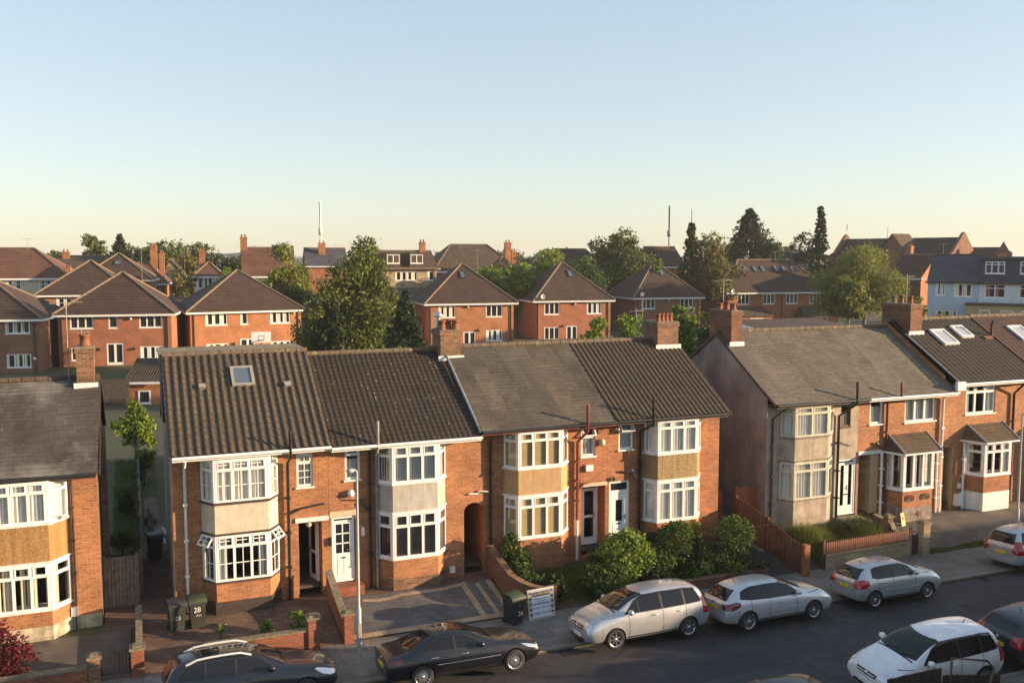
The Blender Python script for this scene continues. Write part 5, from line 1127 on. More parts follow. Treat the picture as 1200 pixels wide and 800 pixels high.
# ---- front gardens
def shrub(label, x, y, h, r, leaf, n, size, kind='bush', name='shrub', seed=1, clump=.3, blobs=None, per=10, group='front garden shrubs', trunk=.04):
    rg = random.Random(seed); return tree(name, label, 'shrub', (x, y, gz(y)), h, blobs or crown_blobs(kind, h, r, rg), n, size, leaf, trunk, 'bark', seed, group, clump, 0, 5, per)
shrub('large bright yellow green bush in the front garden beside the silver people carrier', 16.9, -2.2, 1.95, 1.25, 'leaf_bright', 5200, .10, seed=3, blobs=[(0, 0, 1.0, .85, .8, .8), (-.5, -.1, 1.2, .55, .5, .5), (.5, 0, 1.35, .5, .5, .45), (.1, .1, 1.6, .45, .45, .38), (-.2, -.3, .6, .8, .6, .5), (.75, -.1, .75, .5, .5, .6)])
shrub('lower green bush left of the large bright bush', 15.75, -2.9, 1.2, 1.05, 'leaf_hedge', 3200, .10, seed=4, blobs=[(0, 0, .5, .85, .6, .5), (-.45, .1, .7, .5, .45, .4), (.4, 0, .75, .5, .45, .4), (.1, -.2, .35, .9, .5, .35)])
def topiary(label, x, y, h, r, seed):
    bl = [(0, 0, h*.66, r, r, h*.34), (0, 0, h*.34, r*.8, r*.8, h*.3), (.1*r, 0, h*.82, r*.72, r*.72, h*.18), (0, -.1, h*.12, r*.6, r*.6, h*.14)]
    return shrub(label, x, y, h, r, 'leaf_hedge', 5200, .065, 'bush', 'clipped_shrub', seed, .13, bl, 10)
topiary('clipped green shrub, left of the two tall rounded ones', 19.35, -2.0, 1.95, .76, 6)
topiary('clipped green shrub, right of the two tall rounded ones beside the brown fence', 21.75, -2.3, 2.0, .84, 7)
shrub('dark green shrub between the bright bush and the clipped shrubs', 18.3, -1.4, 1.5, .7, 'leaf_dark', 2200, .08, seed=8)
shrub('yellowish shrub behind the two clipped shrubs', 20.75, -1.1, 1.7, .6, 'leaf_yellow', 1300, .08, seed=9)
shrub('green shrub filling the gap between the two clipped shrubs', 20.45, -1.6, 1.5, .6, 'leaf_hedge', 1800, .08, seed=10)
shrub('low spreading green plant under the left clipped shrub', 19.7, -2.9, .75, .8, 'leaf_hedge', 1800, .09, seed=12)
shrub('low ivy mound between the clipped shrubs and the pavement', 21.0, -3.0, .6, .9, 'leaf_hedge', 2000, .08, seed=13)
shrub('tall leafy climber beside the passage arch and red drainpipe house bay', 12.85, -1.0, 1.75, .55, 'leaf_hedge', 1700, .09, seed=14, blobs=[(0, 0, 1.2, .4, .35, .5), (.25, -.2, .6, .5, .4, .5), (-.1, 0, 1.55, .25, .25, .25)])
shrub('low weeds at the foot of the curved brick wall', 13.4, -2.3, .7, .8, 'leaf_hedge', 1300, .08, seed=15)
shrub('small rose bush with pale buds behind the low garden wall', 3.75, -2.7, .8, .38, 'leaf_bright', 420, .07, seed=16, name='rose_bush')
shrub('taller rose bush behind the low garden wall nearest the brick pillar', 4.75, -2.55, 1.0, .36, 'leaf_bright', 420, .07, seed=17, name='rose_bush')
shrub('thin young plant in front of the number 28 bin', 2.35, -2.3, .8, .2, 'leaf_bright', 160, .06, seed=18, name='young_plant')
shrub('pale weed on the low wall end beside the estate car', 1.9, -3.1, .4, .3, 'leaf_olive', 260, .06, seed=19, name='weed')
shrub('dark ivy spilling over the front wall left of the clipped shrubs', 17.9, -3.0, .8, .9, 'leaf_dark', 1800, .08, seed=31)
shrub('dark evergreen filling the corner under the pebbledash bay', 19.0, -1.0, 1.2, .7, 'leaf_dark', 1500, .08, seed=32)
shrub('loose green weeds between the bright bush and the white front door', 16.6, -1.0, .8, .7, 'leaf_hedge', 1100, .08, seed=33)
shrub('dark green groundcover in front of the right clipped shrub', 22.1, -3.0, .65, .7, 'leaf_dark', 1500, .08, seed=34)
shrub('dense dark bush behind the right clipped shrub, next to the fence', 22.6, -1.1, 1.3, .7, 'leaf_hedge', 1600, .08, seed=35)
tree('red_maple', 'dark red leaved maple in the bottom left corner', 'tree', (-3.75, -2.75, gz(-2.75)), 2.1, [(-.3, 0, .9, .85, .75, .6), (.35, -.1, .75, .5, .5, .5), (-.4, 0, 1.4, .6, .6, .5), (-.6, .1, 1.9, .4, .4, .4)], 3800, .08, 'leaf_red', .05, 'bark', 21, None, .3, 0, 7, 10)
def grass(label, x0, x1, y0, y1, n, h, seed, leaf='leaf_grass', dens=None):
    rg = np.random.default_rng(seed); X = rg.uniform(x0, x1, n); Y = rg.uniform(y0, y1, n); V = []; F = []
    hh = h*rg.uniform(.4, 1.2, n)*(.6+.5*np.sin(X*2.1)*np.sin(Y*1.7+1))
    a = rg.uniform(0, 6.28, n); ln = rg.normal(0, .12, (n, 2))
    for i in range(n):
        z = gz(Y[i])+.004; dx, dy = .016*math.cos(a[i]), .016*math.sin(a[i])
        V += [(X[i]-dx, Y[i]-dy, z), (X[i]+dx, Y[i]+dy, z), (X[i]+ln[i][0]*h*3, Y[i]+ln[i][1]*h*3, z+abs(hh[i])+.03)]; F.append((3*i, 3*i+1, 3*i+2))
    me = bpy.data.meshes.new('grass'); me.from_pydata(V, [], F); me.materials.append(M(leaf)); o = bpy.data.objects.new('grass', me); COL.objects.link(o); o['kind'] = 'stuff'; o['label'] = label; o['category'] = 'grass'; return o
grass('long unkempt grass behind the picket fence', 25.4, 29.6, -3.2, -.6, 14000, .75, 1)
grass('short grass in the garden inside the curved brick wall', 12.7, 16.3, -3.1, -.7, 6500, .22, 2)
grass('grass tuft along the pavement edge by the brick pillar', 30.6, 34.0, -3.7, -3.3, 2500, .14, 3)
grass('rough weeds along the low front wall of number 28', 1.0, 5.5, -3.2, -2.9, 1400, .16, 4)
grass('lawn strip at the back of the alley', .3, 1.0, 16, 38, 4000, .12, 5)

x = 32.2; tree('shading_hedge', 'unseen tall hedge added across the street to shade the white people carrier', 'hedge', (x, -16.3, .1), 3.2, [(-5.6+1.25*k, 0, 1.5, .9, .6, 1.65) for k in range(10)], 16000, .16, 'leaf_hedge', .1, 'bark', 41, None, .25, 0, 10, 10)  # out of view, added to keep the white car and road in shade

grass('dark rough grass in the narrow plot left of the alley fence', -1.0, .05, 3, 24, 6000, .3, 7, 'leaf_hedge')
shrub('dark shrub against the side wall of the left edge house', -.6, 7.5, 1.1, .5, 'leaf_hedge', 1200, .08, seed=51, group='shrubs in the back gardens')
shrub('second dark shrub further back in the narrow plot', -.5, 13, 1.4, .55, 'leaf_dark', 1200, .09, seed=52, group='shrubs in the back gardens')

ptree(60, 190, 294, 50, 'mass', 'leaf_mid', 'leafy green tree beyond the cream house chimney', 3200, .36)
ptree(168, 170, 288, 54, 'mass', 'leaf_hedge', 'leafy green tree between the red brick villa chimneys', 3200, .36)
ptree(226, 165, 290, 40, 'mass', 'leaf_olive', 'leafy green tree behind the white bay fronted house roof', 3200, .36)
ptree(300, 190, 292, 44, 'mass', 'leaf_mid', 'leafy green tree just left of the red tiled roof ridge', 3200, .36)
ptree(520, 170, 292, 44, 'mass', 'leaf_hedge', 'leafy green tree left of the broad brown hipped roof', 3200, .36)
ptree(592, 180, 290, 56, 'mass', 'leaf_olive', 'leafy green tree behind the square brick stack', 3200, .36)
ptree(655, 170, 288, 54, 'mass', 'leaf_mid', 'leafy green tree behind the dark red roofed white house', 3200, .36)
ptree(760, 175, 291, 50, 'mass', 'leaf_hedge', 'leafy green tree below the right mast', 3200, .36)
ptree(852, 180, 284, 64, 'mass', 'leaf_olive', 'leafy green tree left of the big fir', 3200, .36)
ptree(925, 190, 287, 50, 'mass', 'leaf_mid', 'leafy green tree behind the orange chimney near the tall cypress', 3200, .36)
shrub('leafy shrub leaning over the curved brick wall', 12.95, -2.2, 1.25, .6, 'leaf_hedge', 1500, .09, seed=61)
shrub('low dark bush inside the end of the curved brick wall', 13.7, -2.75, 1.0, .65, 'leaf_dark', 1500, .09, seed=62)
shrub('round green bush joining the bright bush to the clipped shrubs', 18.3, -2.4, 1.3, .8, 'leaf_hedge', 2600, .08, seed=63)
shrub('dark leafy bush joining the two clipped shrubs at the front', 20.6, -2.5, 1.1, .8, 'leaf_dark', 2400, .08, seed=64)
# ------------------------------------------------------------------ cars
def m_paint(name, c, metallic=.0, rough=.35, coat=1.0):
    s = NT(name); n = s.noise(3, 4)
    col = s.mix(1.0, c, s.ramp(n, [(.3, .9), (.7, 1.05)]), 'MULTIPLY')
    dr = s.n('MapRange', Value=s.noise(6, 4), To_Min=rough*.85, To_Max=rough*1.25)
    s.out(col, dr.outputs[0], None, Metallic=metallic, Coat_Weight=coat, Coat_Roughness=.06)
m_paint('paint_silver', (.50, .52, .54), .5, .34); m_paint('paint_pale_silver', (.58, .61, .64), .45, .34); m_paint('paint_champagne', (.50, .47, .42), .6, .34)
m_paint('paint_white', (.74, .76, .78), 0, .3); m_paint('paint_black', (.006, .007, .012), 0, .3, .6); m_paint('paint_navy', (.008, .012, .024), 0, .3, .6); m_paint('paint_slate', (.016, .022, .034), .1, .3, .7)
NT('car_glass').out((.010, .012, .014), .05, Specular_IOR_Level=.5)
NT('car_trim').out((.015, .015, .016), .5)
NT('tyre').out((.018, .018, .019), .85)
NT('alloy').out((.55, .55, .56), .3, Metallic=.9)
NT('rail_bright').out((.75, .75, .75), .35, Metallic=.3)
NT('chrome').out((.75, .75, .76), .15, Metallic=1.0)
NT('lamp_clear').out((.62, .66, .70), .08, Metallic=.55, Coat_Weight=1.0)
NT('lamp_red').out((.38, .012, .015), .12, Coat_Weight=1.0)
NT('lamp_dark_red').out((.12, .008, .012), .12, Coat_Weight=1.0)
NT('plate_yellow').out((.75, .50, .03), .5); NT('plate_white').out((.75, .75, .72), .5)

def wheel(parent, x, y, side, r=.32, spokes=10, w=.2, alloy='alloy'):
    t = MB(); rr = r*.7
    t.lathe((x, y, r), [(rr, -w/2), (r*.93, -w/2), (r, -w*.32), (r, w*.32), (r*.93, w/2), (rr, w/2), (rr*.95, w*.2)], 28, 0, 'y')
    wo = t.build('wheel', 'tyre', parent, uv=False)
    m = MB(); yo = y+side*w*.36
    m.lathe((x, yo, r), [(rr*1.01, side*.035), (rr*.93, side*.035), (rr*.9, 0), (rr*.9, -side*.1)], 28, 0, 'y')
    for k in range(spokes):
        a = 2*math.pi*k/spokes; d = Vector((math.cos(a), 0, math.sin(a))); p = Vector((-math.sin(a), 0, math.cos(a))); c = Vector((x, yo, r))
        wd0, wd1 = r*.075, r*.055*(10/spokes)**.5
        pts = [c+d*r*.1-p*wd0+Vector((0, side*.02, 0)), c+d*r*.1+p*wd0+Vector((0, side*.02, 0)), c+d*rr*.93+p*wd1+Vector((0, side*.005, 0)), c+d*rr*.93-p*wd1+Vector((0, side*.005, 0))]
        m.extr(pts, (0, -side*.03, 0))
    m.lathe((x, yo, r), [(0, side*.03), (r*.13, side*.028), (r*.16, 0), (r*.16, -side*.05)], 14, 0, 'y')
    m.build('rim', alloy, wo, uv=False)
    MB().lathe((x, yo-side*.06, r), [(0, 0), (rr*.92, 0)], 20, 0, 'y').build('brake_disc', 'car_trim', wo, uv=False)
    return wo

CARS = {
 # x of stations run from nose (0) to tail (L): (x, zlow, wlow, zmid, wmid, zbelt, wbelt, ztop_edge, wtop, ztop)
 'mpv': dict(L=4.45, r=.325, fx=.92, rx=3.62, st=[
   (0, .30, .60, .46, .74, .62, .70, .68, .5, .70), (.10, .22, .75, .46, .84, .76, .78, .86, .56, .89), (.40, .19, .80, .52, .88, .90, .79, .99, .58, 1.02), (.80, .19, .81, .55, .89, .97, .82, 1.07, .64, 1.11),
   (1.05, .19, .81, .55, .895, .99, .84, 1.12, .69, 1.16), (1.52, .19, .81, .55, .90, 1.01, .86, 1.41, .63, 1.45), (1.98, .19, .81, .55, .90, 1.02, .86, 1.56, .585, 1.61), (2.75, .19, .81, .55, .90, 1.03, .87, 1.61, .58, 1.665), (3.5, .19, .81, .57, .90, 1.03, .86, 1.60, .57, 1.65),
   (4.07, .22, .80, .58, .89, 1.04, .84, 1.55, .55, 1.60), (4.24, .24, .79, .60, .87, 1.04, .81, 1.46, .555, 1.48), (4.38, .27, .78, .60, .85, 1.03, .78, 1.10, .60, 1.12), (4.45, .32, .70, .58, .80, .92, .75, .97, .60, .98)],
   side=[[(1.30, 1.07), (1.70, 1.38), (1.80, 1.42), (1.80, 1.07)], [(1.83, 1.07), (1.83, 1.43), (2.02, 1.51), (2.62, 1.54), (2.62, 1.08)], [(2.70, 1.08), (2.70, 1.54), (3.48, 1.53), (3.48, 1.09)], [(3.55, 1.09), (3.55, 1.53), (3.95, 1.49), (4.14, 1.16), (4.08, 1.11)]],
   wind=[(-.67, 1.16), (-.56, 1.56), (.56, 1.56), (.67, 1.16)], rear=[(-.62, 1.10), (-.52, 1.48), (.52, 1.48), (.62, 1.10)], seams=[1.42, 2.66, 3.52], hz=.82,
   head=[(.0, .76), (.06, .66), (.40, .74), (.62, .92), (.52, .96), (.2, .90)], tail_s=[(4.18, .72), (4.17, 1.22), (4.46, 1.22), (4.46, .72)]),
 'hatch': dict(L=4.38, r=.325, fx=.90, rx=3.57, st=[
   (0, .30, .58, .44, .73, .60, .69, .65, .5, .68), (.10, .20, .74, .45, .83, .73, .77, .82, .55, .85), (.42, .18, .80, .50, .87, .87, .78, .95, .58, .98), (.88, .18, .81, .53, .89, .92, .81, 1.02, .63, 1.06),
   (1.20, .18, .81, .54, .89, .94, .83, 1.05, .67, 1.09), (1.70, .18, .80, .54, .895, .94, .84, 1.28, .61, 1.33), (2.12, .18, .80, .54, .90, .955, .85, 1.43, .57, 1.485), (2.75, .18, .80, .55, .90, .97, .85, 1.46, .555, 1.52), (3.35, .18, .80, .57, .90, .99, .84, 1.43, .53, 1.485),
   (3.85, .20, .79, .58, .89, 1.0, .82, 1.34, .50, 1.385), (4.06, .23, .77, .60, .87, 1.0, .79, 1.20, .50, 1.23), (4.28, .27, .76, .60, .84, .96, .76, 1.0, .57, 1.02), (4.38, .32, .68, .56, .79, .84, .73, .90, .56, .91)],
   side=[[(1.44, 1.0), (1.82, 1.26), (1.98, 1.29), (1.98, .99)], [(1.99, .99), (1.99, 1.30), (2.18, 1.365), (2.66, 1.385), (2.66, 1.0)], [(2.73, 1.0), (2.73, 1.385), (3.26, 1.365), (3.44, 1.33), (3.44, 1.03)], [(3.48, 1.035), (3.48, 1.32), (3.70, 1.24), (3.80, 1.08)]],
   wind=[(-.66, 1.10), (-.54, 1.43), (.54, 1.43), (.66, 1.10)], rear=[(-.58, 1.01), (-.47, 1.31), (.47, 1.31), (.58, 1.01)], seams=[1.60, 2.70, 3.44], hz=.75,
   head=[(.0, .72), (.08, .62), (.42, .72), (.66, .88), (.55, .92), (.2, .86)], tail_s=[(3.86, .86), (3.84, .97), (4.02, 1.0), (4.4, .92), (4.4, .74), (4.1, .76)]),
 'supermini': dict(L=3.95, r=.31, fx=.80, rx=3.28, st=[
   (0, .30, .60, .44, .73, .62, .69, .69, .5, .72), (.10, .20, .73, .45, .81, .76, .75, .86, .54, .89), (.38, .18, .78, .50, .845, .89, .76, .99, .57, 1.02), (.75, .18, .79, .53, .86, .95, .79, 1.06, .62, 1.10),
   (1.0, .18, .79, .54, .865, .97, .81, 1.11, .66, 1.15), (1.45, .18, .79, .54, .868, .98, .83, 1.34, .61, 1.38), (1.88, .18, .79, .54, .87, .99, .83, 1.46, .575, 1.51), (2.45, .18, .79, .55, .87, 1.0, .83, 1.48, .565, 1.535), (3.05, .18, .79, .57, .87, 1.01, .82, 1.45, .54, 1.505),
   (3.5, .20, .78, .58, .865, 1.02, .80, 1.37, .52, 1.415), (3.70, .23, .76, .60, .845, 1.01, .78, 1.24, .53, 1.265), (3.87, .27, .74, .60, .82, .97, .75, 1.02, .58, 1.04), (3.95, .32, .66, .56, .77, .86, .72, .92, .57, .93)],
   side=[[(1.28, 1.03), (1.62, 1.29), (1.74, 1.32), (1.74, 1.03)], [(1.76, 1.03), (1.76, 1.33), (1.96, 1.40), (2.36, 1.41), (2.36, 1.035)], [(2.43, 1.035), (2.43, 1.41), (2.98, 1.385), (3.22, 1.33), (3.3, 1.1), (3.1, 1.05)]],
   wind=[(-.65, 1.15), (-.55, 1.46), (.55, 1.46), (.65, 1.15)], rear=[(-.60, 1.03), (-.5, 1.36), (.5, 1.36), (.60, 1.03)], seams=[1.38, 2.40, 3.1], hz=.79,
   head=[(.0, .72), (.08, .62), (.40, .74), (.62, .92), (.5, .95), (.2, .89)], tail_s=[(3.5, .86), (3.5, 1.0), (3.72, 1.06), (3.97, .98), (3.97, .74), (3.7, .76)]),
 'saloon': dict(L=4.72, r=.335, fx=.86, rx=3.72, st=[
   (0, .30, .60, .44, .75, .60, .72, .66, .52, .69), (.10, .20, .75, .45, .84, .69, .78, .76, .57, .79), (.45, .18, .79, .50, .87, .80, .77, .86, .58, .89), (1.05, .18, .81, .53, .90, .87, .81, .93, .64, .97),
   (1.45, .18, .81, .54, .905, .90, .83, .98, .68, 1.02), (1.95, .18, .81, .54, .91, .92, .85, 1.25, .60, 1.29), (2.38, .18, .81, .54, .91, .93, .86, 1.37, .55, 1.42), (2.85, .18, .81, .55, .91, .94, .86, 1.385, .53, 1.44), (3.3, .18, .81, .56, .91, .95, .85, 1.33, .52, 1.385),
   (3.8, .20, .80, .58, .90, .96, .83, 1.13, .55, 1.17), (4.15, .22, .78, .60, .88, .95, .79, .99, .60, 1.02), (4.58, .25, .77, .60, .86, .93, .78, .96, .60, .985), (4.72, .30, .68, .56, .80, .84, .74, .88, .58, .90)],
   side=[[(1.78, .97), (2.22, 1.22), (2.36, 1.27), (2.66, 1.30), (2.66, .98)], [(2.73, .98), (2.73, 1.30), (3.12, 1.27), (3.42, 1.17), (3.42, 1.0)], [(3.46, 1.01), (3.46, 1.15), (3.72, 1.03), (3.70, 1.01)]],
   wind=[(-.66, 1.03), (-.52, 1.37), (.52, 1.37), (.66, 1.03)], rear=[(-.6, 1.04), (-.47, 1.33), (.47, 1.33), (.6, 1.04)], seams=[1.6, 2.70, 3.62], hz=.74,
   head=[(.02, .68), (.10, .60), (.40, .68), (.62, .80), (.5, .83), (.2, .78)], tail_s=[(4.3, .78), (4.28, .90), (4.72, .92), (4.72, .78)], roofglass=[(2.45, -.45), (3.2, -.43), (3.2, .43), (2.45, .45)]),
 'estate': dict(L=4.6, r=.35, fx=.88, rx=3.68, st=[
   (0, .34, .62, .50, .75, .70, .71, .76, .52, .79), (.10, .24, .76, .50, .84, .81, .78, .89, .57, .91), (.45, .22, .80, .56, .87, .90, .78, .97, .58, 1.0), (1.0, .22, .82, .58, .905, .98, .82, 1.04, .64, 1.08),
   (1.40, .22, .82, .58, .91, 1.02, .84, 1.09, .69, 1.14), (1.85, .22, .82, .58, .915, 1.04, .86, 1.38, .62, 1.42), (2.25, .22, .82, .58, .915, 1.05, .87, 1.52, .58, 1.57), (2.85, .22, .82, .59, .915, 1.06, .87, 1.56, .57, 1.62), (3.6, .22, .82, .60, .91, 1.07, .86, 1.55, .56, 1.605),
   (4.2, .25, .81, .62, .89, 1.08, .83, 1.48, .54, 1.53), (4.36, .27, .79, .62, .87, 1.07, .80, 1.38, .55, 1.40), (4.53, .30, .78, .62, .86, 1.04, .79, 1.11, .60, 1.12), (4.6, .36, .70, .60, .81, .92, .75, .97, .58, .98)],
   side=[[(1.66, 1.10), (2.04, 1.36), (2.2, 1.43), (2.68, 1.48), (2.68, 1.11)], [(2.76, 1.11), (2.76, 1.48), (3.48, 1.47), (3.48, 1.13)], [(3.55, 1.13), (3.55, 1.47), (3.98, 1.43), (4.2, 1.2), (4.1, 1.15)]],
   wind=[(-.68, 1.14), (-.55, 1.52), (.55, 1.52), (.68, 1.14)], rear=[(-.6, 1.12), (-.5, 1.42), (.5, 1.42), (.6, 1.12)], seams=[1.62, 2.72, 3.52], hz=.84, roofglass=[(2.35, -.42), (3.6, -.42), (3.6, .42), (2.35, .42)],
   head=[(.02, .76), (.12, .68), (.42, .76), (.62, .90), (.5, .93), (.2, .87)], tail_s=[(4.26, .80), (4.24, 1.12), (4.62, 1.14), (4.62, .80)]),
}

def cut_poly(bm, poly, axes, cond, pid, lay):
    """cut the faces chosen by cond along the edges of a convex polygon (in the two axes given) and give those inside the part id pid"""
    a, b = axes; c = 3-a-b; xs = [p[0] for p in poly]; ys = [p[1] for p in poly]; bx0, bx1, by0, by1 = min(xs)-1e-4, max(xs)+1e-4, min(ys)-1e-4, max(ys)+1e-4
    def sel():
        out = []
        for f in bm.faces:
            if not cond(f): continue
            va = [v.co[a] for v in f.verts]; vb = [v.co[b] for v in f.verts]
            if max(va) < bx0 or min(va) > bx1 or max(vb) < by0 or min(vb) > by1: continue
            out.append(f)
        return out
    n = len(poly)
    for i in range(n):
        p, q = poly[i], poly[(i+1) % n]; no = Vector((0, 0, 0)); no[a] = q[1]-p[1]; no[b] = -(q[0]-p[0]); co = Vector((0, 0, 0)); co[a] = p[0]; co[b] = p[1]
        fs = sel(); geom = list({e for f in fs for e in f.edges} | {v for f in fs for v in f.verts})+fs
        bmesh.ops.bisect_plane(bm, geom=geom, dist=1e-5, plane_co=co, plane_no=no)
    area = sum(poly[i][0]*poly[(i+1) % n][1]-poly[(i+1) % n][0]*poly[i][1] for i in range(n)); sg = 1 if area > 0 else -1
    hit = []
    for f in sel():
        m = f.calc_center_median()
        if all(sg*((poly[(i+1) % n][0]-poly[i][0])*(m[b]-poly[i][1])-(poly[(i+1) % n][1]-poly[i][1])*(m[a]-poly[i][0])) > -1e-7 for i in range(n)):
            f[lay] = pid; hit.append(f)
    return hit

def make_car(kind, label, cat, paint, loc, heading, roll=0, group='cars parked along the street', rails=False, plate='yellow', rear_lamp='lamp_red', spokes=10, alloy='alloy', mirror=None, scale=1.0, panoramic=False):
    K = CARS[kind]; L = K['L']; r = K['r']
    t = thing('parked_car', label, cat, loc, heading, group); t.rotation_euler = (roll, 0, heading); t.scale = (scale,)*3
    # coarse cage -> subdivided skin
    ring = []; st = K['st']
    for (x, zl, wl, zm, wm, zb, wb_, zte, wt_, zt) in st:
        X = L/2-x
        half = [(0, zl), (wl*.9, zl), (wl, zl+.06), (wm, zm), ((wm+wb_)/2+.02, (zm+zb)/2+.03), (wb_, zb), (wb_*.25+wt_*.75, zb*.25+zte*.75), (wt_, zte), (wt_*.55, zt-.012), (0, zt)]
        ring.append([(X, y, z) for y, z in half]+[(X, -y, z) for y, z in half[-2:0:-1]])
    n = len(ring[0]); vs = [p for rg_ in ring for p in rg_]; fs = []
    for i in range(len(ring)-1):
        for k in range(n): fs.append((i*n+k, (i+1)*n+k, (i+1)*n+(k+1) % n, i*n+(k+1) % n))
    fs.append(tuple(range(n))[::-1]); o = (len(ring)-1)*n; fs.append(tuple(range(o, o+n)))
    me = bpy.data.meshes.new('body'); me.from_pydata(vs, [], [f[::-1] for f in fs]); ob = bpy.data.objects.new('body', me); COL.objects.link(ob)
    md = ob.modifiers.new('s', 'SUBSURF'); md.levels = 2; md.render_levels = 2
    dg = bpy.context.evaluated_depsgraph_get(); ev = ob.evaluated_get(dg); m2 = bpy.data.meshes.new_from_object(ev)
    bpy.data.objects.remove(ob); bm = bmesh.new(); bm.from_mesh(m2); bpy.data.meshes.remove(m2)
    bmesh.ops.recalc_face_normals(bm, faces=bm.faces); lay = bm.faces.layers.int.new('part')
    X = lambda x: L/2-x
    fl = lambda poly: [(X(x), z) for x, z in poly]
    ids = {}; nid = [10]
    def part(name, mat, poly, axes, cond):
        nid[0] += 1; ids[nid[0]] = (name, mat); return cut_poly(bm, poly, axes, cond, nid[0], lay)
    for s in (1, -1):
        sd = lambda f, s=s: s*f.normal.y > .25 and s*f.calc_center_median().y > .3
        pts_ = sorted({p for sid in K['side'] for p in sid}); lo_, up_ = [], []
        cr = lambda o, p, q: (p[0]-o[0])*(q[1]-o[1])-(p[1]-o[1])*(q[0]-o[0])
        for p in pts_:
            while len(lo_) > 1 and cr(lo_[-2], lo_[-1], p) <= 0: lo_.pop()
            lo_.append(p)
        for p in reversed(pts_):
            while len(up_) > 1 and cr(up_[-2], up_[-1], p) <= 0: up_.pop()
            up_.append(p)
        hull = lo_[:-1]+up_[:-1]; mx = sum(p[0] for p in hull)/len(hull); mz = sum(p[1] for p in hull)/len(hull)
        hull = [(p[0]+.03*(1 if p[0] > mx else -1), p[1]+.022*(1 if p[1] > mz else -1)) for p in hull]
        ids[1] = ('trim', 'car_trim'); cut_poly(bm, fl(hull), (0, 2), sd, 1, lay)
        for sid in K['side']:
            part('side_window', 'car_glass', fl(sid), (0, 2), sd)
        hd = lambda f, s=s: s*f.calc_center_median().y > .42 and f.normal.z < .80
        part('headlight', 'lamp_clear', fl(K['head']), (0, 2), hd)
        part('tail_light', rear_lamp, fl(K['tail_s']), (0, 2), lambda f, s=s: s*f.calc_center_median().y > (.5 if kind != 'mpv' else .6) and s*f.normal.y > -.2 and f.normal.z < .8)
        for sx in K['seams']:
            z0, z1 = .30, 1.0 if kind in ('saloon', 'hatch') else 1.06
            ids[1] = ('trim', 'car_trim'); cut_poly(bm, [(X(sx)-.009, z0), (X(sx)+.009, z0), (X(sx)+.009, z1), (X(sx)-.009, z1)], (0, 2), lambda f, s=s: s*f.normal.y > .3, 1, lay)
    for s in (1, -1):
        for (xa, xb, za, zb) in ((.46, .474, .34, K['hz']-.12), (L-.44, L-.426, .34, .72), (.50, K['st'][4][0]-.1, K['st'][2][7]-.012, K['st'][2][7]+.002), (K['fx']+r+.1, K['rx']-r-.1, .30, .345)):
            cut_poly(bm, [(X(xb), za), (X(xa), za), (X(xa), zb), (X(xb), zb)], (0, 2), lambda f, s=s: s*f.normal.y > .2 and s*f.calc_center_median().y > .4, 1, lay)
    cut_poly(bm, [(-.62, .665), (.62, .665), (.62, .68), (-.62, .68)] if kind != 'saloon' else [(-.62, .70), (.62, .70), (.62, .712), (-.62, .712)], (1, 2), lambda f: f.normal.x < -.4, 1, lay)
    part('windscreen', 'car_glass', K['wind'], (1, 2), lambda f: f.normal.x > .15 and f.normal.z > .2 and f.calc_center_median().z > K['wind'][0][1]-.06)
    part('rear_window', 'car_glass', K['rear'], (1, 2), lambda f: f.normal.x < -.12 and f.calc_center_median().x < X(L*.62) and f.calc_center_median().z > K['rear'][0][1]-.06)
    if panoramic: part('roof_window', 'car_glass', [(X(x), y) for x, y in K['roofglass']], (0, 1), lambda f: f.normal.z > .8 and f.calc_center_median().z > 1.2)
    fr = lambda f: f.normal.x > .4
    part('grille', 'car_trim', [(-.34, K['hz']-.19), (.34, K['hz']-.19), (.40, K['hz']-.07), (-.40, K['hz']-.07)], (1, 2), fr)
    cut_poly(bm, [(-.5, .25), (.5, .25), (.46, .37), (-.46, .37)], (1, 2), fr, 1, lay)
    hs = K['hz']+.10
    cut_poly(bm, [(X(K['st'][4][0]-.02), -.66), (X(K['st'][4][0]-.02), .66), (X(K['st'][4][0]-.075), .66), (X(K['st'][4][0]-.075), -.66)], (0, 1), lambda f: f.normal.z > .6, 1, lay)
    cut_poly(bm, [(X(L), .28), (X(.0), .28), (X(.0), .10), (X(L), .10)], (0, 2), lambda f: True, 1, lay)
    kill = []
    for wx in (K['fx'], K['rx']):
        ra = r+.055; poly = [(X(wx)+ra*math.cos(a), r+ra*math.sin(a)) for a in [2*math.pi*k/22 for k in range(22)]]
        for s in (1, -1):
            kill += cut_poly(bm, poly, (0, 2), lambda f, s=s: s*f.calc_center_median().y > .5 and (s*f.normal.y > .1 or f.normal.z < -.1), 2, lay)
    bmesh.ops.delete(bm, geom=[f for f in bm.faces if f[lay] == 2], context='FACES')
    # split into meshes
    def emit(faces, name, mats, matof, parent, lift=0):
        idx = {}; V = []; F = []; MI = []
        for f in faces:
            ff = []
            for v in f.verts:
                if v.index not in idx: idx[v.index] = len(V); V.append(v.co+v.normal*lift)
                ff.append(idx[v.index])
            F.append(ff); MI.append(matof(f))
        mm = bpy.data.meshes.new(name); mm.from_pydata(V, [], F)
        for q in mats: mm.materials.append(M(q))
        mm.polygons.foreach_set('material_index', MI); mm.polygons.foreach_set('use_smooth', [True]*len(F)); mm.update()
        oo = bpy.data.objects.new(name, mm); COL.objects.link(oo); oo.parent = parent; return oo
    bm.normal_update(); bm.verts.index_update()
    emit([f for f in bm.faces if f[lay] < 10], 'body', [paint, 'car_trim'], lambda f: 1 if f[lay] == 1 else 0, t)
    for i, (nm, mt) in ids.items():
        fs_ = [f for f in bm.faces if f[lay] == i]
        if i >= 10 and fs_: emit(fs_, nm, [mt], lambda f: 0, t, .004 if 'light' in nm else -.006)
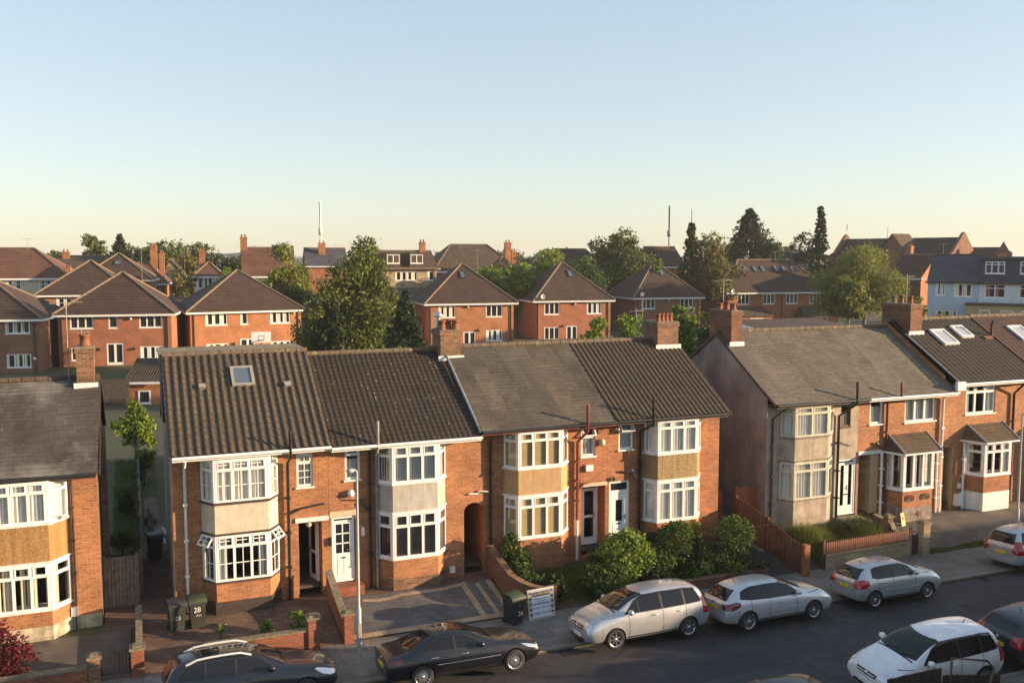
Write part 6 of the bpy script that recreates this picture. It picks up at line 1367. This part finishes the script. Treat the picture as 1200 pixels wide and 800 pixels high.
    from mathutils.bvhtree import BVHTree
    bv = BVHTree.FromBMesh(bm)
    def hit(o_, d_):
        h = bv.ray_cast(Vector(o_), Vector(d_)); return h[0] if h[0] else Vector(o_)
    # floor pan and wheel housings
    f = MB(); f.box(-L/2+.35, -.62, .24, L/2-.35, .62, .5); f.box(-L/2+.6, -.7, .5, L/2-.7, .7, .9); f.build('underbody', 'car_trim', t, uv=False)
    for wx in (K['fx'], K['rx']):
        for s in (1, -1):
            mw = st[3][4] if wx == K['fx'] else st[8][4]
            wheel(t, X(wx), s*(mw-.12), s, r, spokes, .2, alloy)
            a = MB(); ra = r+.06; pts = [(X(wx)+ra*math.cos(q), r+ra*math.sin(q)) for q in [math.pi*k/12-.3 for k in range(15)]]
            a.add([(px, s*.84, pz) for px, pz in pts]+[(px, s*.55, pz) for px, pz in pts], [(k, k+1, 16+k, 15+k) for k in range(14)], 0, True); a.build('wheel_arch', 'car_trim', t, uv=False)
    # mirrors, handles, plates, badge, sills, aerial
    sx = K['side'][0][0][0]+.16; zb = K['side'][0][0][1]
    for s in (1, -1):
        p = hit((X(sx), s*1.5, zb), (0, -s, 0)); m = MB()
        m.lathe((p.x+.02, p.y+s*.13, zb+.06), [(0, -.10), (.07, -.085), (.095, 0), (.07, .085), (0, .10)], 12, 0, 'y'); m.tube([p, (p.x+.02, p.y+s*.08, zb+.03)], .025, 6)
        m.build('wing_mirror', mirror or paint, t, uv=False)
        for hx in (K['seams'][1]-.28, K['seams'][2]-.24 if kind != 'saloon' else 3.35):
            zz = zb-.14; q = hit((X(hx), s*1.5, zz), (0, -s, 0)); h = MB(); h.tube([(q.x-.1, q.y+s*.002, zz), (q.x-.07, q.y+s*.03, zz), (q.x+.07, q.y+s*.03, zz), (q.x+.1, q.y+s*.002, zz)], .016, 6); h.build('door_handle', 'chrome' if kind == 'saloon' else paint, t, uv=False)
        b = MB(); a0, a1 = X(K['fx'])-r-.12, X(K['rx'])+r+.12; q = hit((0, s*1.5, .56), (0, -s, 0)); b.tube([(a0, q.y-s*.005, .60), (a1, q.y-s*.005, .62)], .014, 6); b.build('side_strip', 'chrome' if kind == 'saloon' else paint, t, uv=False)
    zr = .74 if kind != 'saloon' else .62
    q = hit((-L, 0, zr), (1, 0, 0)); MB().box(q.x-.025, -.26, zr-.055, q.x+.05, .26, zr+.055).build('number_plate', 'plate_yellow', t, uv=False)
    q = hit((L, 0, .42), (-1, 0, 0)); MB().box(q.x-.05, -.26, .37, q.x+.02, .26, .48).build('number_plate', 'plate_white', t, uv=False)
    q = hit((-L, 0, zr+.17), (1, 0, 0)); bd = MB(); bd.lathe((q.x-.012, 0, zr+.17), [(0, 0), (.05, .004), (.05, .02)], 14, 0, 'x'); bd.build('badge', 'chrome', t, uv=False)
    q = hit((L, 0, K['hz']-.13), (-1, 0, 0)); g = MB(); g.tube([(q.x+.005, -.33, K['hz']-.125), (q.x+.015, 0, K['hz']-.13), (q.x+.005, .33, K['hz']-.125)], .018, 6); g.lathe((q.x, 0, K['hz']-.13), [(.06, 0), (.06, .03), (0, .035)], 14, 0, 'x'); g.build('badge', 'chrome', t, uv=False)
    q = hit((X(L*.80), 0, 3), (0, 0, -1)); ae = MB(); ae.tube([q, q+Vector((-.12, 0, .16))], [.014, .006], 6); ae.build('aerial', 'car_trim', t, uv=False)
    for s in (1, -1):           # wipers
        z0 = K['wind'][0][1]; w_ = MB(); pp = []
        for k in range(5):
            y_ = s*.1+.42*k/4-(.0 if s > 0 else .32); h = hit((L, y_, z0+.015+.05*k/4), (-1, 0, 0)); pp.append(h+Vector((.012, 0, .006)))
        w_.tube(pp, .009, 5); w_.build('wiper', 'car_trim', t, uv=False)
    if rails:
        for s in (1, -1):
            pts = []
            for k in range(7):
                xx = st[6][0]+.05+(st[9][0]-.25-st[6][0])*k/6; q = hit((X(xx), s*.55, 3), (0, 0, -1)); pts.append(q+Vector((0, 0, .07 if 0 < k < 6 else .0)))
            mm = MB(); mm.tube(pts, .032, 7); mm.build('roof_rail', 'rail_bright', t, uv=False)
    bm.free(); return t

make_car('estate', 'dark navy estate car with silver roof rails beside the low brick garden wall', 'car', 'paint_navy', (2.78, -6.25, .06), 0, R(-4), rails=True, panoramic=True)
make_car('saloon', 'glossy black saloon car with panoramic glass roof parked across the paved driveway', 'car', 'paint_black', (8.82, -6.6, .06), 0, R(-4), panoramic=True, spokes=14, rear_lamp='lamp_dark_red')
make_car('mpv', 'silver people carrier facing left beside the bright green bush', 'car', 'paint_silver', (15.18, -6.35, .06), math.pi, R(4), spokes=7)
make_car('hatch', 'pale silver hatchback with dark tail lights parked right behind the silver people carrier', 'car', 'paint_pale_silver', (20.05, -6.72, .06), 0, R(-4), rear_lamp='lamp_dark_red')
make_car('supermini', 'smaller silver hatchback with red tail lights in front of the picket fence', 'car', 'paint_silver', (25.32, -6.75, .06), 0, R(-4), scale=.98, spokes=8)
make_car('mpv', 'silver beige estate car cut by the right edge across from the dark slate car', 'car', 'paint_silver', (34.05, -6.1, .06), 0, R(-4))
make_car('mpv', 'white people carrier with dark windscreen parked on the near side of the street', 'car', 'paint_white', (21.25, -12.45, .06), math.pi, R(-4), spokes=8)
make_car('estate', 'dark slate blue car cut by the right edge behind the white people carrier', 'car', 'paint_slate', (26.5, -12.35, .06), 0, R(4))
make_car('hatch', 'dark car of which only the roof shows at the bottom edge', 'car', 'paint_black', (14.75, -13.5, .06), math.pi, R(-4))
# ------------------------------------------------------------------ walls, fences, bins, lamps and the rest of the street
m_plain('fence_red', (.125, .048, .028), .8, .35, 5, .3); m_plain('fence_sunlit', (.33, .125, .05), .8, .3, 5, .3); m_plain('fence_brown', (.20, .08, .042), .8, .3, 5, .3); m_plain('fence_grey', (.20, .175, .14), .9, .35, 5, .3); m_plain('fence_dark', (.075, .06, .05), .9, .35, 5); m_plain('fence_black', (.03, .026, .024), .7, .3, 5)  # the orange fence tone has sunlight painted into the timber colour
m_plain('rail_brown', (.09, .05, .04), .5, .2, 5); m_plain('bin_grey', (.035, .036, .031), .55, .2, 4); m_plain('bin_dark', (.018, .026, .032), .5, .2, 4); m_plain('bin_lid_green', (.055, .075, .042), .55, .25, 4)
m_plain('lamp_grey', (.38, .39, .38), .5, .15, 3); m_plain('sign_white', (.70, .72, .76), .6, .08, 4); m_plain('sign_frame', (.52, .50, .45), .7, .15, 4); m_plain('sign_blue', (.10, .15, .36), .6); m_plain('sign_navy', (.03, .04, .14), .6); m_plain('sign_yellow', (.80, .62, .08), .6); m_plain('yellow_plastic', (.75, .48, .04), .5, .1, 4); m_plain('white_bag', (.42, .42, .41), .6, .2, 4, .4); m_plain('tarp_teal', (.06, .25, .25), .5, .2, 5)

def ground_run(y, lift=0): return gz(y)+lift
def brick_run(name, label, pts, h, th=.22, mat='brick_wall', cap='mortar_cap', cat='wall', caph=.06, group=None):
    """wall following a list of ground points, with a coping; heights may vary along it"""
    hs = h if isinstance(h, (list, tuple)) else [h]*len(pts)
    t = thing(name, label, cat, (pts[0][0], pts[0][1], 0), 0, group, world=True); m = MB(); c = MB()
    off = []
    for i, p in enumerate(pts):
        a = Vector(pts[max(0, i-1)]); b = Vector(pts[min(len(pts)-1, i+1)]); d = (b-a).normalized(); off.append(Vector((-d.y, d.x))*th/2)
    for i in range(len(pts)-1):
        for mb, lo, hi, e in ((m, None, 0, 1.0), (c, 0, caph, 1.25)):
            q = []
            for j in (i, i+1):
                p = Vector(pts[j]); zt = gz(p.y)+hs[j]
                for s in (-1, 1): w = p+off[j]*s*e; q.append((w.x, w.y, zt if lo is not None else -.05)); q.append((w.x, w.y, zt+hi))
            mb.add(q, [(0, 1, 5, 4), (2, 6, 7, 3), (1, 3, 7, 5), (0, 2, 3, 1), (4, 5, 7, 6)])
    m.build('wall_face', mat, t); c.build('coping', cap, t); return t
def pillar(name, label, x, y, h, w=.36, mat='brick_wall', cap='mortar_cap', group='brick garden pillars'):
    t = thing(name, label, 'pillar', (x, y, 0), 0, group, world=True); z = gz(y)
    m = MB(); m.box(x-w/2, y-w/2, -.05, x+w/2, y+w/2, z+h); m.build('shaft', mat, t)
    c = MB(); c.box(x-w/2-.05, y-w/2-.05, z+h+.002, x+w/2+.05, y+w/2+.05, z+h+.07); c.box(x-w/2+.04, y-w/2+.04, z+h+.07, x+w/2-.04, y+w/2-.04, z+h+.13); c.build('cap', cap, t); return t

brick_run('garden_wall', 'low brick garden wall with lit top in front of number 28', [(1.75, -3.45), (4.9, -3.45)], .62)
pillar('brick_pillar', 'square brick pillar ending the low wall before the open front door', 5.05, -3.45, 1.0)
brick_run('boundary_wall', 'sloping brick wall between the two front doors and the paved driveway', [(6.13, -.6), (6.15, -1.5), (6.16, -2.4), (6.17, -3.2)], [1.0, .75, .66, .62], .2)
pillar('brick_pillar', 'brick pillar with sunlit orange face beside the left lamp post', 6.18, -3.4, .95, .3)
pillar('brick_pillar', 'brick pillar with pale cap between the first two front gardens', -.12, -3.45, .85)
pillar('brick_pillar', 'small weathered pillar behind the red maple', -1.3, -3.45, .75, .3, 'brick_old')
brick_run('garden_wall', 'low brick garden wall at the left edge beside the red maple', [(-6.4, -3.5), (-1.5, -3.5)], .5)
brick_run('boundary_wall', 'low mossy wall between the first two front gardens', [(-.08, -3.2), (-.05, -.2)], [.42, .5], .16, 'brick_old')
cw = [(12.28, -.15), (12.3, -1.2), (12.36, -2.2), (12.55, -2.75), (12.8, -3.1), (13.1, -3.32), (13.55, -3.42)]
brick_run('curved_garden_wall', 'curved old brick wall between the paved driveway and the grassy garden', cw, [1.05, .9, .8, .8, .8, .8, .85], .2, 'brick_brown', 'brick_old')
brick_run('garden_wall', 'low dark wall in front of the clipped shrubs', [(16.9, -3.45), (22.6, -3.45)], .32, .22, 'brick_brown', 'brick_brown')
brick_run('boundary_wall', 'low brick wall dividing the long grass from the forecourt', [(29.95, -1.2), (30.05, -2.1), (30.1, -2.2), (30.2, -3.3)], [.75, .72, .5, .5], .2, 'brick_brown')
pillar('brick_pillar', 'short brick pillar halfway along the wall beside the long grass', 30.05, -1.9, .95, .28, 'brick_old')
pillar('brick_pillar', 'tall pale brick pillar at the pavement by the dark gate', 30.42, -3.5, 1.3, .36, 'stone_block')

def boards(t, A, B, h0, h1, z_from, mat, name='board', w=.14, gap=.012, th=.03, pointed=False, arch=0):
    A, B = Vector((*A, 0)), Vector((*B, 0)); L = (B-A).length; u = (B-A)/L; n = Vector((u.y, -u.x, 0)); k = int(L/(w+gap)); m = MB(); rg = random.Random(int(L*100))
    for i in range(k):
        a = i*L/k; b = a+L/k-gap; f = (i+.5)/k; h = h0+(h1-h0)*f+arch*math.sin(math.pi*f)+rg.uniform(-.008, .008); p = A+u*a; zb = gz(p.y)+z_from
        if pointed: m.extr([A+u*a+Vector((0, 0, zb)), A+u*b+Vector((0, 0, zb)), A+u*b+Vector((0, 0, zb+h-.07)), A+u*((a+b)/2)+Vector((0, 0, zb+h)), A+u*a+Vector((0, 0, zb+h-.07))], n*th)
        else: m.ob(A, u, n, a, b, -th/2+rg.uniform(0, .006), th/2, zb, zb+h)
    return m.build(name, mat, t)
def fence(label, A, B, h0, h1, mat, step=1.8, name='timber_fence', cat='fence', z_from=.05, post=None, postm=None, pointed=False, arch=0, w=.14, group=None):
    t = thing(name, label, cat, (A[0], A[1], 0), 0, group, world=True); boards(t, A, B, h0, h1, z_from, mat, 'board_panel', w, pointed=pointed, arch=arch)
    a, b = Vector(A), Vector(B); L = (b-a).length; k = max(1, round(L/step)); u = (b-a)/L; n = Vector((u.y, -u.x))
    for i in range(k+1):
        p = a+(b-a)*i/k-n*.06; h = h0+(h1-h0)*i/k; z = gz(p.y); MB().box(p.x-.05, p.y-.05, -.05, p.x+.05, p.y+.05, z+z_from+h+.06).build('post', postm or mat, t)
    for f in (.2, .8):
        q0, q1 = a-n*.035, b-n*.035; MB().tube([(q0.x, q0.y, gz(q0.y)+z_from+h0*f), (q1.x, q1.y, gz(q1.y)+z_from+h1*f)], .03, 4).build('rail', mat, t)
    return t
fence('long red brown timber fence running from the houses down to the pavement', (23.75, .4), (23.95, -3.75), 1.65, 1.15, 'fence_red', 1.9)
MB().box(23.88, -3.98, 0, 24.14, -3.80, 1.35).build('fence_post', 'fence_sunlit', label='timber post coloured sunlit orange at the pavement end of the long brown fence', cat='post')
fence('timber fence panel coloured sunlit orange beside the grey rendered house', (24.0, .62), (24.95, .62), 1.95, 1.95, 'fence_sunlit', .95)
fence('arched timber gate between the ribbed roof house and the grey rendered house', (22.7, 1.6), (23.9, 1.6), 1.55, 1.55, 'fence_sunlit', 1.2, 'timber_gate', 'gate', arch=.22)
# picket fence on its stone wall
sw = brick_run('stone_wall', 'low pale stone wall carrying the picket fence', [(25.25, -3.5), (29.75, -3.38)], .55, .2, 'stone_block', 'stone_block')
pf = thing('picket_fence', 'red brown picket fence on top of the low stone wall', 'fence', (25.25, -3.5, 0), 0, None, world=True); boards(pf, (25.3, -3.52), (29.7, -3.40), .55, .55, .58, 'fence_brown', 'picket_panel', .085, .03, pointed=True)
MB().box(25.3, -3.47, .95, 29.7, -3.43, 1.02).build('rail', 'fence_red', pf); 
for x_ in (25.2, 29.8): MB().box(x_-.05, -3.55+(.1 if x_ > 27 else 0), 0, x_+.05, -3.45+(.1 if x_ > 27 else 0), 1.3).build('post', 'fence_grey' if x_ > 27 else 'fence_red', pf)
fence('dark brown timber gate between the picket fence and the pale brick pillar', (29.9, -3.2), (30.25, -3.4), .75, .75, 'fence_red', .4, 'timber_gate', 'gate')
fence('grey weathered timber gate closing the side alley', (-1.1, 1.3), (-.05, 1.3), 1.75, 1.75, 'fence_grey', 1.05, 'timber_gate', 'gate', w=.1)
fence('tall grey boundary fence running back along the alley', (.12, 2.2), (.2, 24), 1.6, 1.6, 'fence_grey', 2.4)
x, y = G(128, 69); fence('dark garden fence in front of the second far house', (x-2.6, y+.5), (x+1.1, y), 1.9, 1.9, 'fence_dark', 1.8)
# metal gate by the first pillar
t = thing('metal_gate', 'black metal garden gate between two brick pillars at the left', 'gate', (-1.1, -3.45, 0), 0, None, world=True); m = MB()
for a, b in (((-1.1, -3.45, .25), (-1.1, -3.45, .95)), ((-.34, -3.45, .25), (-.34, -3.45, 1.0)), ((-1.1, -3.45, .3), (-.34, -3.45, .3))): m.tube([a, b], .022, 6)
m.tube([(-1.1+.76*k/8, -3.45, .95+.05*math.sin(math.pi*k/8)) for k in range(9)], .022, 6); m.build('gate_frame', 'black_pipe', t); m = MB()
for k in range(1, 8): m.tube([(-1.1+.095*k, -3.45, .3), (-1.1+.095*k, -3.45, .95)], .009, 5)
m.build('bars', 'black_pipe', t)

def text(parent, s, P, u, n, size, mat, name='lettering', shear=0, k=(0, 0, 1)):
    cu = bpy.data.curves.new(name, 'FONT'); cu.body = s; cu.size = size; cu.shear = shear; cu.extrude = .001; cu.align_x = 'CENTER'; cu.align_y = 'CENTER'
    o = bpy.data.objects.new(name, cu); COL.objects.link(o); dg = bpy.context.evaluated_depsgraph_get(); me = bpy.data.meshes.new_from_object(o.evaluated_get(dg)); bpy.data.objects.remove(o)
    u, k, n = Vector(u).normalized(), Vector(k).normalized(), Vector(n).normalized(); Mx = Matrix.Identity(4)
    for i in range(3): Mx[i][0] = u[i]; Mx[i][1] = k[i]; Mx[i][2] = n[i]; Mx[i][3] = P[i]
    me.transform(Mx); me.materials.clear(); me.materials.append(M(mat)); o = bpy.data.objects.new(name, me); COL.objects.link(o); o.parent = parent; return o

def wheelie_bin(label, x, y, rz, body, lid, marks, z=None):
    t = thing('wheelie_bin', label, 'bin', (x, y, gz(y) if z is None else z), rz, 'wheelie bins'); h = 1.0; t.scale = (.86, .86, .95)
    m = MB(); q = lambda s, zz: [(-.29*s, -.34*s-.02, zz), (.29*s, -.34*s-.02, zz), (.29*s, .36*s, zz), (-.29*s, .36*s, zz)]
    vs = q(.80, .06)+q(1.0, h-.12)+q(1.06, h-.11)+q(1.06, h-.03); fs = [(3, 2, 1, 0)]
    for j in range(3): fs += [(j*4+i, j*4+(i+1) % 4, j*4+4+(i+1) % 4, j*4+4+i) for i in range(4)]
    m.add(vs, fs)
    for xx in (-.17, .17): m.extr([(xx-.035, -.283, .1), (xx+.035, -.283, .1), (xx+.035, -.352, h-.16), (xx-.035, -.352, h-.16)], (0, -.012, 0))
    m.build('bin_body', body, t)
    l = MB(); k = 8; rows = []
    for j, (yy, zz) in enumerate(((-.42, h-.03), (-.40, h+.03), (-.2, h+.075), (.1, h+.09), (.36, h+.06), (.42, h-.01))): rows += [(-.33, yy, zz), (-.28, yy, zz+.012), (.28, yy, zz+.012), (.33, yy, zz)]
    l.add(rows, [(j*4+i, j*4+i+1, j*4+5+i, j*4+4+i) for j in range(5) for i in range(3)], 0, True); l.box(-.33, -.42, h-.055, .33, .42, h-.028); l.tube([(-.28, .46, h-.02), (.28, .46, h-.02)], .025, 6); l.build('bin_lid', lid, t)
    for s in (-1, 1): w = MB(); w.lathe((s*.26, .30, .1), [(0, -.03), (.1, -.03), (.1, .03), (0, .03)], 14, 0, 'x'); w.build('wheel', 'car_trim', t)
    nrm = Vector((0, -1, .08)); kk = Vector((0, -.08, 1))
    for s, dx, zz, size in marks: text(t, s, Vector((dx, -.366-.003-(zz-.6)*.075, zz)), (1, 0, 0), nrm, size, 'petal_white', 'lettering', 0, kk)
    return t
wheelie_bin('grey wheelie bin with faded marks, left of the pair by the white downpipe', 1.06, -1.25, R(8), 'bin_grey', 'bin_grey', [('28', .0, .55, .2)])
wheelie_bin('grey wheelie bin with bold white 28, right of the pair by the white downpipe', 1.70, -1.18, R(4), 'bin_grey', 'bin_lid_green', [('28', -.03, .72, .26), ('close', .02, .53, .1)])
wheelie_bin('dark blue bin with green lid and white 26 standing on the pavement', 11.72, -3.92, R(12), 'bin_dark', 'bin_lid_green', [('26', .1, .42, .25), ('----', .05, .74, .1)], .112)
wheelie_bin('dark wheelie bin standing far back in the alley', .62, 6.5, R(10), 'bin_dark', 'bin_dark', [])
# painted trade sign leaning on the wall
t = thing('leaning_sign', 'white tradesman sign in a pale slotted frame leaning against the curved wall', 'sign', (12.80, -3.92, .112), R(6)); tilt = R(9)
k = Vector((0, math.sin(tilt), math.cos(tilt))); n = Vector((0, -math.cos(tilt), math.sin(tilt))); o_ = Vector((0, 0, 0))
m = MB(); m.ob(o_, U, n, -.52, .52, -.04, 0, 0, 1.02, 0, k); m.build('sign_frame', 'sign_frame', t)
for s in (-1, 1):
    for j in range(5): MB().ob(o_, U, n, s*.43-.045, s*.43+.045, .001, .006, .14+.18*j, .21+.18*j, 0, k).build('slot', 'dark_trim', t)
m = MB(); m.ob(o_, U, n, -.36, .36, .001, .008, .06, .93, 0, k); m.build('sign_face', 'sign_white', t)
m = MB(); m.ob(o_, U, n, -.35, .35, .009, .012, .76, .925, 0, k); m.build('header_band', 'sign_navy', t)
P = lambda z: k*z+n*.014
text(t, 'JLA FENCING', P(.842), U, n, .112, 'sign_yellow', k=k)
for z_, s_, sz in ((.69, 'Domestic & Trade', .075), (.60, 'Free Quotes', .075)): text(t, s_, P(z_), U, n, sz, 'sign_blue', shear=.3, k=k)
m = MB(); m.ob(o_, U, n, -.33, .33, .009, .012, .485, .53, 0, k); m.build('rule', 'sign_blue', t)
text(t, '01462 344 734', P(.37), U, n, .115, 'sign_blue', k=k); text(t, '07885 416 304', P(.19), U, n, .115, 'sign_blue', k=k)
# lamp posts
for (x, y, h, lab, s) in ((6.36, -4.15, 5.75, 'pale grey lamp post standing beside the paved driveway', -1), (35.7, -3.6, 5.55, 'grey lamp post on the right in front of the single storey bays', 1)):
    t = thing('lamp_post', lab, 'lamp post', (x, y, .112), 0, 'street lamps'); MB().tube([(0, 0, 0), (0, 0, 1.35), (0, 0, 1.4), (0, 0, h)], [.08, .08, .05, .038], 12).build('post', 'lamp_grey', t)
    MB().tube([(0, 0, h-.02), (s*.06, -.05, h+.05), (s*.18, -.15, h+.08)], .03, 8).build('arm', 'lamp_grey', t)
    m = MB(); m.lathe((s*.26, -.25, h+.08), [(0, .07), (.1, .06), (.14, .0), (.1, -.05), (0, -.06)], 12); m.build('lantern', 'lamp_grey', t); MB().box(-.045, -.105, .45, .045, -.09, .9).build('access_door', 'grey_pipe', t)
# telephone wires across the street
for a, b, sag, lab in (((-4, -7, 2.95), (46, -7, 4.75), .35, 'thin telephone wire slung low across the street'), ((27, -5, .4), (44, -5, 4.4), .1, 'thin wire rising to the right in front of the lamp post'), ((24, -2.5, 4.15), (47, -2.5, 4.3), .3, 'thin dark wire crossing in front of the single storey bays'), ((24, -2.5, 3.75), (47, -2.5, 3.8), .3, 'lower thin dark wire crossing in front of the single storey bays')):
    a, b = Vector(a), Vector(b); MB().tube([a+(b-a)*i/24-Vector((0, 0, sag*4*(i/24)*(1-i/24))) for i in range(25)], .004, 4).build('telephone_wire', 'dark_trim', label=lab, cat='wire')
# yellow warning board, alley clutter, hoop, near fence, aerials
t = thing('warning_board', 'yellow plastic warning board leaning on the grey bay base', 'sign', (31.75, -1.1, gz(-1.1)), R(10)); MB().extr([(-.13, 0, 0), (.13, 0, 0), (.11, .12, .58), (-.11, .12, .58)], (0, .03, 0)).build('panel', 'yellow_plastic', t); MB().extr([(0, .075, .44), (.06, .045, .30), (-.06, .045, .30)], (0, .01, 0)).build('symbol', 'fence_black', t)
rg = random.Random(8)
for i, (x, y, s, lab, mt) in enumerate(((.75, 8.2, .45, 'white rubbish bag slumped beside the alley bin', 'white_bag'), (.9, 9.6, .4, 'second white bag further back in the alley', 'white_bag'), (.55, 11.5, .4, 'dark rubbish bag in the alley', 'fence_black'))):
    m = MB(); m.lathe((x, y, gz(y)), [(s*.6, 0), (s*.72, s*.25), (s*.66, s*.6), (s*.38, s*.9), (s*.12, s*1.05), (s*.2, s*1.2), (0, s*1.15)], 12)
    m.v = [(a+rg.uniform(-.04, .04), b+rg.uniform(-.04, .04), c+rg.uniform(-.02, .02)) for a, b, c in m.v]; m.build('rubbish_bag', mt, label=lab, cat='bag')
m = MB(); 
for j in range(3): m.extr([(.35+j*.06, 8.9, .58), (.47+j*.06, 8.9, .58), (.52+j*.06, 9.3, 1.9-j*.3), (.40+j*.06, 9.3, 1.9-j*.3)], (.0, .03, 0))
m.build('timber_planks', 'fence_grey', label='pale planks leaning in the alley', cat='planks')
x, y = G(305, 94); t = thing('basketball_hoop', 'basketball hoop with white backboard in front of the brick house', 'basketball hoop', (x, y, gz(y)), R(-6)); zb = Z(395, 94)-gz(y)
MB().tube([(0, .6, 0), (0, .6, zb-.5), (0, .1, zb)], .07, 8).build('pole', 'dark_trim', t); MB().box(-.95, 0, zb-.55, .95, .06, zb+.55).build('backboard', 'upvc', t); m = MB(); m.tube([(.23*math.cos(a), -.25+.23*math.sin(a), zb-.3) for a in [6.2832*k/14 for k in range(15)]], .03, 6); m.build('hoop', 'red_paint', t)
m = MB(); m.box(-.3, -.012, zb-.3, .3, -.002, zb-.26); m.box(-.3, -.012, zb+.12, .3, -.002, zb+.16); m.box(-.3, -.012, zb-.3, -.26, -.002, zb+.16); m.box(.26, -.012, zb-.3, .3, -.002, zb+.16); m.build('target_square', 'red_paint', t)
t = thing('board_fence', 'black board fence with a brown metal rail above it at the bottom right', 'fence', (17.9, -14.7, 0), 0, None, world=True)
boards(t, (17.6, -14.75), (19.55, -14.65), 1.62, 1.56, .03, 'fence_black', 'board_panel', .16, .02); boards(t, (19.6, -14.65), (21.6, -14.75), 1.35, 1.05, .03, 'fence_black', 'board_panel', .16, .02)
m = MB(); m.tube([(19.75, -14.75, .1), (19.78, -14.75, 1.95), (20.95, -14.85, 1.72), (21.15, -14.9, 1.5), (20.7, -15.1, 1.0)], .035, 7); m.build('rail', 'rail_brown', t)
def aerial(parent, x, y, z0, z1, w=.9, n=5):
    m = MB(); m.tube([(x, y, z0), (x, y, z1)], .02, 5); m.tube([(x-w/2, y, z1-.15), (x+w/2, y, z1-.1)], .014, 5)
    for k in range(n): xx = x-w/2+w*k/(n-1); m.tube([(xx, y-.22, z1-.13), (xx, y+.22, z1-.13)], .01, 4)
    m.build('aerial', 'grey_pipe', parent)
aerial(h30['root'], -2.05, 3.7, 7.9, 11.0, 1.0); aerial(h30['root'], -1.62, 4.25, 9.0, 9.9, .5); aerial(h22['root'], 20.8, 3.9, 8.7, 10.2, .7)
# litter on the road
MB().box(31.9, -8.6, .004, 32.05, -8.5, .03).build('litter', 'white_bag', label='small white scrap of litter on the dark road', cat='litter')

for (x, y, lab) in ((13.4, -10.4, 'round iron manhole cover in the road near the silver people carrier'), (29.0, -9.6, 'round iron manhole cover in the road near the smaller silver hatchback')):
    m = MB(); m.lathe((x, y, .003), [(.33, 0), (.33, .006), (.29, .006), (.27, .003), (0, .004)], 20); m.build('manhole_cover', 'black_pipe', label=lab, cat='manhole cover')
for (x, lab) in ((12.3, 'iron gully grate at the kerb beside the dark blue bin'), (30.2, 'iron gully grate at the kerb by the smaller silver hatchback')):
    m = MB()
    for k in range(6): m.box(x+k*.075, -6.78, .003, x+k*.075+.045, -6.4, .012)
    m.box(x-.03, -6.81, .003, x+.45, -6.78, .012); m.box(x-.03, -6.4, .003, x+.45, -6.37, .012); m.build('gully_grate', 'black_pipe', label=lab, cat='drain')
m = MB(); m.quad((9.8, -5.6, .117), (10.6, -5.6, .117), (10.6, -5.1, .117), (9.8, -5.1, .117)); m.build('access_cover', 'black_pipe', label='square iron access cover in the pavement in front of the black saloon', cat='access cover')

for k, o in enumerate([q for q in bpy.data.objects if q.name.startswith('detached_house') and q.get('group') in (GR, GB)]):
    if k % 3 != 2: aerial(o, (-1.6, 1.9, .4)[k % 3], 4.6, 9.5, (13.2, 13.9, 12.8)[k % 3]+(.8 if o.get('group') == GB else -.6), 1.1, 6)
aerial(h20['root'], 25.45, 4.0, 9.5, 11.5, .8); aerial(h16['root'], 35.9, 3.4, 9.8, 11.6, .9)
